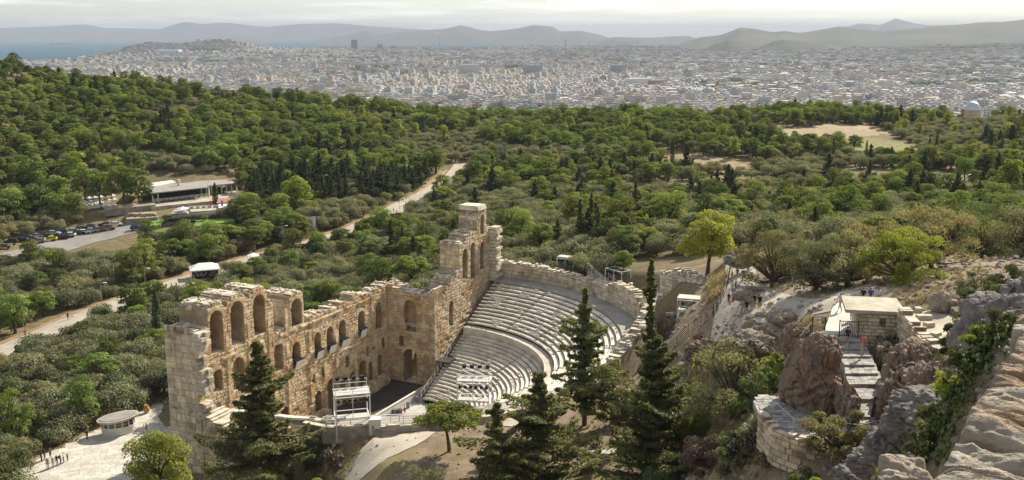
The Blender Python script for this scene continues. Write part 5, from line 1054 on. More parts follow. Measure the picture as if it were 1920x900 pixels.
tree('pine_tree', umbrella(21, 6.4, 3.7, 9000, 'lime', .15), 843, 113, 'small bright green pine with bent trunk by the gravel path', 'pine tree')
tree('pine_tree', pine(22, 11, 4.3, 12000, .17, 'lime', flat=.75), 302, 126, 'round yellow green pine at the bottom left before the tower', 'pine tree')
tree('pine_tree', umbrella(23, 10, 4.8, 7000, 'lime', .2), 772, 222, 'bright yellow green umbrella pine behind the wing wall', 'pine tree')
tree('pine_tree', pine(24, 10.0, 4.6, 8000, .2, 'lime', flat=.7), 1326, 166, 'bright green pine standing behind the rim wall ruins', 'pine tree')
tree('pine_tree', umbrella(25, 7, 5, 4500, 'lime', .25), 1250, 262, 'flat topped bright pine in the grove behind the seats', 'pine tree')
tree('pine_tree', umbrella(26, 5.5, 3.4, 3000, 'lime', .25), 1196, 240, 'small flat bright pine left of the bigger flat pine', 'pine tree')
tree('pine_tree', umbrella(27, 6, 5.2, 4500, 'lime', .25), 712, 318, 'wide yellow green tree beside the promenade', 'tree')
tree('broadleaf_tree', pine(28, 12, 5.5, 6000, .3, 'lime', flat=.85), 556, 350, 'big bright yellow green tree right of the restaurant', 'tree')
tree('broadleaf_tree', pine(29, 14, 3.6, 5000, .27, 'lime', flat=.9), 1886, 320, 'yellow green poplar at the right edge', 'tree')
tree('fir_tree', conifer(8, 13, 3.6, 5000, .28, 'cypress', .9, .2, .25), 733, 268, 'tall dark fir in the grove left of the wing wall', 'conifer')
tree('fir_tree', conifer(9, 10, 2.6, 3500, .28, 'cypress', .9, .2, .25), 755, 272, 'shorter dark fir beside the tall fir in the grove', 'conifer')
for k, (px, d, h) in enumerate([(1087, 222, 12), (1107, 226, 12.5), (1120, 214, 11), (1045, 222, 9), (1190, 270, 12)]): tree('fir_tree', conifer(30+k, h, 2.6, 3200, .3, 'conifer', .8, .2, .3, .15), px, d, ['thin brownish fir behind the far rim wall', 'taller thin brownish fir behind the far rim wall', 'right one of the thin firs behind the far rim wall', 'low thin fir left of the white lighting tower', 'bare brownish fir behind the thin firs'][k], 'conifer')
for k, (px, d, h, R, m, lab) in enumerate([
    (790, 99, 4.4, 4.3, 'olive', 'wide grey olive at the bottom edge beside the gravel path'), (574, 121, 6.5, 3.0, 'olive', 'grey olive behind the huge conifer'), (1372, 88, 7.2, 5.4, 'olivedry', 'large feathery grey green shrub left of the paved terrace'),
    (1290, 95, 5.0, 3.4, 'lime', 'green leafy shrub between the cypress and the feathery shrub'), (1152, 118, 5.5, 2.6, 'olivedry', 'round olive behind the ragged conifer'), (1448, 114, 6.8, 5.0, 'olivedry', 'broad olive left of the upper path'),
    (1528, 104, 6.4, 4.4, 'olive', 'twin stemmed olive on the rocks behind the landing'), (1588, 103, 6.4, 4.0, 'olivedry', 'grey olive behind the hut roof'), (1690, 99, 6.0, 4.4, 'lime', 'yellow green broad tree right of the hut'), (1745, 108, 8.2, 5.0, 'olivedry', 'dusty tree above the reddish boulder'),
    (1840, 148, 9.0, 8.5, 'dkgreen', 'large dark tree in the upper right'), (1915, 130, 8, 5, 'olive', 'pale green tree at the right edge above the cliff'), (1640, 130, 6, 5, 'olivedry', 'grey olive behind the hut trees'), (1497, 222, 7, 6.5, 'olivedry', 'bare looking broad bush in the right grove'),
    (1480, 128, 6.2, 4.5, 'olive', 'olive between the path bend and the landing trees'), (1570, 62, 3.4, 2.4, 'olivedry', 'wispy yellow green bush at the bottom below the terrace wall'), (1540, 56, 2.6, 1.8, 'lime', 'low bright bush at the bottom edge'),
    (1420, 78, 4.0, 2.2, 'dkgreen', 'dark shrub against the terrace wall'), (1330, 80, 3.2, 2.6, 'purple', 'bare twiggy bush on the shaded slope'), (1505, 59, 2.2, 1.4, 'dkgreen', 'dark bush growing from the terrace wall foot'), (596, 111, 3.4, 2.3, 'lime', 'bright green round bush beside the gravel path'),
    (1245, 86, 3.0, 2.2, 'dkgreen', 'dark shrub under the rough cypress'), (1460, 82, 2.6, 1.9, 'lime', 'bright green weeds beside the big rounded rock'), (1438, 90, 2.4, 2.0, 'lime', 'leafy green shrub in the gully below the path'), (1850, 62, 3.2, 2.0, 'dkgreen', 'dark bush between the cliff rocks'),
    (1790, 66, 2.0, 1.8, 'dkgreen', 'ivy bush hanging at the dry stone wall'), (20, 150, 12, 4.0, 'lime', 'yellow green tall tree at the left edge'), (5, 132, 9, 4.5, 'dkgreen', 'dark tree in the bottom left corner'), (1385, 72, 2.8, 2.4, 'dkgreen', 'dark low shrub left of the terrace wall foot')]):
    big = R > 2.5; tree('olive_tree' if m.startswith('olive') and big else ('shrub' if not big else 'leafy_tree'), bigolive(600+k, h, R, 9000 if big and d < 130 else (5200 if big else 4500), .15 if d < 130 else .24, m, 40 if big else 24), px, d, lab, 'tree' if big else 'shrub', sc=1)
for k in range(46): # undergrowth of the shaded slope
    px, py = (1110+RND.random()*330, 640+RND.random()*260) if k < 32 else (380+RND.random()*260, 850+RND.random()*60); g = G(px, py)
    S_, T_ = sn(g[0], g[1])
    if math.hypot(g[0]-CAV[0], g[1]-CAV[1]) < 46 or (T_ < 13 and S_ < 56): continue
    zn = 'on the shaded slope right of the theatre' if k < 32 else 'below the tower foot'
    planted('shrub', BSH[RND.randrange(len(BSH))], (g[0], g[1], g[2]-.1), 'low wild shrub '+zn, 'shrub', 'low shrubs '+zn, RND.random()*6, .6+.8*RND.random())

# remains of walls right of the slim cypress
stone_wall('ruined_wall', [P(1236, 556, 20)[:2], P(1275, 548, 21.5)[:2], P(1322, 556, 23)[:2]], [17, 18, 20], [24.0, 25.4, 25.2], 1.6, 'tall ruined wall of pale blocks right of the slim cypress', seed=61, ch=.6, bw=1.1, rough=.14, jag=.5, flip=False)
stone_wall('ruined_wall', [P(1246, 606, 19)[:2], P(1290, 612, 20.5)[:2], P(1330, 596, 23)[:2]], [16, 17, 20], [20.2, 21.4, 24.2], 1.6, 'low ruined wall of pale blocks under the white roofed stand', seed=62, ch=.6, bw=1.1, rough=.16, jag=.6, flip=False)

def scree(name, label, n, seed, test, m='rockpale', smin=.08, smax=.32):
    rs = np.random.RandomState(seed); ico = np.array([(math.cos(k*1.2566)*.9, math.sin(k*1.2566)*.9, -.3) for k in range(5)]+[(math.cos(k*1.2566+.6)*.75, math.sin(k*1.2566+.6)*.75, .3) for k in range(5)]+[(0, 0, .62)]); fc = [(k, (k+1) % 5, 5+k) for k in range(5)]+[((k+1) % 5, 5+(k+1) % 5, 5+k) for k in range(5)]+[(5+k, 5+(k+1) % 5, 10) for k in range(5)]
    a = (rs.rand(n*9)-.5)*1.0; dd_ = np.exp(rs.rand(n*9)*(math.log(170)-math.log(14))+math.log(14)); x = np.sin(a)*dd_; y = np.cos(a)*dd_; z = gz(x, y); px, py = proj(x, y, z); S_, T_ = sn(x, y); ok = test(px, py, dd_) & (np.hypot(x-CAV[0], y-CAV[1]) > 45) & ((S_ > 52) | (T_ > 12)); x, y, z = x[ok][:n], y[ok][:n], z[ok][:n]; m_ = len(x)
    s = (smin+(smax-smin)*rs.rand(m_)**3)*np.clip(np.hypot(x, y)/60, .5, 1.6); v = ico[None]*(.7+.6*rs.rand(m_, 11, 3))*s[:, None, None]; an = rs.rand(m_)*6.28; ca, sa = np.cos(an)[:, None], np.sin(an)[:, None]; v = np.stack([v[..., 0]*ca-v[..., 1]*sa, v[..., 0]*sa+v[..., 1]*ca, v[..., 2]], -1)+np.c_[x, y, z+s*.1][:, None]
    f = np.array(fc)[None]+11*np.arange(m_)[:, None, None]; tag(link(bpy.data.objects.new(name, arr_mesh(name, v.reshape(-1, 3), f.reshape(-1, 3), [M[m]]))), label, None, None, 'stuff')
scree('rubble', 'loose stones strewn over the right slopes', 5000, 21, lambda px, py, d: (px > 1180) & (px < 1925) & (py > 480) & (py < 905), 'rockpale')
scree('rubble', 'small stones on the bare ground by the conifers', 1500, 22, lambda px, py, d: (px > 560) & (px < 1300) & (py > 780) & (py < 905) & (d > 80), 'rockpale', .05, .2)
scree('rubble', 'broken rock on the slope below the parapet', 2500, 23, lambda px, py, d: (px > 1540) & (py > 640) & (d < 60), 'greyrock', .08, .42)
SL2 = [(1180, 640), (1320, 690), (1430, 760), (1420, 900), (1120, 900), (1050, 820)]
tufts('weeds', SL2, 700, .45, 'olivedry', 14, 'dry weeds over the shaded slope', .014); tufts('weeds', [(1640, 600), (1900, 560), (1900, 640), (1720, 760), (1640, 760)], 420, .4, 'dkgreen', 15, 'green weeds between the rocks on the right', .012)
tufts('dry_grass', [(1400, 560), (1560, 610), (1700, 520), (1850, 500), (1860, 560), (1640, 600), (1480, 640)], 300, .4, 'straw', 16, 'dry grass along the rocky path', .01)

for k, (px, py, m_, l) in enumerate([(1760, 812, 'dkgreen', 'low leafy bush between the lower prickly pears'), (1795, 752, 'lime', 'bright leafy bush between the middle prickly pears'), (1822, 700, 'dkgreen', 'dark leafy bush behind the upper middle prickly pear'), (1846, 655, 'lime', 'bright leafy bush beside the upper prickly pear'), (1738, 862, 'dkgreen', 'leafy bush at the bottom of the cactus hedge'), (1865, 632, 'dkgreen', 'dark leafy bush at the top of the cactus hedge'), (1905, 560, 'dkgreen', 'dark ivy bush on the cliff at the right edge'), (1866, 575, 'lime', 'green bush in the cliff cleft')]):
    g = G(px, py); planted('shrub', bigolive(800+k, .9, .75, 2600, .05, m_, 22), (g[0], g[1], g[2]-.1), l, 'shrub')

tree('olive_tree', bigolive(1480, 5.5, 3.8, 6000, .15, 'olive', 30), 1480, 118, 'dense olive above the bare rock path', 'tree')
for k, (px, dd2) in enumerate([(1780, 170), (1830, 185), (1885, 165), (1745, 190), (1910, 190), (1860, 215)]): tree('leafy_tree', bigolive(900+k, 8.5, 6, 5200, .24, 'dkgreen', 36), px, dd2, 'dense dark evergreen at the far right, '+['front left', 'front middle', 'front right', 'back left', 'back right', 'rearmost'][k], 'tree')

for k, (px, dd2, m_) in enumerate([(1868, 70, 'olivedry'), (1900, 78, 'dkgreen'), (1835, 84, 'olive')]): tree('shrub', bigolive(950+k, 2.6, 2.0, 3500, .12, m_, 22), px, dd2, ['dusty shrub above the cliff rocks', 'dark shrub behind the cliff at the right edge', 'grey shrub beside the white gully'][k], 'shrub')
# ------------------------------------------------------------------ left side: promenade, car park, restaurant, kiosks
pr, prl = drape('promenade', [np.r_[q, 0] for q in road_w['promenade']], [9.5, 9.5, 9, 8.5, 8, 8, 8, 8, 8, 8, 8.5, 10, 11, 10, 8, 7, 6, 5, 5], M['pave'], .16, 1.5, 9, col=(.74, .71, .66), label='pale stone paved promenade winding through the grove')
def offset_line(pts, o): t = np.gradient(pts, axis=0); t /= np.hypot(*t.T)[:, None]; return pts+np.c_[t[:, 1], -t[:, 0]]*o
for o_ in (-3.7, 3.9): drape('kerb_strip', [np.r_[q, 0] for q in offset_line(prl, o_)[2:-10]],   .38, M['pave'], .24, 2, 2, col=(1, 1, 1), label='pale kerb line along the promenade')
drape('verge', [np.r_[q, 0] for q in offset_line(prl, -5.2)[2:-12]], 2.6, M['straw'] if False else M['soil'], .1, 2, 3, col=(1.35, 1.2, 1.05), label='bare reddish earth verge beside the promenade')
drape('car_park', [np.r_[q, 0] for q in road_w['parking']], [15, 15, 15, 15, 14, 12, 9], M['asphalt'], .14, 2, 8, label='grey asphalt of the car park lane')
pp = [P(a, c, 1.4) for a, c in ((30, 912), (20, 885), (75, 852), (150, 818), (190, 800), (250, 772), (300, 752), (335, 742), (345, 790), (330, 830), (385, 872), (440, 912))]; pz = [tuple(q[:2]) for q in pp]
b = MB(); b.prism(pz, .2, 1.38); plaza = tag(b.build('plaza', M['joint']), 'pale paved plaza before the theatre', None, None, 'structure'); rs = np.random.RandomState(14)
lo = np.min(pz, 0); hi = np.max(pz, 0); ca, sa = math.cos(.5), math.sin(.5); cc_ = (lo+hi)/2; vv_ = -30
while vv_ < 30:
    hgt = .6+.35*rs.rand(); uu_ = -32+rs.rand()
    while uu_ < 32:
        w = .8+.9*rs.rand(); q = [(uu_+.015, vv_+.015), (uu_+w-.015, vv_+.015), (uu_+w-.015, vv_+hgt-.015), (uu_+.015, vv_+hgt-.015)]; q = [(cc_[0]+a*ca-c*sa, cc_[1]+a*sa+c*ca) for a, c in q]
        if inpoly(np.array([p[0] for p in q]), np.array([p[1] for p in q]), pz).all():
            k = .84+.3*rs.rand(); dz = .02*rs.rand(); vs = [(x, y, 1.36) for x, y in q]+[(x, y, 1.42+dz) for x, y in q]; piece('paving_slab', plaza, vs, [(4, 5, 6, 7), (0, 1, 5, 4), (1, 2, 6, 5), (2, 3, 7, 6), (3, 0, 4, 7)], (k, k, k*.99), M['pave'], w*hgt)
        uu_ += w
    vv_ += hgt
flush('paving_slab', 'paving_rest')
# ticket kiosk on the plaza
k0 = P(217, 817, 1.42); kz = .42; kio = thing('ticket_kiosk', 'oval cream ticket kiosk with window band and slanted flat roof on the plaza', 'kiosk', tuple(k0))
def oval(rx, ry, n=28): return [(k0[0]+math.cos(a)*rx*math.cos(kz)-math.sin(a)*ry*math.sin(kz), k0[1]+1.4+math.cos(a)*rx*math.sin(kz)+math.sin(a)*ry*math.cos(kz)) for a in np.linspace(0, 2*math.pi, n, endpoint=False)]
b = MB(); b.prism(oval(2.6, 1.6), 1.3, 2.75); b.build('wall', M['cream'], kio); b = MB(); b.prism(oval(2.45, 1.45), 2.75, 3.65); b.build('window_band', M['glass'], kio)
for q in oval(2.5, 1.5, 14): b = MB(); b.bar((*q, 2.75), (*q, 3.65), .14); b.build('mullion', M['cream'], kio)
b = MB(); b.prism(oval(2.5, 1.5), 3.15, 3.2); b.build('transom', M['cream'], kio)
b = MB(); ov = oval(3.15, 2.05, 36); n = len(ov); tilt = lambda q: 3.72+.07*(q[0]-k0[0])+.05*(q[1]-k0[1]); b.add([(*q, tilt(q)) for q in ov]+[(*q, tilt(q)+.38) for q in oval(3.25, 2.15, 36)], [tuple(range(n, 2*n)), tuple(range(n-1, -1, -1))]+[(i, (i+1) % n, n+(i+1) % n, n+i) for i in range(n)]); b.build('roof', M['concrete'], kio)
b = MB(); ov2 = oval(2.85, 1.75, 36); b.add([(*q, tilt(q)+.39) for q in ov2]+[(*q, tilt(q)+.46) for q in ov2], [tuple(range(n, 2*n))]+[(i, (i+1) % n, n+(i+1) % n, n+i) for i in range(n)]); b.build('roof_deck', M['brownroof'], kio)
# market tent beside the promenade
t0 = P(380, 523, 1.3); o = thing('market_tent', 'white hipped tent kiosk full of goods beside the promenade', 'tent', tuple(t0)); tw_, td_, tz_ = 3.7, 2.4, .35; R = Matrix.Rotation(tz_, 3, 'Z'); T = lambda a, c, z: Vector((t0[0], t0[1]+2.4, t0[2]))+R @ Vector((a, c, z))
b = MB(); b.add([T(-tw_-.3, -td_-.3, 2.5), T(tw_+.3, -td_-.3, 2.5), T(tw_+.3, td_+.3, 2.5), T(-tw_-.3, td_+.3, 2.5), T(-1.6, 0, 3.9), T(1.6, 0, 3.9), T(-tw_-.3, -td_-.3, 2.25), T(tw_+.3, -td_-.3, 2.25), T(tw_+.3, td_+.3, 2.25), T(-tw_-.3, td_+.3, 2.25)], [(0, 1, 5, 4), (1, 2, 5), (2, 3, 4, 5), (3, 0, 4), (6, 7, 1, 0), (7, 8, 2, 1), (8, 9, 3, 2), (9, 6, 0, 3)]); b.build('roof', M['canvas'], o)
for a in (-1, 1):
    for c in (-1, 1): b = MB(); b.bar(T(a*tw_, c*td_, -.3), T(a*tw_, c*td_, 2.4), .12); b.build('post', M['white'], o)
b = MB(); b.box(T(0, .4, 1.0), (6.6, 3.4, 2.2), tz_); b.build('counter', M['dark'], o); b = MB()
for k in range(60): c = [(.5, .12, .1), (.15, .2, .45), (.55, .5, .4), (.3, .3, .33), (.1, .1, .12), (.55, .35, .1)][k % 6]; a = RND.random()*2-1; b.box(T(a*tw_*.95, -td_*.85 if k % 2 else -td_*.6, .3+RND.random()*1.8), (.35, .12, .45), tz_, 0, c)
tag(b.build('goods', M['any'], o), kind='stuff')
q = G(475, 494); o = thing('parasol', 'small white parasol beyond the market tent by the promenade', 'parasol', tuple(q)); b = MB(); b.tube([q, q+[0, 0, 2.3]], .05); b.build('pole', M['white'], o); b = MB(); b.tube([q+[0, 0, 2.15], q+[0, 0, 2.8]], [1.7, .05], 8); b.build('canopy', M['canvas'], o)
# lamps along the promenade
def lamp(px, py, h, label, arm=1, g='street lamps'):
    q = G(px, py); o = thing('street_lamp', label, 'street lamp', tuple(q), 0, g); b = MB(); b.tube([q-[0, 0, .3], q+[0, 0, h]], [.09, .06], 6); b.tube([q+[0, 0, h], q+[.5*arm, 0, h+.18], q+[1.0*arm, 0, h+.12]], .045, 5); b.build('pole', M['metal'], o); b = MB(); b.box(q+[1.05*arm, 0, h+.08], (.8, .34, .16)); b.build('lamp_head', M['white'], o)
for px, py, h, l in ((274, 552, 6.5, 'tall street lamp right of the orange walkers'), (192, 580, 6.2, 'street lamp between the two verge olives'), (532, 460, 6, 'street lamp in the grove left of the striped banner'), (608, 374, 9, 'tall lamp post before the dark conifers right of the restaurant'), (1806, 395, 11, 'tall floodlight mast in the right grove'), (768, 395, 6, 'street lamp at the promenade bend')): lamp(px, py, h, l)
q = G(587, 445); o = thing('banner', 'blue and white vertical banner on a pole in the grove', 'banner', tuple(q)); b = MB(); b.tube([q, q+[0, 0, 6.6]], .05); b.build('pole', M['metal'], o); b = MB(); b.box(q+[.55, 0, 5], (.9, .03, 3.0), 0, 0, (.62, .66, .74)); b.build('cloth', M['any'], o)
for px, py, w, l in ((868, 360, 5, 'small white hut among the trees at the promenade end'), (1560, 418, 9, 'low white stone enclosure in the right grove')):
    q = G(px, py); o = thing('small_hut', l, 'hut', tuple(q)); b = MB(); hh = 2.8 if w < 6 else 1.1; b.box(q+[0, 0, hh/2], (w, 4, hh), .3); b.build('wall', M['concrete'], o); b = MB(); b.box(q+[0, 0, hh+.1], (w+.3, 4.3, .22), .3); b.build('roof', M['rig'], o)
# restaurant
rest = thing('restaurant', 'long low restaurant pavilion with open columned dining hall and pale roofs', 'restaurant', tuple(P(330, 378, 6.5)))
def slabp(pts, z, th, name, m, par=rest): b = MB(); b.prism([tuple(P(a, c, z)[:2]) for a, c in pts], z-th, z); return b.build(name, m, par)
slabp([(283, 362), (393, 350.5), (365, 341), (290, 348)], 10.6, .35, 'roof', M['brownroof']); slabp([(278, 348), (290, 349), (330, 341), (322, 337.5), (284, 343)], 10.9, .5, 'roof', M['cream'])
slabp([(374, 349.5), (446, 343), (426, 336), (362, 340)], 10.3, .3, 'roof', M['brownroof']); slabp([(236, 363), (262, 366), (268, 358), (243, 355)], 9.2, .12, 'awning', mat('beige_awning', (.50, .40, .27), (.58, .47, .33), 2, coord='World'))
slabp([(283, 388), (448, 372), (440, 350), (290, 360)], 6.7, 2.6, 'podium', M['concrete'])
fl_, fr_ = P(286, 362.5, 10.2)[:2], P(391, 351, 10.2)[:2]
for k in range(12): q = fl_+(fr_-fl_)*k/11; b = MB(); b.bar((*q, 6.6), (*q, 10.3), .45 if k in (0, 11, 1) else .2); b.build('column', M['cream'] if k in (0, 1, 11) else M['dark'], rest)
fr2, fe2 = P(377, 350.5, 9.9)[:2], P(443, 344, 9.9)[:2]
for k in range(8): q = fr2+(fe2-fr2)*k/7; b = MB(); b.bar((*q, 6.6), (*q, 10.1), .4); b.build('column', M['cream'], rest)
b = MB(); dd_ = (fr_-fl_)/np.hypot(*(fr_-fl_)); dn_ = np.array([-dd_[1], dd_[0]]); q = [fl_+dn_*8, fr_+dn_*8, fr_+dn_*8.5, fl_+dn_*8.5]; b.prism([tuple(x) for x in q], 6.6, 10.2); b.build('back_wall', M['dark'], rest)
b = MB(); b.bar((*fl_, 7.6), (*fr_, 7.6), .08, 1.0); b.build('balustrade', M['metal'], rest)
b = MB()
for k in range(18):
    q = fl_+(fr_-fl_)*(k+.5)/18+dn_*(1.2+1.6*(k % 3)); b.box((*q, 7.35), (1.0, 1.0, .08), .2); b.box((*q, 7.0), (.1, .1, .7), .2)
tag(b.build('tables', M['white'], rest), kind='stuff'); b = MB(); b.box(P(335, 343, 11.6), (.9, .9, 2.6), .2); b.build('chimney', M['cream'], rest)
low_ = thing('service_building', 'low white flat roofed annex below the restaurant pavilion', 'building', tuple(P(360, 403, 5)))
slabp([(322, 402), (408, 397), (404, 386), (334, 389)], 6.9, 2.6, 'wall', M['concrete'], low_); slabp([(319, 401), (350, 398.5), (352, 390), (328, 391.5)], 7.25, .22, 'roof', M['brownroof'], low_); slabp([(357, 397), (411, 393.5), (404, 385), (355, 388)], 7.35, .22, 'roof', M['concrete'], low_)
for k in range(5): p = P(360+11*k, 391-.6*k, 7.4); b = MB(); b.box(p+[0, 0, .35], (1.2, .9, .7), .2); b.build('roof_unit', M['metal'], low_)
for k in range(6): p = P(328+13*k, 402.2-.75*k, 5.4); b = MB(); b.box(p+[0, -.25, .6], (1.6, .12, 1.2), -.0); b.build('window', M['glass'], low_)
an2 = thing('tiled_building', 'small white building with a reddish roof right of the annex', 'building', tuple(P(425, 392, 5))); slabp([(410, 390), (440, 387), (438, 375), (408, 377)], 8, 3.2, 'wall', M['cream'], an2); slabp([(406, 381), (443, 378), (436, 370), (409, 372)], 8.4, .35, 'roof', mat('red_roof', (.27, .13, .09), (.33, .17, .12), 2, coord='World'), an2)
b = MB(); b.box(P(413, 393, 6.2), (.08, 5, 3.2), 1.4); b.build('canvas_screen', M['canvas'], an2)
ter = thing('stone_terrace', 'rubble terrace wall with red flowers below the restaurant', 'terrace', tuple(P(265, 408, 4))); slabp([(236, 411), (296, 407), (292, 396), (240, 399)], 5.6, 2.2, 'wall', M['rockpale'], ter); b = MB()
for k in range(90): q = P(240+52*RND.random(), 402+5*RND.random()-.07*0, 5.6); b.box(q+[0, 0, .2], (.5, .4, .4), k, 0, (.36, .07, .05) if k % 4 == 0 else (.09, .13, .04))
tag(b.build('flowers', M['any'], ter), kind='stuff'); slabp([(196, 393), (292, 384), (290, 378), (198, 387)], 7.2, 2.4, 'retaining_wall', M['rockpale'], ter)
def parasol(px, py, z, r, h, label, group=None, m='canvas'):
    q = P(px, py, z); q[2] = z; o = thing('parasol', label, 'parasol', tuple(q), 0, group); b = MB(); b.tube([q, q+[0, 0, h]], .05, 5); b.build('pole', M['white'], o); b = MB(); b.tube([q+[0, 0, h-.35], q+[0, 0, h+.35]], [r, .06], 4); b.build('canopy', M[m], o)
parasol(344, 409, 5, 2.2, 3.6, 'square white parasol before the annex')
for k in range(14): r_ = k//7; parasol(146+11*(k % 7)+3*r_, 384-1.1*(k % 7)+7*r_, 5.6, 1.25, 2.4, 'square white parasol of the terrace under the pines, '+('back' if r_ == 0 else 'front')+' row', 'parasols of the pine terrace')
b = MB()
for k in range(40): q = P(142+75*RND.random(), 379+12*RND.random(), 5.7); b.box(q+[0, 0, .4], (1.1, .8, .5), .2)
tag(b.build('terrace_tables', M['white']), 'pale tables and chairs under the parasols', None, None, 'stuff')
for poly, z in (([(278, 424), (300, 421), (312, 413), (282, 412)], 4.6), ([(362, 425), (440, 414), (436, 407), (368, 413)], 4.8)):
    b = MB(); b.prism([tuple(P(a, c, z)[:2]) for a, c in poly], z-1.5, z); tag(b.build('lawn', M['lawn']), 'bright mown lawn below the restaurant '+('terrace' if z < 4.7 else 'annex'), None, None, 'structure')
for px, py, w, l in ((400, 409, 22, 'clipped hedge along the annex lawn'), (330, 415, 6, 'clipped hedge at the left lawn corner')):
    q = P(px, py, 4.9); b = MB(); L = Leafy(int(px)); n = 1600; rs_ = L.rs; c = np.c_[(rs_.rand(n)-.5)*w, (rs_.rand(n)-.5)*1.2, rs_.rand(n)*1.2]; L.put(c, np.tile([0, -.3, 1.0], (n, 1)), .2); o = link(bpy.data.objects.new('hedge', L.mesh('hedge', M['dkgreen']))); o.location = q; o.rotation_euler = (0, 0, .3); tag(o, l, 'hedge')
for k, (px, py) in enumerate([(309, 414), (386, 414), (366, 406), (430, 404)]): planted('shrub', BSH[2+k % 2], tuple(P(px, py, 4.8)), ['round clipped bush by the terrace lawn', 'round clipped ball bush on the annex lawn', 'small clipped bush before the annex', 'clipped bush at the right lawn end'][k], 'shrub', None, k, 1.5)
for px, py, c, l in ((394, 404, (.5, .08, .06), 'red'), (416, 403, (.08, .14, .4), 'blue'), (430, 402, (.7, .7, .7), 'white')):
    q = P(px, py, 5); o = thing('flag', l+' flag hanging on a pole before the restaurant', 'flag', tuple(q)); b = MB(); b.tube([q, q+[0, 0, 5]], .05, 5); b.build('pole', M['white'], o); b = MB(); b.box(q+[.3, 0, 4.0], (.55, .06, 1.9), 0, 0, c); b.build('cloth', M['any'], o)
tree('cypress_tree', column(51, 9, 1.1, 1500, .25), 405, 352, 'slim cypress between the annex and the tiled building', 'cypress')
for k, (px, d, h, R) in enumerate([(30, 330, 11, 5), (75, 335, 12, 5.5), (112, 345, 13, 5.5), (160, 356, 13, 5.5), (188, 352, 12.5, 5), (232, 352, 13.5, 6), (262, 350, 13, 5.5), (5, 325, 9, 4.5), (210, 372, 13, 5.5), (140, 378, 13, 5.5), (60, 365, 12, 5.5), (250, 380, 13, 5.5)]):
    tree('pine_tree', pine(700+k, h, R, 3200, .34, 'pine', flat=.5), px, d, 'tall pine with bare trunk before the restaurant terrace, '+['far left', 'second from left', 'third from left', 'over the parasols', 'middle', 'left of the beige awning', 'beside the pavilion roof', 'at the left edge', 'behind the middle pine', 'behind the parasols', 'behind the car park', 'behind the beige awning'][k], 'pine tree')
# cars
def car_meshes(suv):
    h = 1.72 if suv else 1.42; b = MB(); prof = [(-2.15, .35), (2.15, .35), (2.2, .62), (2.05, .86), (1.1, .96 if not suv else 1.02), (-1.75 if not suv else -2.1, 1.0), (-2.2, .82)]
    def ext(pr, w0, w1, c): n = len(pr); b.add([(x, -w0 if z < .9 else -w1, z) for x, z in pr]+[(x, w0 if z < .9 else w1, z) for x, z in pr], [tuple(range(n))[::1], tuple(range(2*n-1, n-1, -1))]+[(i, n+i, n+(i+1) % n, (i+1) % n)for i in range(n)], 0, c)
    ext(prof, .88, .82, (1, 1, 1)); top = [(1.05, .98), (.35, h-.05), (-1.1 if not suv else -1.7, h-.04), (-1.8 if not suv else -2.1, 1.0)]; roof = [(.4, h-.06), (.2, h), (-1.0 if not suv else -1.6, h), (-1.2 if not suv else -1.75, h-.06)]
    n = 4; b.add([(x, -.64 if z > 1.1 else -.80, z) for x, z in roof]+[(x, .64 if z > 1.1 else .80, z) for x, z in roof], [(0, 4, 5, 1), (1, 5, 6, 2), (2, 6, 7, 3), (0, 1, 2, 3), (7, 6, 5, 4)])
    body = b; g = MB(); g.add([(x, -.63 if z > 1.1 else -.80, z) for x, z in top]+[(x, .63 if z > 1.1 else .80, z) for x, z in top], [(0, 1, 2, 3), (7, 6, 5, 4), (0, 4, 5, 1), (1, 5, 6, 2), (2, 6, 7, 3)]); w = MB(); w.tube([(0, -.1, 0), (0, .1, 0)], .32, 12)
    return body, g, w
CARB = {s: car_meshes(s) for s in (False, True)}; CM = {}
def car(px, py, rgb, label, suv=False, rz=.25):
    q = G(px, py); q[2] += .18; o = thing('parked_car', label, 'car', tuple(q), rz, 'cars parked in rows at the car park'); body, g, w = CARB[suv]; key = (suv, rgb)
    if (suv,) not in CM: CM[(suv,)] = (g.mesh('window_glass', M['glass']), w.mesh('wheel', M['black']))
    body.c = [rgb]*len(body.f); link(bpy.data.objects.new('body', body.mesh('body', M['carpaint'])), o); link(bpy.data.objects.new('window_glass', CM[(suv,)][0]), o)
    for sx in (-1.35, 1.35):
        for sy in (-.82, .82): c = link(bpy.data.objects.new('wheel', CM[(suv,)][1]), o); c.location = (sx, sy, .32)
    for sx, mm, nm in ((2.17, 'white', 'headlight'), (-2.17, 'any', 'tail_light')):
        for sy in (-.62, .62): b = MB(); b.box((sx, sy, .68), (.06, .3, .14), 0, 0, (.4, .03, .03) if sx < 0 else (1, 1, 1)); link(bpy.data.objects.new(nm, b.mesh(nm, M[mm])), o)
DK, SI, WH, GR, BL = (.025, .027, .03), (.42, .43, .44), (.72, .72, .72), (.16, .17, .18), (.03, .05, .11)
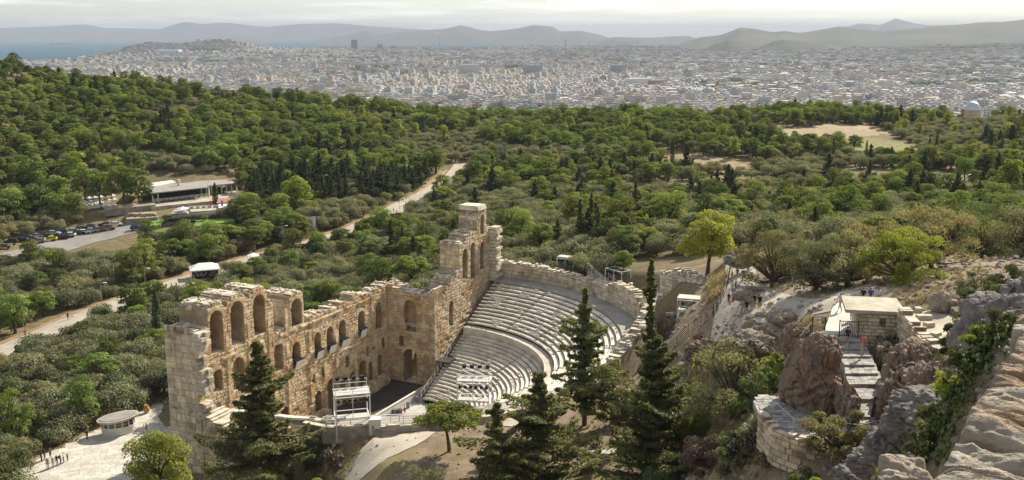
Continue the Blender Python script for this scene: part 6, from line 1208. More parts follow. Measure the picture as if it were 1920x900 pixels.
for px, py, c, l, s in ((8, 468, GR, 'grey hatchback nearest the left edge', 0), (20, 460, DK, 'dark car behind the grey hatchback', 1), (38, 455, DK, 'black car between dark cars at the left', 0), (53, 452, BL, 'dark blue car left of the grey saloon', 0), (68, 449, SI, 'silver saloon behind the pale green car', 0), (72, 457, (.30, .33, .26), 'pale green car half behind the lone olive', 0), (84, 446, DK, 'dark car behind the yellow taxi', 1),
    (94, 454, (.62, .58, .04), 'bright yellow taxi in the front row', 0), (100, 443, SI, 'silver car right of the dark car behind the taxi', 0), (117, 450, DK, 'black estate right of the yellow taxi', 1), (129, 446, WH, 'white car right of the black estate', 0), (134, 439, SI, 'silver car behind the white car', 0), (147, 441, DK, 'black car right of the white car', 0), (158, 441, WH, 'white hatchback in mid row', 0), (172, 439, SI, 'silver hatchback right of the white one', 0),
    (185, 435, GR, 'dark grey car left of the orange brown car', 0), (204, 432, (.26, .13, .06), 'orange brown car near the row end', 1), (218, 426, WH, 'white saloon at the row end', 0), (258, 433, BL, 'dark blue estate driving on the lane', 1), (197, 427, DK, 'black car behind the orange brown car', 0), (166, 433, DK, 'black car behind the silver hatchback', 1), (149, 434, GR, 'grey car in the back row', 0), (60, 443, DK, 'dark car at the back of the left row', 0), (112, 440, DK, 'dark car at the back by the wall', 1)): car(px, py, c, l, bool(s), .25+(RND.random()-.5)*.2+(math.pi if RND.random() < .4 else 0))
b = MB(); a_, c_ = G(20, 440), G(95, 424); b.bar(a_+[0, 0, 1.2], c_+[0, 0, 1.2], .4, 2.2); o = b.build('boundary_wall', M['concrete']); tag(o, 'pale retaining wall behind the car park', 'wall')
# observatory on the right hill
q = P(1822, 213, 19); ob = thing('observatory', 'small observatory with a blue grey metal dome on the right hill', 'observatory', tuple(q)); s_ = 4.3
b = MB(); b.tube([q+[0, 0, -3], q+[0, 0, 2.6]], s_, 24); b.build('drum', M['concrete'], ob)
vs = []; b = MB(); nu, nv = 28, 8
for j in range(nv+1):
    for i in range(nu): t = j/nv*math.pi/2; b.v.append((q[0]+s_*1.03*math.cos(t)*math.cos(6.2832*i/nu), q[1]+s_*1.03*math.cos(t)*math.sin(6.2832*i/nu), q[2]+2.6+s_*1.1*math.sin(t)))
for j in range(nv):
    for i in range(nu): b.f.append([j*nu+i, j*nu+(i+1) % nu, (j+1)*nu+(i+1) % nu, (j+1)*nu+i]); b.m.append(0); b.c.append((1, 1, 1))
b.build('dome', mat('dome_metal', (.42, .48, .56), (.5, .56, .63), 3, .42, metal=.6, coord='World'), ob); b = MB(); b.tube([q+[0, 0, 2.4], q+[0, 0, 2.75]], s_*1.08, 24); b.build('ring', M['white'], ob)
# ------------------------------------------------------------------ city, sea, mountains
b = MB(); b.add([(-60000, 5000, -85), (60000, 5000, -85), (60000, 48000, -85), (-60000, 48000, -85)], [(0, 1, 2, 3)]); m = mat('sea_water', (.02, .075, .12), (.03, .095, .145), .0015, .8, 0, spec=.02, coord='World'); tag(b.build('sea', m), 'grey blue sea at the far left', None, None, 'structure')
def mountain(name, pts, d, depth, m, label, seed, base=-100, rough=.16):
    pts = np.array(pts, float); n = 260; px = np.linspace(pts[0, 0], pts[-1, 0], n); py = np.interp(px, pts[:, 0], pts[:, 1])
    for _ in range(2): py[1:-1] = (py[:-2]+2*py[1:-1]+py[2:])/4
    py += 1.3*fbm(px/14, px*0+seed, 4, seed)*np.clip((px-px[0])/25, 0, 1)*np.clip((px[-1]-px)/25, 0, 1)
    nd = 36; t = np.linspace(-1, 1, nd); V = np.zeros((n, nd, 3))
    for i in range(n):
        top = PD(px[i], py[i], d); u = np.array([top[0], top[1]])/d; h = max(top[2]-base, 1)
        yy = d+t*depth; pf = np.clip(1-np.abs(t)**1.25, 0, 1); V[i, :, 0] = u[0]*yy; V[i, :, 1] = yy; V[i, :, 2] = base+h*pf
    X, Y = V[..., 0], V[..., 1]; hgt = V[..., 2]-base; r = np.abs(fbm(X/(depth*.35), Y/(depth*.55), 5, seed+5)); V[..., 2] = base+hgt*(1-rough*4*r*np.abs(t)[None, :]**.5*np.clip(1.25-np.abs(t)[None, :], 0, 1))
    i, j = np.meshgrid(np.arange(n-1), np.arange(nd-1), indexing='ij'); k = i*nd+j; f = np.stack([k, k+nd, k+nd+1, k+1], -1).reshape(-1, 4)
    o = link(bpy.data.objects.new(name, arr_mesh(name, V.reshape(-1, 3), f, [m], None, None, True))); tag(o, label, None, None, 'structure')
MG = mat('mountain_scrub', (.035, .038, .032), (.08, .078, .06), .0016, .95, 0, coord='World')
mountain('mountains', [(-160, 60), (-60, 54), (0, 52), (50, 50), (90, 49), (160, 45), (200, 52), (250, 53), (300, 54), (345, 39.5), (380, 44), (425, 41), (500, 50), (570, 44), (640, 43), (700, 49), (760, 52), (830, 57), (900, 62)], 25500, 3600, MG, 'pale far mountain range above the sea', 1, -120)
mountain('mountains', [(420, 73), (450, 68), (480, 70), (500, 73)], 20500, 1000, MG, 'tiny pale islet hill on the horizon', 2, -120)
mountain('mountains', [(585, 78), (620, 72), (655, 64), (690, 57), (705, 64), (740, 60), (790, 56), (830, 54), (865, 45.5), (895, 55), (920, 58), (970, 53), (1000, 46.5), (1035, 49), (1050, 58), (1090, 57), (1130, 66), (1160, 79)], 17500, 2600, MG, 'blue grey island mountains beyond the harbour', 3, -90)
mountain('mountains', [(1100, 82), (1150, 69), (1220, 70.5), (1290, 67), (1330, 80)], 16000, 1200, MG, 'low faint hill between the two ranges', 4, -90)
mountain('mountains', [(1500, 62), (1580, 51), (1615, 43), (1650, 46), (1680, 33), (1720, 44), (1780, 52), (1860, 60)], 22000, 2400, MG, 'very pale far peak behind the right range', 5, -120)
mountain('mountains', [(1262, 86), (1285, 78), (1315, 69), (1355, 64), (1389, 50.5), (1420, 54), (1450, 60), (1470, 57), (1500, 61), (1540, 55), (1575, 49), (1610, 54), (1650, 57), (1700, 54), (1760, 47), (1800, 45), (1850, 40), (1880, 41), (1930, 34), (2050, 26), (2200, 32)], 8800, 1900, MG, 'dark scrubby mountain range on the right', 6, -60)
mountain('mountains', [(1325, 90), (1345, 80), (1366, 74), (1392, 79), (1408, 88)], 6900, 330, MG, 'small dark wooded hill before the right range', 7, -70)
mountain('mountains', [(1420, 90), (1450, 77), (1470, 74), (1510, 78), (1550, 81), (1580, 90)], 7000, 380, MG, 'low dark wooded ridge before the right range', 8, -70)
mountain('mountains', [(1150, 88), (1210, 83), (1260, 82), (1330, 85), (1345, 90)], 12500, 800, MG, 'faint low rise beside the harbour cranes', 9, -90)
def boxes(c, d, rz, col, name, m):
    """many upright boxes in one mesh; c (n,3) base centre, d (n,3), rz (n,), col (n,3)"""
    n = len(c); s = np.array([(-.5, -.5, 0), (.5, -.5, 0), (.5, .5, 0), (-.5, .5, 0), (-.5, -.5, 1), (.5, -.5, 1), (.5, .5, 1), (-.5, .5, 1)]); v = s[None]*d[:, None, :]; ca, sa = np.cos(rz)[:, None], np.sin(rz)[:, None]
    v = np.stack([v[..., 0]*ca-v[..., 1]*sa, v[..., 0]*sa+v[..., 1]*ca, v[..., 2]], -1)+c[:, None, :]; f = np.array([(4, 5, 6, 7), (0, 1, 5, 4), (1, 2, 6, 5), (2, 3, 7, 6), (3, 0, 4, 7)])
    return arr_mesh(name, v.reshape(-1, 3), (f[None]+8*np.arange(n)[:, None, None]).reshape(-1, 4), [m], None, np.repeat(col, 5, 0))
def city():
    rs = np.random.RandomState(51); C = []; D = []; A = []; K = []; TR = []
    d = 930.
    while d < 10800:
        st = 10.5+d*.0029; n = int(1.20*d/st); a = -.60+(np.arange(n)+.25*rs.rand(n))/n*1.20; x = np.sin(a)*d+rs.rand(n)*st*.3; y = np.cos(a)*d+(rs.rand(n)-.5)*st*.5; z = gz(x, y); px, py = proj(x, y, z+12)
        ok = (z > -82.5) & (px > -40) & (px < 1970); north = px > 1180
        r = rs.rand(n); dn = vnoise(x/260, y/260, 31); big = (r < .05) | ((px > 1150) & (d > 1900) & (d < 5200) & (r < .34)); green = (dn > .74) | ((px > 1380) & (d < 1800) & (dn > .50)) | ((px > 1500) & (d > 3300) & (d < 3600) & (px < 1900)) | ((px > 1700) & (dn > .62))
        strt = (np.abs(np.mod(a*d/ (st*6.2)+.3*np.sin(d/700), 1)-.5) > .46)
        ok &= ~strt
        for q in np.nonzero(ok)[0]:
            if green[q] and rs.rand() < .8: TR.append((x[q], y[q], z[q], st)); continue
            if rs.rand() < .07+.10*(d > 2600): TR.append((x[q], y[q], z[q], st*.7)); continue
            w = st*(.62+.32*rs.rand()); l = st*(.62+.34*rs.rand()); h = 10+5*rs.rand()**1.4
            if big[q]: w *= 1.5+1.6*rs.rand(); l *= 1.3+.7*rs.rand(); h = 7+5*rs.rand()
            elif rs.rand() < .035: h = 18+8*rs.rand()
            rot = .35+.5*math.floor(vnoise(np.array([x[q]/700]), np.array([y[q]/700]), 3)[0]*4)+.03*rs.randn()
            t = rs.rand(); g = .42+.15*rs.rand(); col = (g, g*.955, g*.88) if t < .6 else ((g*1.05, g*.90, g*.76) if t < .76 else ((g*.8, g*.82, g*.84) if t < .93 else ((.42, .32, .27) if t < .965 else (.36, .42, .47))))
            if d > 2600: col = tuple(k*(1-.22*min(1, (d-2600)/2500)) for k in col)
            if big[q] and t > .5: col = (.62, .63, .64) if t < .8 else (.40, .36, .33)
            C.append((x[q], y[q], z[q]-3)); D.append((w, l, h+3)); A.append(rot); K.append(col)
            if d < 4200 and not big[q] and rs.rand() < .75: C.append((x[q]+(rs.rand()-.5)*w*.3, y[q]+(rs.rand()-.5)*l*.3, z[q]+h-.2)); D.append((w*.42, l*.42, 2.8)); A.append(rot); K.append(tuple(k*.95 for k in col))
        d += st*1.06
    C, D, A, K = np.array(C), np.array(D), np.array(A), np.array(K); px, py = proj(*C.T); dist = np.hypot(C[:, 0], C[:, 1])
    # the nearest three hundred blocks that clear the hills stand as buildings of their own
    ridge = np.interp(px, [0, 100, 200, 300, 500, 700, 800, 860, 920, 1060, 1200, 1400, 1550, 1700, 1920], [108, 118, 136, 146, 156, 180, 204, 218, 212, 196, 202, 204, 196, 200, 210]); ptop = proj(C[:, 0], C[:, 1], C[:, 2]+D[:, 2])[1]
    vis = np.nonzero((ptop < ridge+1) & (px > 120) & (px < 1915) & (D[:, 2] > 8))[0]; sel = vis[np.argsort(dist[vis])][:300]; rest_ = np.setdiff1d(np.arange(len(C)), sel)
    o = link(bpy.data.objects.new('far_city', boxes(C[rest_], D[rest_], A[rest_], K[rest_], 'far_city', M['city']))); tag(o, 'pale dense city blocks spreading to the harbour', None, None, 'stuff')
    for i in sel:
        w, l, h = D[i]; t = thing('apartment_block', '', 'building', tuple(C[i]), A[i]); fl_n = max(2, int((h-3)/3.1)); col = K[i]; b = MB(); b.box((0, 0, h/2), (w, l, h), 0, 0, tuple(col)); ob = link(bpy.data.objects.new('wall', b.mesh('wall', M['city'])), t)
        b = MB(); b.box((0, 0, h+.35), (w*.98, l*.98, .5), 0, 0, tuple(np.minimum(np.array(col)*1.05, .85))); b.box((w*.12, -l*.1, h+1.8), (w*.35, l*.35, 2.6), 0, 0, tuple(col)); link(bpy.data.objects.new('roof', b.mesh('roof', M['city'])), t)
        bb = MB(); wb = MB()
        for k in range(fl_n):
            z = 4.4+3.1*k
            if rs.rand() < .75: bb.box((0, -l/2-.55, z-1.0), (w*.86, 1.1, .9), 0, 0, tuple(np.minimum(np.array(col)*1.08, .85)))
            for q in range(max(2, int(w/3.2))): wb.box((-w/2+(q+.5)*w/max(2, int(w/3.2)), -l/2-.02, z+.5), (1.5, .12, 1.7), 0, 0, (.10, .11, .13))
            for q in range(max(2, int(l/3.2))): wb.box((-w/2-.02, -l/2+(q+.5)*l/max(2, int(l/3.2)), z+.5), (.12, 1.4, 1.6), 0, 0, (.10, .11, .13)); 
        for nm, q in (('balconies', bb), ('windows', wb)):
            if q.f: ob = link(bpy.data.objects.new(nm, q.mesh(nm, M['any'])), t); ob['kind'] = 'stuff'
        tone = 'white' if min(col) > .52 else ('cream' if col[0]/col[2] > 1.2 else ('grey' if max(col) < .5 else 'pale'))
        pxx, pyy = px[i], ptop[i]; zone_ = ('below the left ridge' if pxx < 560 else 'above the dip of the wooded ridge' if pxx < 1000 else 'behind the middle of the wooded ridge' if pxx < 1350 else 'behind the right hill' if pxx < 1700 else 'near the observatory')
        row = 'nearest' if dist[i] < 1250 else ('second' if dist[i] < 1600 else 'farther'); hh = 'tall' if h > 22 else ('low' if h < 17 else 'mid height'); wd = 'wide' if w > 24 else ('narrow' if w < 14 else 'boxy')
        t['label'] = f'{tone} {hh} {wd} block of the {row} rows {zone_}'; t['group'] = f'{tone} {hh} {wd} blocks of the {row} rows {zone_}'
    TR = np.array(TR); L = Leafy(61)
    n = len(TR); rep = 10; cc = np.repeat(TR[:, :3], rep, 0); sz = np.repeat(TR[:, 3], rep); c = cc+np.c_[(L.rs.rand(n*rep)-.5)*sz, (L.rs.rand(n*rep)-.5)*sz, 2+L.rs.rand(n*rep)*sz*.32]; L.put(c, np.tile([0, 0, 1.], (n*rep, 1)), sz*.2)
    tag(link(bpy.data.objects.new('city_trees', L.mesh('city_trees', M['dkgreen']))), 'dark green trees between the city blocks', None, None, 'stuff')
    print('city', len(C), len(TR), len(sel))
city()
def landmark(name, label, cat, px, d, w, l, h, col, rz=.3, extra=None):
    q = PD(px, 100, d); z = gz(q[0], q[1]); t = thing(name, label, cat, (q[0], q[1], z-2), rz); b = MB(); b.box((0, 0, h/2+1), (w, l, h+2), 0, 0, col); link(bpy.data.objects.new('wall', b.mesh('wall', M['city'])), t); b = MB(); b.box((0, 0, h+2.4), (w*.9, l*.9, .8), 0, 0, tuple(min(.8, c*1.2) for c in col)); link(bpy.data.objects.new('roof', b.mesh('roof', M['city'])), t)
    if extra: b = MB(); extra(b, w, l, h); link(bpy.data.objects.new('detail', b.mesh('detail', M['any'])), t)
    return t
landmark('office_tower', 'dark square office tower at the harbour skyline', 'tower', 665, 8300, 48, 48, 84, (.10, .12, .15), .1)
landmark('silo', 'dark silo block on the skyline right of the office tower', 'silo', 712, 8600, 40, 30, 46, (.20, .20, .22)); landmark('silo', 'smaller silo blocks beside the dark silo', 'silo', 738, 8600, 42, 26, 34, (.22, .22, .24))
def ribs(b, w, l, h):
    for k in range(13): x = -w/2+w*k/12; b.tube([(x, -l/2, h+2), (x, -l*.25, h+7.5), (x, 0, h+9), (x, l*.25, h+7.5), (x, l/2, h+2)], 1.3, 5, 0, (.78, .78, .78))
    for k in range(12): x0 = -w/2+w*k/12; b.add([(x0, -l/2, h+2), (x0+w/12, -l/2, h+2), (x0+w/12, 0, h+8.2), (x0, 0, h+8.2)], [(0, 1, 2, 3)], 0, (.66, .67, .68)); b.add([(x0, l/2, h+2), (x0+w/12, l/2, h+2), (x0+w/12, 0, h+8.2), (x0, 0, h+8.2)], [(3, 2, 1, 0)], 0, (.66, .67, .68))
landmark('sports_hall', 'white ribbed arched hall roof behind the wooded ridge', 'hall', 1308, 2050, 62, 42, 8, (.55, .56, .57), .1, ribs)
landmark('long_block', 'long blue grey low block in front of the city at the right', 'building', 1400, 1750, 60, 20, 13, (.30, .36, .42)); landmark('white_block', 'long white banded office block left of the ribbed hall', 'building', 1200, 2350, 62, 22, 22, (.62, .62, .62)); landmark('brown_block', 'brownish block beside the white banded block', 'building', 1235, 2300, 38, 24, 20, (.34, .28, .22))
landmark('grey_block', 'tall grey slab block in the middle city', 'building', 1000, 3000, 48, 22, 36, (.33, .34, .36)); landmark('grey_block', 'pale tall slab left of the grey slab', 'building', 880, 3000, 60, 20, 38, (.52, .51, .49)); landmark('grey_block', 'dark slab in the industrial quarter', 'building', 1160, 3100, 45, 22, 34, (.34, .36, .38))
landmark('warehouse', 'big white warehouse roof in the right plain', 'warehouse', 1850, 3300, 130, 45, 9, (.70, .70, .70)); landmark('warehouse', 'pale long warehouse in the middle plain', 'warehouse', 1060, 4000, 160, 50, 9, (.66, .66, .65)); landmark('warehouse', 'bright far warehouse on the right slope', 'warehouse', 1850, 7400, 150, 60, 12, (.8, .8, .8)); landmark('warehouse', 'blue roofed warehouse in the right plain', 'warehouse', 1410, 3900, 150, 50, 10, (.35, .48, .60)); landmark('warehouse', 'wide pale sheds in the right plain', 'warehouse', 1650, 3000, 120, 50, 9, (.6, .6, .58))
landmark('stadium', 'pale oval stadium below the harbour hill', 'stadium', 318, 6600, 150, 100, 24, (.62, .64, .66), .0)
for px, d, h, l in ((825, 7800, 110, 'left chimney mast on the skyline'), (1060, 5200, 105, 'tall slim mast in the middle city'), (1104, 7000, 70, 'short mast left of the cranes'), (1499, 4600, 58, 'dark chimney in the right plain')):
    q = PD(px, 90, d); z = gz(q[0], q[1]); t = thing('chimney', l, 'chimney', (q[0], q[1], z)); b = MB(); b.tube([(0, 0, -3), (0, 0, h)], [3.2, 2.0], 8, 0, (.30, .28, .28)); link(bpy.data.objects.new('shaft', b.mesh('shaft', M['any'])), t); b = MB(); b.tube([(0, 0, h-10), (0, 0, h-4)], [2.7, 2.6], 8, 0, (.5, .2, .16)); link(bpy.data.objects.new('band', b.mesh('band', M['any'])), t)
for k in range(11):
    q = PD(1122+7.3*k, 84, 9800); t = thing('harbour_crane', 'grey harbour gantry crane on the far skyline', 'crane', (q[0], q[1], gz(q[0], q[1])-2), .2*(k % 3), 'harbour cranes on the skyline'); b = MB()
    for sx in (-9, 9):
        for sy in (-8, 8): b.bar((sx, sy, 0), (sx, sy, 46), 2.4, None, 0, (.32, .34, .38))
    b.bar((-9, -8, 44), (9, -8, 44), 2.4, None, 0, (.32, .34, .38)); link(bpy.data.objects.new('frame', b.mesh('frame', M['any'])), t); b = MB(); b.bar((-20, 0, 50), (12, 0, 50), 3, None, 0, (.32, .34, .38)); b.bar((12, 0, 50), (38, 0, 78 if k % 2 else 62), 2.4, None, 0, (.32, .34, .38)); b.bar((4, 0, 46), (4, 0, 74), 2.4, None, 0, (.32, .34, .38)); link(bpy.data.objects.new('boom', b.mesh('boom', M['any'])), t)
for k, (px, d, L_, lab) in enumerate([(113, 15500, 260, 'nearest grey cargo ship on the sea'), (64, 25000, 330, 'far tanker at the left of the sea'), (205, 23000, 420, 'long far tanker below the pale mountains'), (245, 23500, 330, 'far ship right of the long tanker'), (181, 9800, 60, 'small white ferry with a wake')]):
    q = PD(px, 75, d); t = thing('cargo_ship', lab, 'ship', (q[0], q[1], -85), .1*k, None); c = (.16, .17, .2) if k < 4 else (.7, .7, .7); b = MB(); b.add([(-L_/2, -L_*.07, 2), (L_*.42, -L_*.07, 2), (L_/2, 0, 2), (L_*.42, L_*.07, 2), (-L_/2, L_*.07, 2)]+[(-L_/2, -L_*.08, L_*.07), (L_*.42, -L_*.08, L_*.07), (L_*.53, 0, L_*.085), (L_*.42, L_*.08, L_*.07), (-L_/2, L_*.08, L_*.07)], [(5, 6, 7, 8, 9)]+[(i, (i+1) % 5, 5+(i+1) % 5, 5+i) for i in range(5)], 0, c); link(bpy.data.objects.new('hull', b.mesh('hull', M['any'])), t)
    b = MB(); b.box((-L_*.4, 0, L_*.12), (L_*.1, L_*.12, L_*.1), 0, 0, (.5, .5, .5)); link(bpy.data.objects.new('bridge', b.mesh('bridge', M['any'])), t)
# ------------------------------------------------------------------ people
def body_mesh(pose):
    w = {'stand': 0, 'walk': .24, 'sit': 0}[pose]; s = pose == 'sit'; zo = -.48 if s else 0
    J = [(0, 0, .95), (0, .01, 1.15), (0, 0, 1.35), (0, 0, 1.50), (0, .02, 1.60), (0, .02, 1.70)]; E = [(0, 1), (1, 2), (2, 3), (3, 4), (4, 5)]; Rr = [.135, .125, .14, .055, .085, .075]; T = ['p', 's', 's', 'k', 'h', 'h']
    for sx in (-1, 1):
        b = len(J); wy = w*sx
        J += [(.17*sx, 0, 1.43), (.23*sx, -.02-wy*.5, 1.16), (.24*sx, .10-wy*.6, .93), (.235*sx, .14-wy*.7, .84)]; E += [(2, b), (b, b+1), (b+1, b+2), (b+2, b+3)]; Rr += [.065, .05, .038, .035]; T += ['s', 's', 'k', 'k']
        b = len(J)
        if s: J += [(.09*sx, .02, .92), (.12*sx, .46, .95), (.12*sx, .46, .52), (.12*sx, .60, .50)]
        else: J += [(.09*sx, 0, .88), (.10*sx, .04+wy*.9, .50), (.10*sx, wy*1.6-.02, .10), (.11*sx, .13+wy*1.6, .05)]
        E += [(0, b), (b, b+1), (b+1, b+2), (b+2, b+3)]; Rr += [.095, .065, .045, .04]; T += ['p', 'l', 'l', 'f']
    me = bpy.data.meshes.new('body'); me.from_pydata([(x, y, z+zo) for x, y, z in J], E, []); ob = bpy.data.objects.new('body_tmp', me); COL.objects.link(ob); md = ob.modifiers.new('s', 'SKIN'); sb = ob.modifiers.new('b', 'SUBSURF'); sb.levels = 1
    for v, r in zip(me.skin_vertices[0].data, Rr): v.radius = (r, r*(.8 if r > .11 else 1))
    me.skin_vertices[0].data[0].use_root = True; dg = bpy.context.evaluated_depsgraph_get(); m2 = bpy.data.meshes.new_from_object(ob.evaluated_get(dg)); bpy.data.objects.remove(ob); fc = np.array([p.center for p in m2.polygons]); JJ = np.array(J)+[0, 0, zo]
    reg = []
    for c in fc:
        def dd(e): p, q = JJ[e[0]], JJ[e[1]]-JJ[e[0]]; return np.linalg.norm(c-p-q*np.clip((c-p) @ q/(q @ q), 0, 1))
        best = min(E, key=dd); t = T[best[1]]
        if t == 'k' and best == (2, 3): t = 's' if c[2] < 1.44+zo else 'k'
        if t == 'h': t = 'r' if (c[2] > 1.655+zo or (c[1] < -.005 and c[2] > 1.54+zo)) else 'k'
        reg.append(t)
    return m2, reg
BODY = {p: body_mesh(p) for p in ('stand', 'walk', 'sit')}
SKIN = (.42, .27, .19)
def person(loc, pose, shirt, legs, label, rz=0, hair=(.04, .03, .02), shorts=False, h=1.0, group=None, bag=None):
    m, reg = BODY[pose]; me = m.copy(); me.name = 'person'; me.materials.clear(); me.materials.append(M['any']); d = {'p': legs, 's': shirt, 'k': SKIN, 'r': hair, 'l': SKIN if shorts else legs, 'f': (.08, .07, .07)}
    a = me.attributes.new('Col', 'FLOAT_COLOR', 'FACE'); a.data.foreach_set('color', np.array([(*d[t], 1) for t in reg], np.float32).ravel()); me.polygons.foreach_set('use_smooth', [True]*len(me.polygons))
    o = link(bpy.data.objects.new('person', me)); o.location = tuple(loc); o.rotation_euler = (0, 0, rz); o.scale = (h, h, h); tag(o, label, 'person', group)
    if bag: b = MB(); b.box((0, -.2, 1.27), (.30, .18, .42), 0, 0, bag, None, .85); link(bpy.data.objects.new('backpack', b.mesh('backpack', M['any'])), o)
NAVY, BLK, WHT, RED, GRY, BGE, ORG, TEAL, DEN = (.03, .04, .08), (.015, .015, .018), (.72, .72, .70), (.45, .05, .05), (.28, .28, .29), (.48, .41, .31), (.62, .24, .04), (.05, .22, .20), (.10, .15, .26)
def gp(px, py): return G(px, py)+[0, 0, .1]
person(P(1617, 666, 39.88), 'walk', (.68, .20, .20), BGE, 'person in coral pink shirt and beige trousers walking down the stair', 3.0, bag=None)
person(P(1588, 650, 40.04), 'walk', NAVY, NAVY, 'person in dark navy shirt and shorts at the gate head of the stair', .4, shorts=True)
person(P(1597, 600, 40.15), 'stand', RED, BLK, 'person in red and black on the sunlit landing behind the gate', 2.5, shorts=True)
person(P(1575, 583, 40.15), 'walk', (.66, .52, .52), (.5, .32, .34), 'person in pale pink print clothes at the top of the landing', .3)
for px, c, l in ((1618, BLK, 'person in black seated behind the hut roof'), (1632, (.05, .10, .28), 'person in blue seated behind the hut roof'), (1647, WHT, 'person in white seated behind the hut roof')): person(P(px, 562, 41.6)+[0, 0, -.1], 'sit', c, GRY, l, 2.8)
person(gp(1399, 592), 'stand', BLK, BLK, 'person in a short black dress standing on the bare rock path', .2, shorts=True); person(gp(1414, 582), 'stand', BLK, (.1, .1, .1), 'person in dark clothes left of the backpacker on the path', .5, shorts=True); person(gp(1423, 583), 'stand', NAVY, BLK, 'person with a dark backpack seen from behind on the path', .1, shorts=True, bag=BLK)
person(gp(1382, 526), 'stand', NAVY, DEN, 'person in dark shirt and denim shorts high on the upper path', 3, shorts=True); person(gp(1372, 530), 'stand', GRY, BLK, 'person in grey beside the fence high on the upper path', 2, shorts=True); person(gp(1373, 550), 'walk', WHT, BLK, 'person in white shirt and black shorts by the upper fence', .4, shorts=True); person(gp(1379, 548), 'stand', TEAL, BLK, 'person in green shirt beside the white shirted one', 1)
person(gp(1374, 574), 'sit', RED, GRY, 'person in red sitting on the rock by the path', 2); person(gp(1366, 574), 'stand', BLK, RED, 'person in black top at the low end of the upper path', 2.2); person(gp(1337, 597), 'stand', BLK, BLK, 'person all in black standing at the fence corner', 1.2); person(gp(1344, 588), 'stand', GRY, DEN, 'person in grey behind the one all in black', 2.8); person(gp(1324, 608), 'walk', (.35, .32, .30), (.4, .2, .18), 'person in brown grey going down the fenced path', 2.6); person(gp(1311, 628), 'stand', (.5, .46, .40), (.45, .42, .38), 'person in pale clothes at the lower fenced path', 2.2); person(gp(1306, 612), 'walk', WHT, GRY, 'person in white cap and shirt by the wire fence', 2.4)
person((*xy(14, 11.2), .05), 'sit', RED, BLK, 'person in red sitting on the orchestra floor', 1); person((*xy(13, 11.6), .05), 'stand', WHT, BLK, 'person in white shirt standing on the orchestra floor', 1)
for px, py, c, l2, lab, kw in ((90, 879, GRY, GRY, 'person in grey at the left of the plaza group', {}), (100, 877, (.55, .52, .48), (.5, .47, .42), 'person in pale clothes within the plaza group', {}), (107, 873, BLK, DEN, 'person in dark shirt within the plaza group', {}), (114, 871, (.3, .04, .04), BLK, 'person with a red backpack in the plaza group', {'bag': (.55, .03, .03)}), (120, 868, WHT, DEN, 'person in white shirt at the right of the plaza group', {}), (127, 864, (.6, .45, .05), (.1, .1, .12), 'child in yellow beside the white shirted person', {'h': .72}), (78, 866, BLK, BLK, 'person in black in the shade left of the plaza group', {}), (84, 862, NAVY, GRY, 'person in navy in the shade behind the plaza group', {}), (95, 858, GRY, BLK, 'person in grey standing back in the shade', {}),
    (271, 814, (.66, .60, .50), (.62, .56, .46), 'person in a light dress walking alone on the sunlit plaza', {}), (275, 811, (.10, .10, .12), (.12, .12, .14), 'person in dark clothes beside the light dressed walker', {}), (313, 756, ORG, BGE, 'person in orange sitting at the plaza edge by the tower', {}), (302, 759, BLK, BLK, 'person in black sitting beside the orange one', {}), (164, 824, BLK, BLK, 'person in the shade left of the oval kiosk', {})):
    person(P(px, py, 1.44), 'sit' if 'sitting' in lab else ('walk' if 'walk' in lab else 'stand'), c, l2, lab, RND.random()*6, **kw)
q = P(275, 774, 1.44); o = thing('clay_urn', 'big orange clay urn at the plaza edge', 'urn', tuple(q)); b = MB(); b.tube([q+[0, 0, z] for z in (0, .3, .75, 1.1, 1.25, 1.35)], [.28, .45, .55, .42, .28, .33], 14, 0, (.52, .27, .11)); b.build('body', M['any'], o, True); b = MB(); b.tube([q+[0, 0, 1.35], q+[0, 0, 1.42]], [.36, .36], 14, 0, (.45, .22, .09)); b.build('lip', M['any'], o)
for px, py, c, l2, lab in ((260, 562, ORG, BLK, 'person in orange on the promenade verge by the lamp'), (265, 563, DEN, DEN, 'person in blue beside the orange walker'), (273, 564, BLK, BLK, 'person in black right of the blue walker'), (312, 545, RED, BLK, 'person in red left of two dark walkers on the promenade'), (322, 545, BLK, BLK, 'person in long black clothes on the promenade'), (331, 543, NAVY, BLK, 'person in navy before the market tent'), (166, 604, RED, WHT, 'person in red top and white trousers alone on the lower promenade'), (128, 603, BLK, BLK, 'person in black standing in the shade of the verge'), (48, 634, RED, BLK, 'person in red at the verge in the far left'), (489, 487, RED, BLK, 'person in red beside the grove right of the tent'), (504, 488, WHT, DEN, 'person in white on the promenade right of the tent'), (509, 488, TEAL, BGE, 'person in green beside the white one')): person(gp(px, py)+[0, 0, .1], 'walk', c, l2, lab, RND.random()*6)
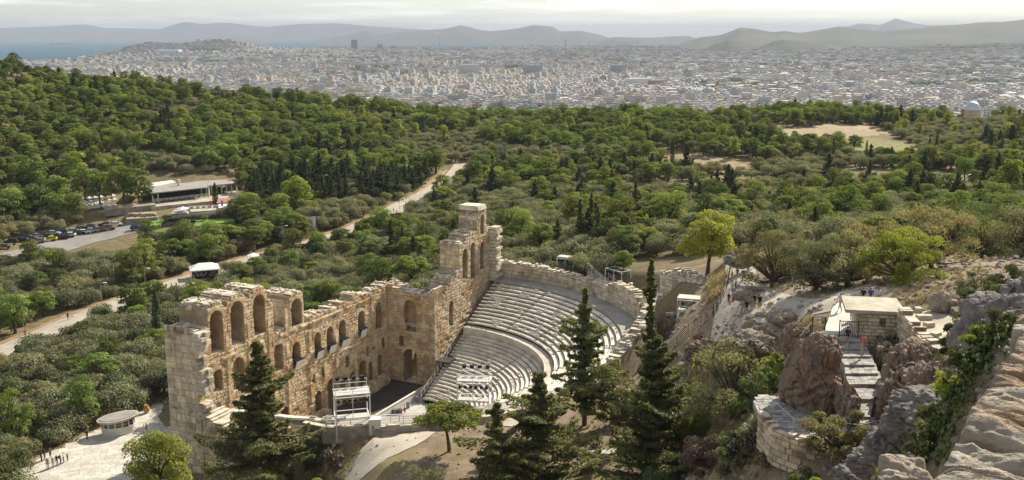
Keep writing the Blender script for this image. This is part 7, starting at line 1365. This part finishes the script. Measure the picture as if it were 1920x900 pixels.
pal = [(BLK, BLK, 'black'), (WHT, DEN, 'white'), (NAVY, BGE, 'navy'), (RED, BLK, 'red'), (GRY, GRY, 'grey'), (DEN, WHT, 'blue')]
for k, (px, py) in enumerate([(748, 383), (755, 380), (762, 378), (761, 387), (770, 389), (759, 402), (743, 405), (756, 410), (767, 402), (773, 401), (764, 410), (739, 414), (700, 420), (684, 415), (690, 423), (669, 433), (738, 402), (750, 396), (765, 394)]): c, l2, nm = pal[k % 6]; person(gp(px, py)+[0, 0, .1], 'walk' if k % 3 else 'stand', c, l2, 'tiny figure in '+nm+' on the sunlit upper promenade', RND.random()*6, group='tiny figures in '+nm+' on the upper promenade')
def motorbike(px, py, label):
    q = gp(px, py); o = thing('motorbike', label, 'motorbike', tuple(q), .6); b = MB(); b.tube([(-.5, 0, .62), (0, 0, .7), (.45, 0, .85)], [.14, .2, .1], 8, 0, (.05, .05, .06)); b.bar((.45, 0, .85), (.66, 0, .32), .07, None, 0, (.2, .2, .2)); b.bar((.5, -.32, 1.0), (.5, .32, 1.0), .04, None, 0, (.1, .1, .1)); link(bpy.data.objects.new('body', b.mesh('body', M['any'])), o)
    for x in (-.62, .66): b = MB(); b.tube([(x, -.06, .32), (x, .06, .32)], .32, 12, 0, (.02, .02, .02)); link(bpy.data.objects.new('wheel', b.mesh('wheel', M['any'])), o)
motorbike(648, 530, 'parked motorbike in the clearing behind the stage wall'); motorbike(674, 530, 'motorbike at the rubble behind the stage wall')
# ------------------------------------------------------------------ haze
def haze():
    b = MB(); b.box((0, 3000, 170), (126000, 94000, 620)); o = b.build('haze', []); tag(o, 'thin bluish haze over the city and the sea', None, None, 'stuff')
    m = bpy.data.materials.new('haze_air'); m.use_nodes = True; N = m.node_tree.nodes; N.remove(N['Principled BSDF']); v = N.new('ShaderNodeVolumePrincipled')
    v.inputs['Color'].default_value = (.54, .61, .73, 1); v.inputs['Density'].default_value = HAZE; v.inputs['Anisotropy'].default_value = 0
    m.node_tree.links.new(v.outputs[0], N['Material Output'].inputs['Volume']); o.data.materials.clear(); o.data.materials.append(m)
HAZE = 5e-5
haze()
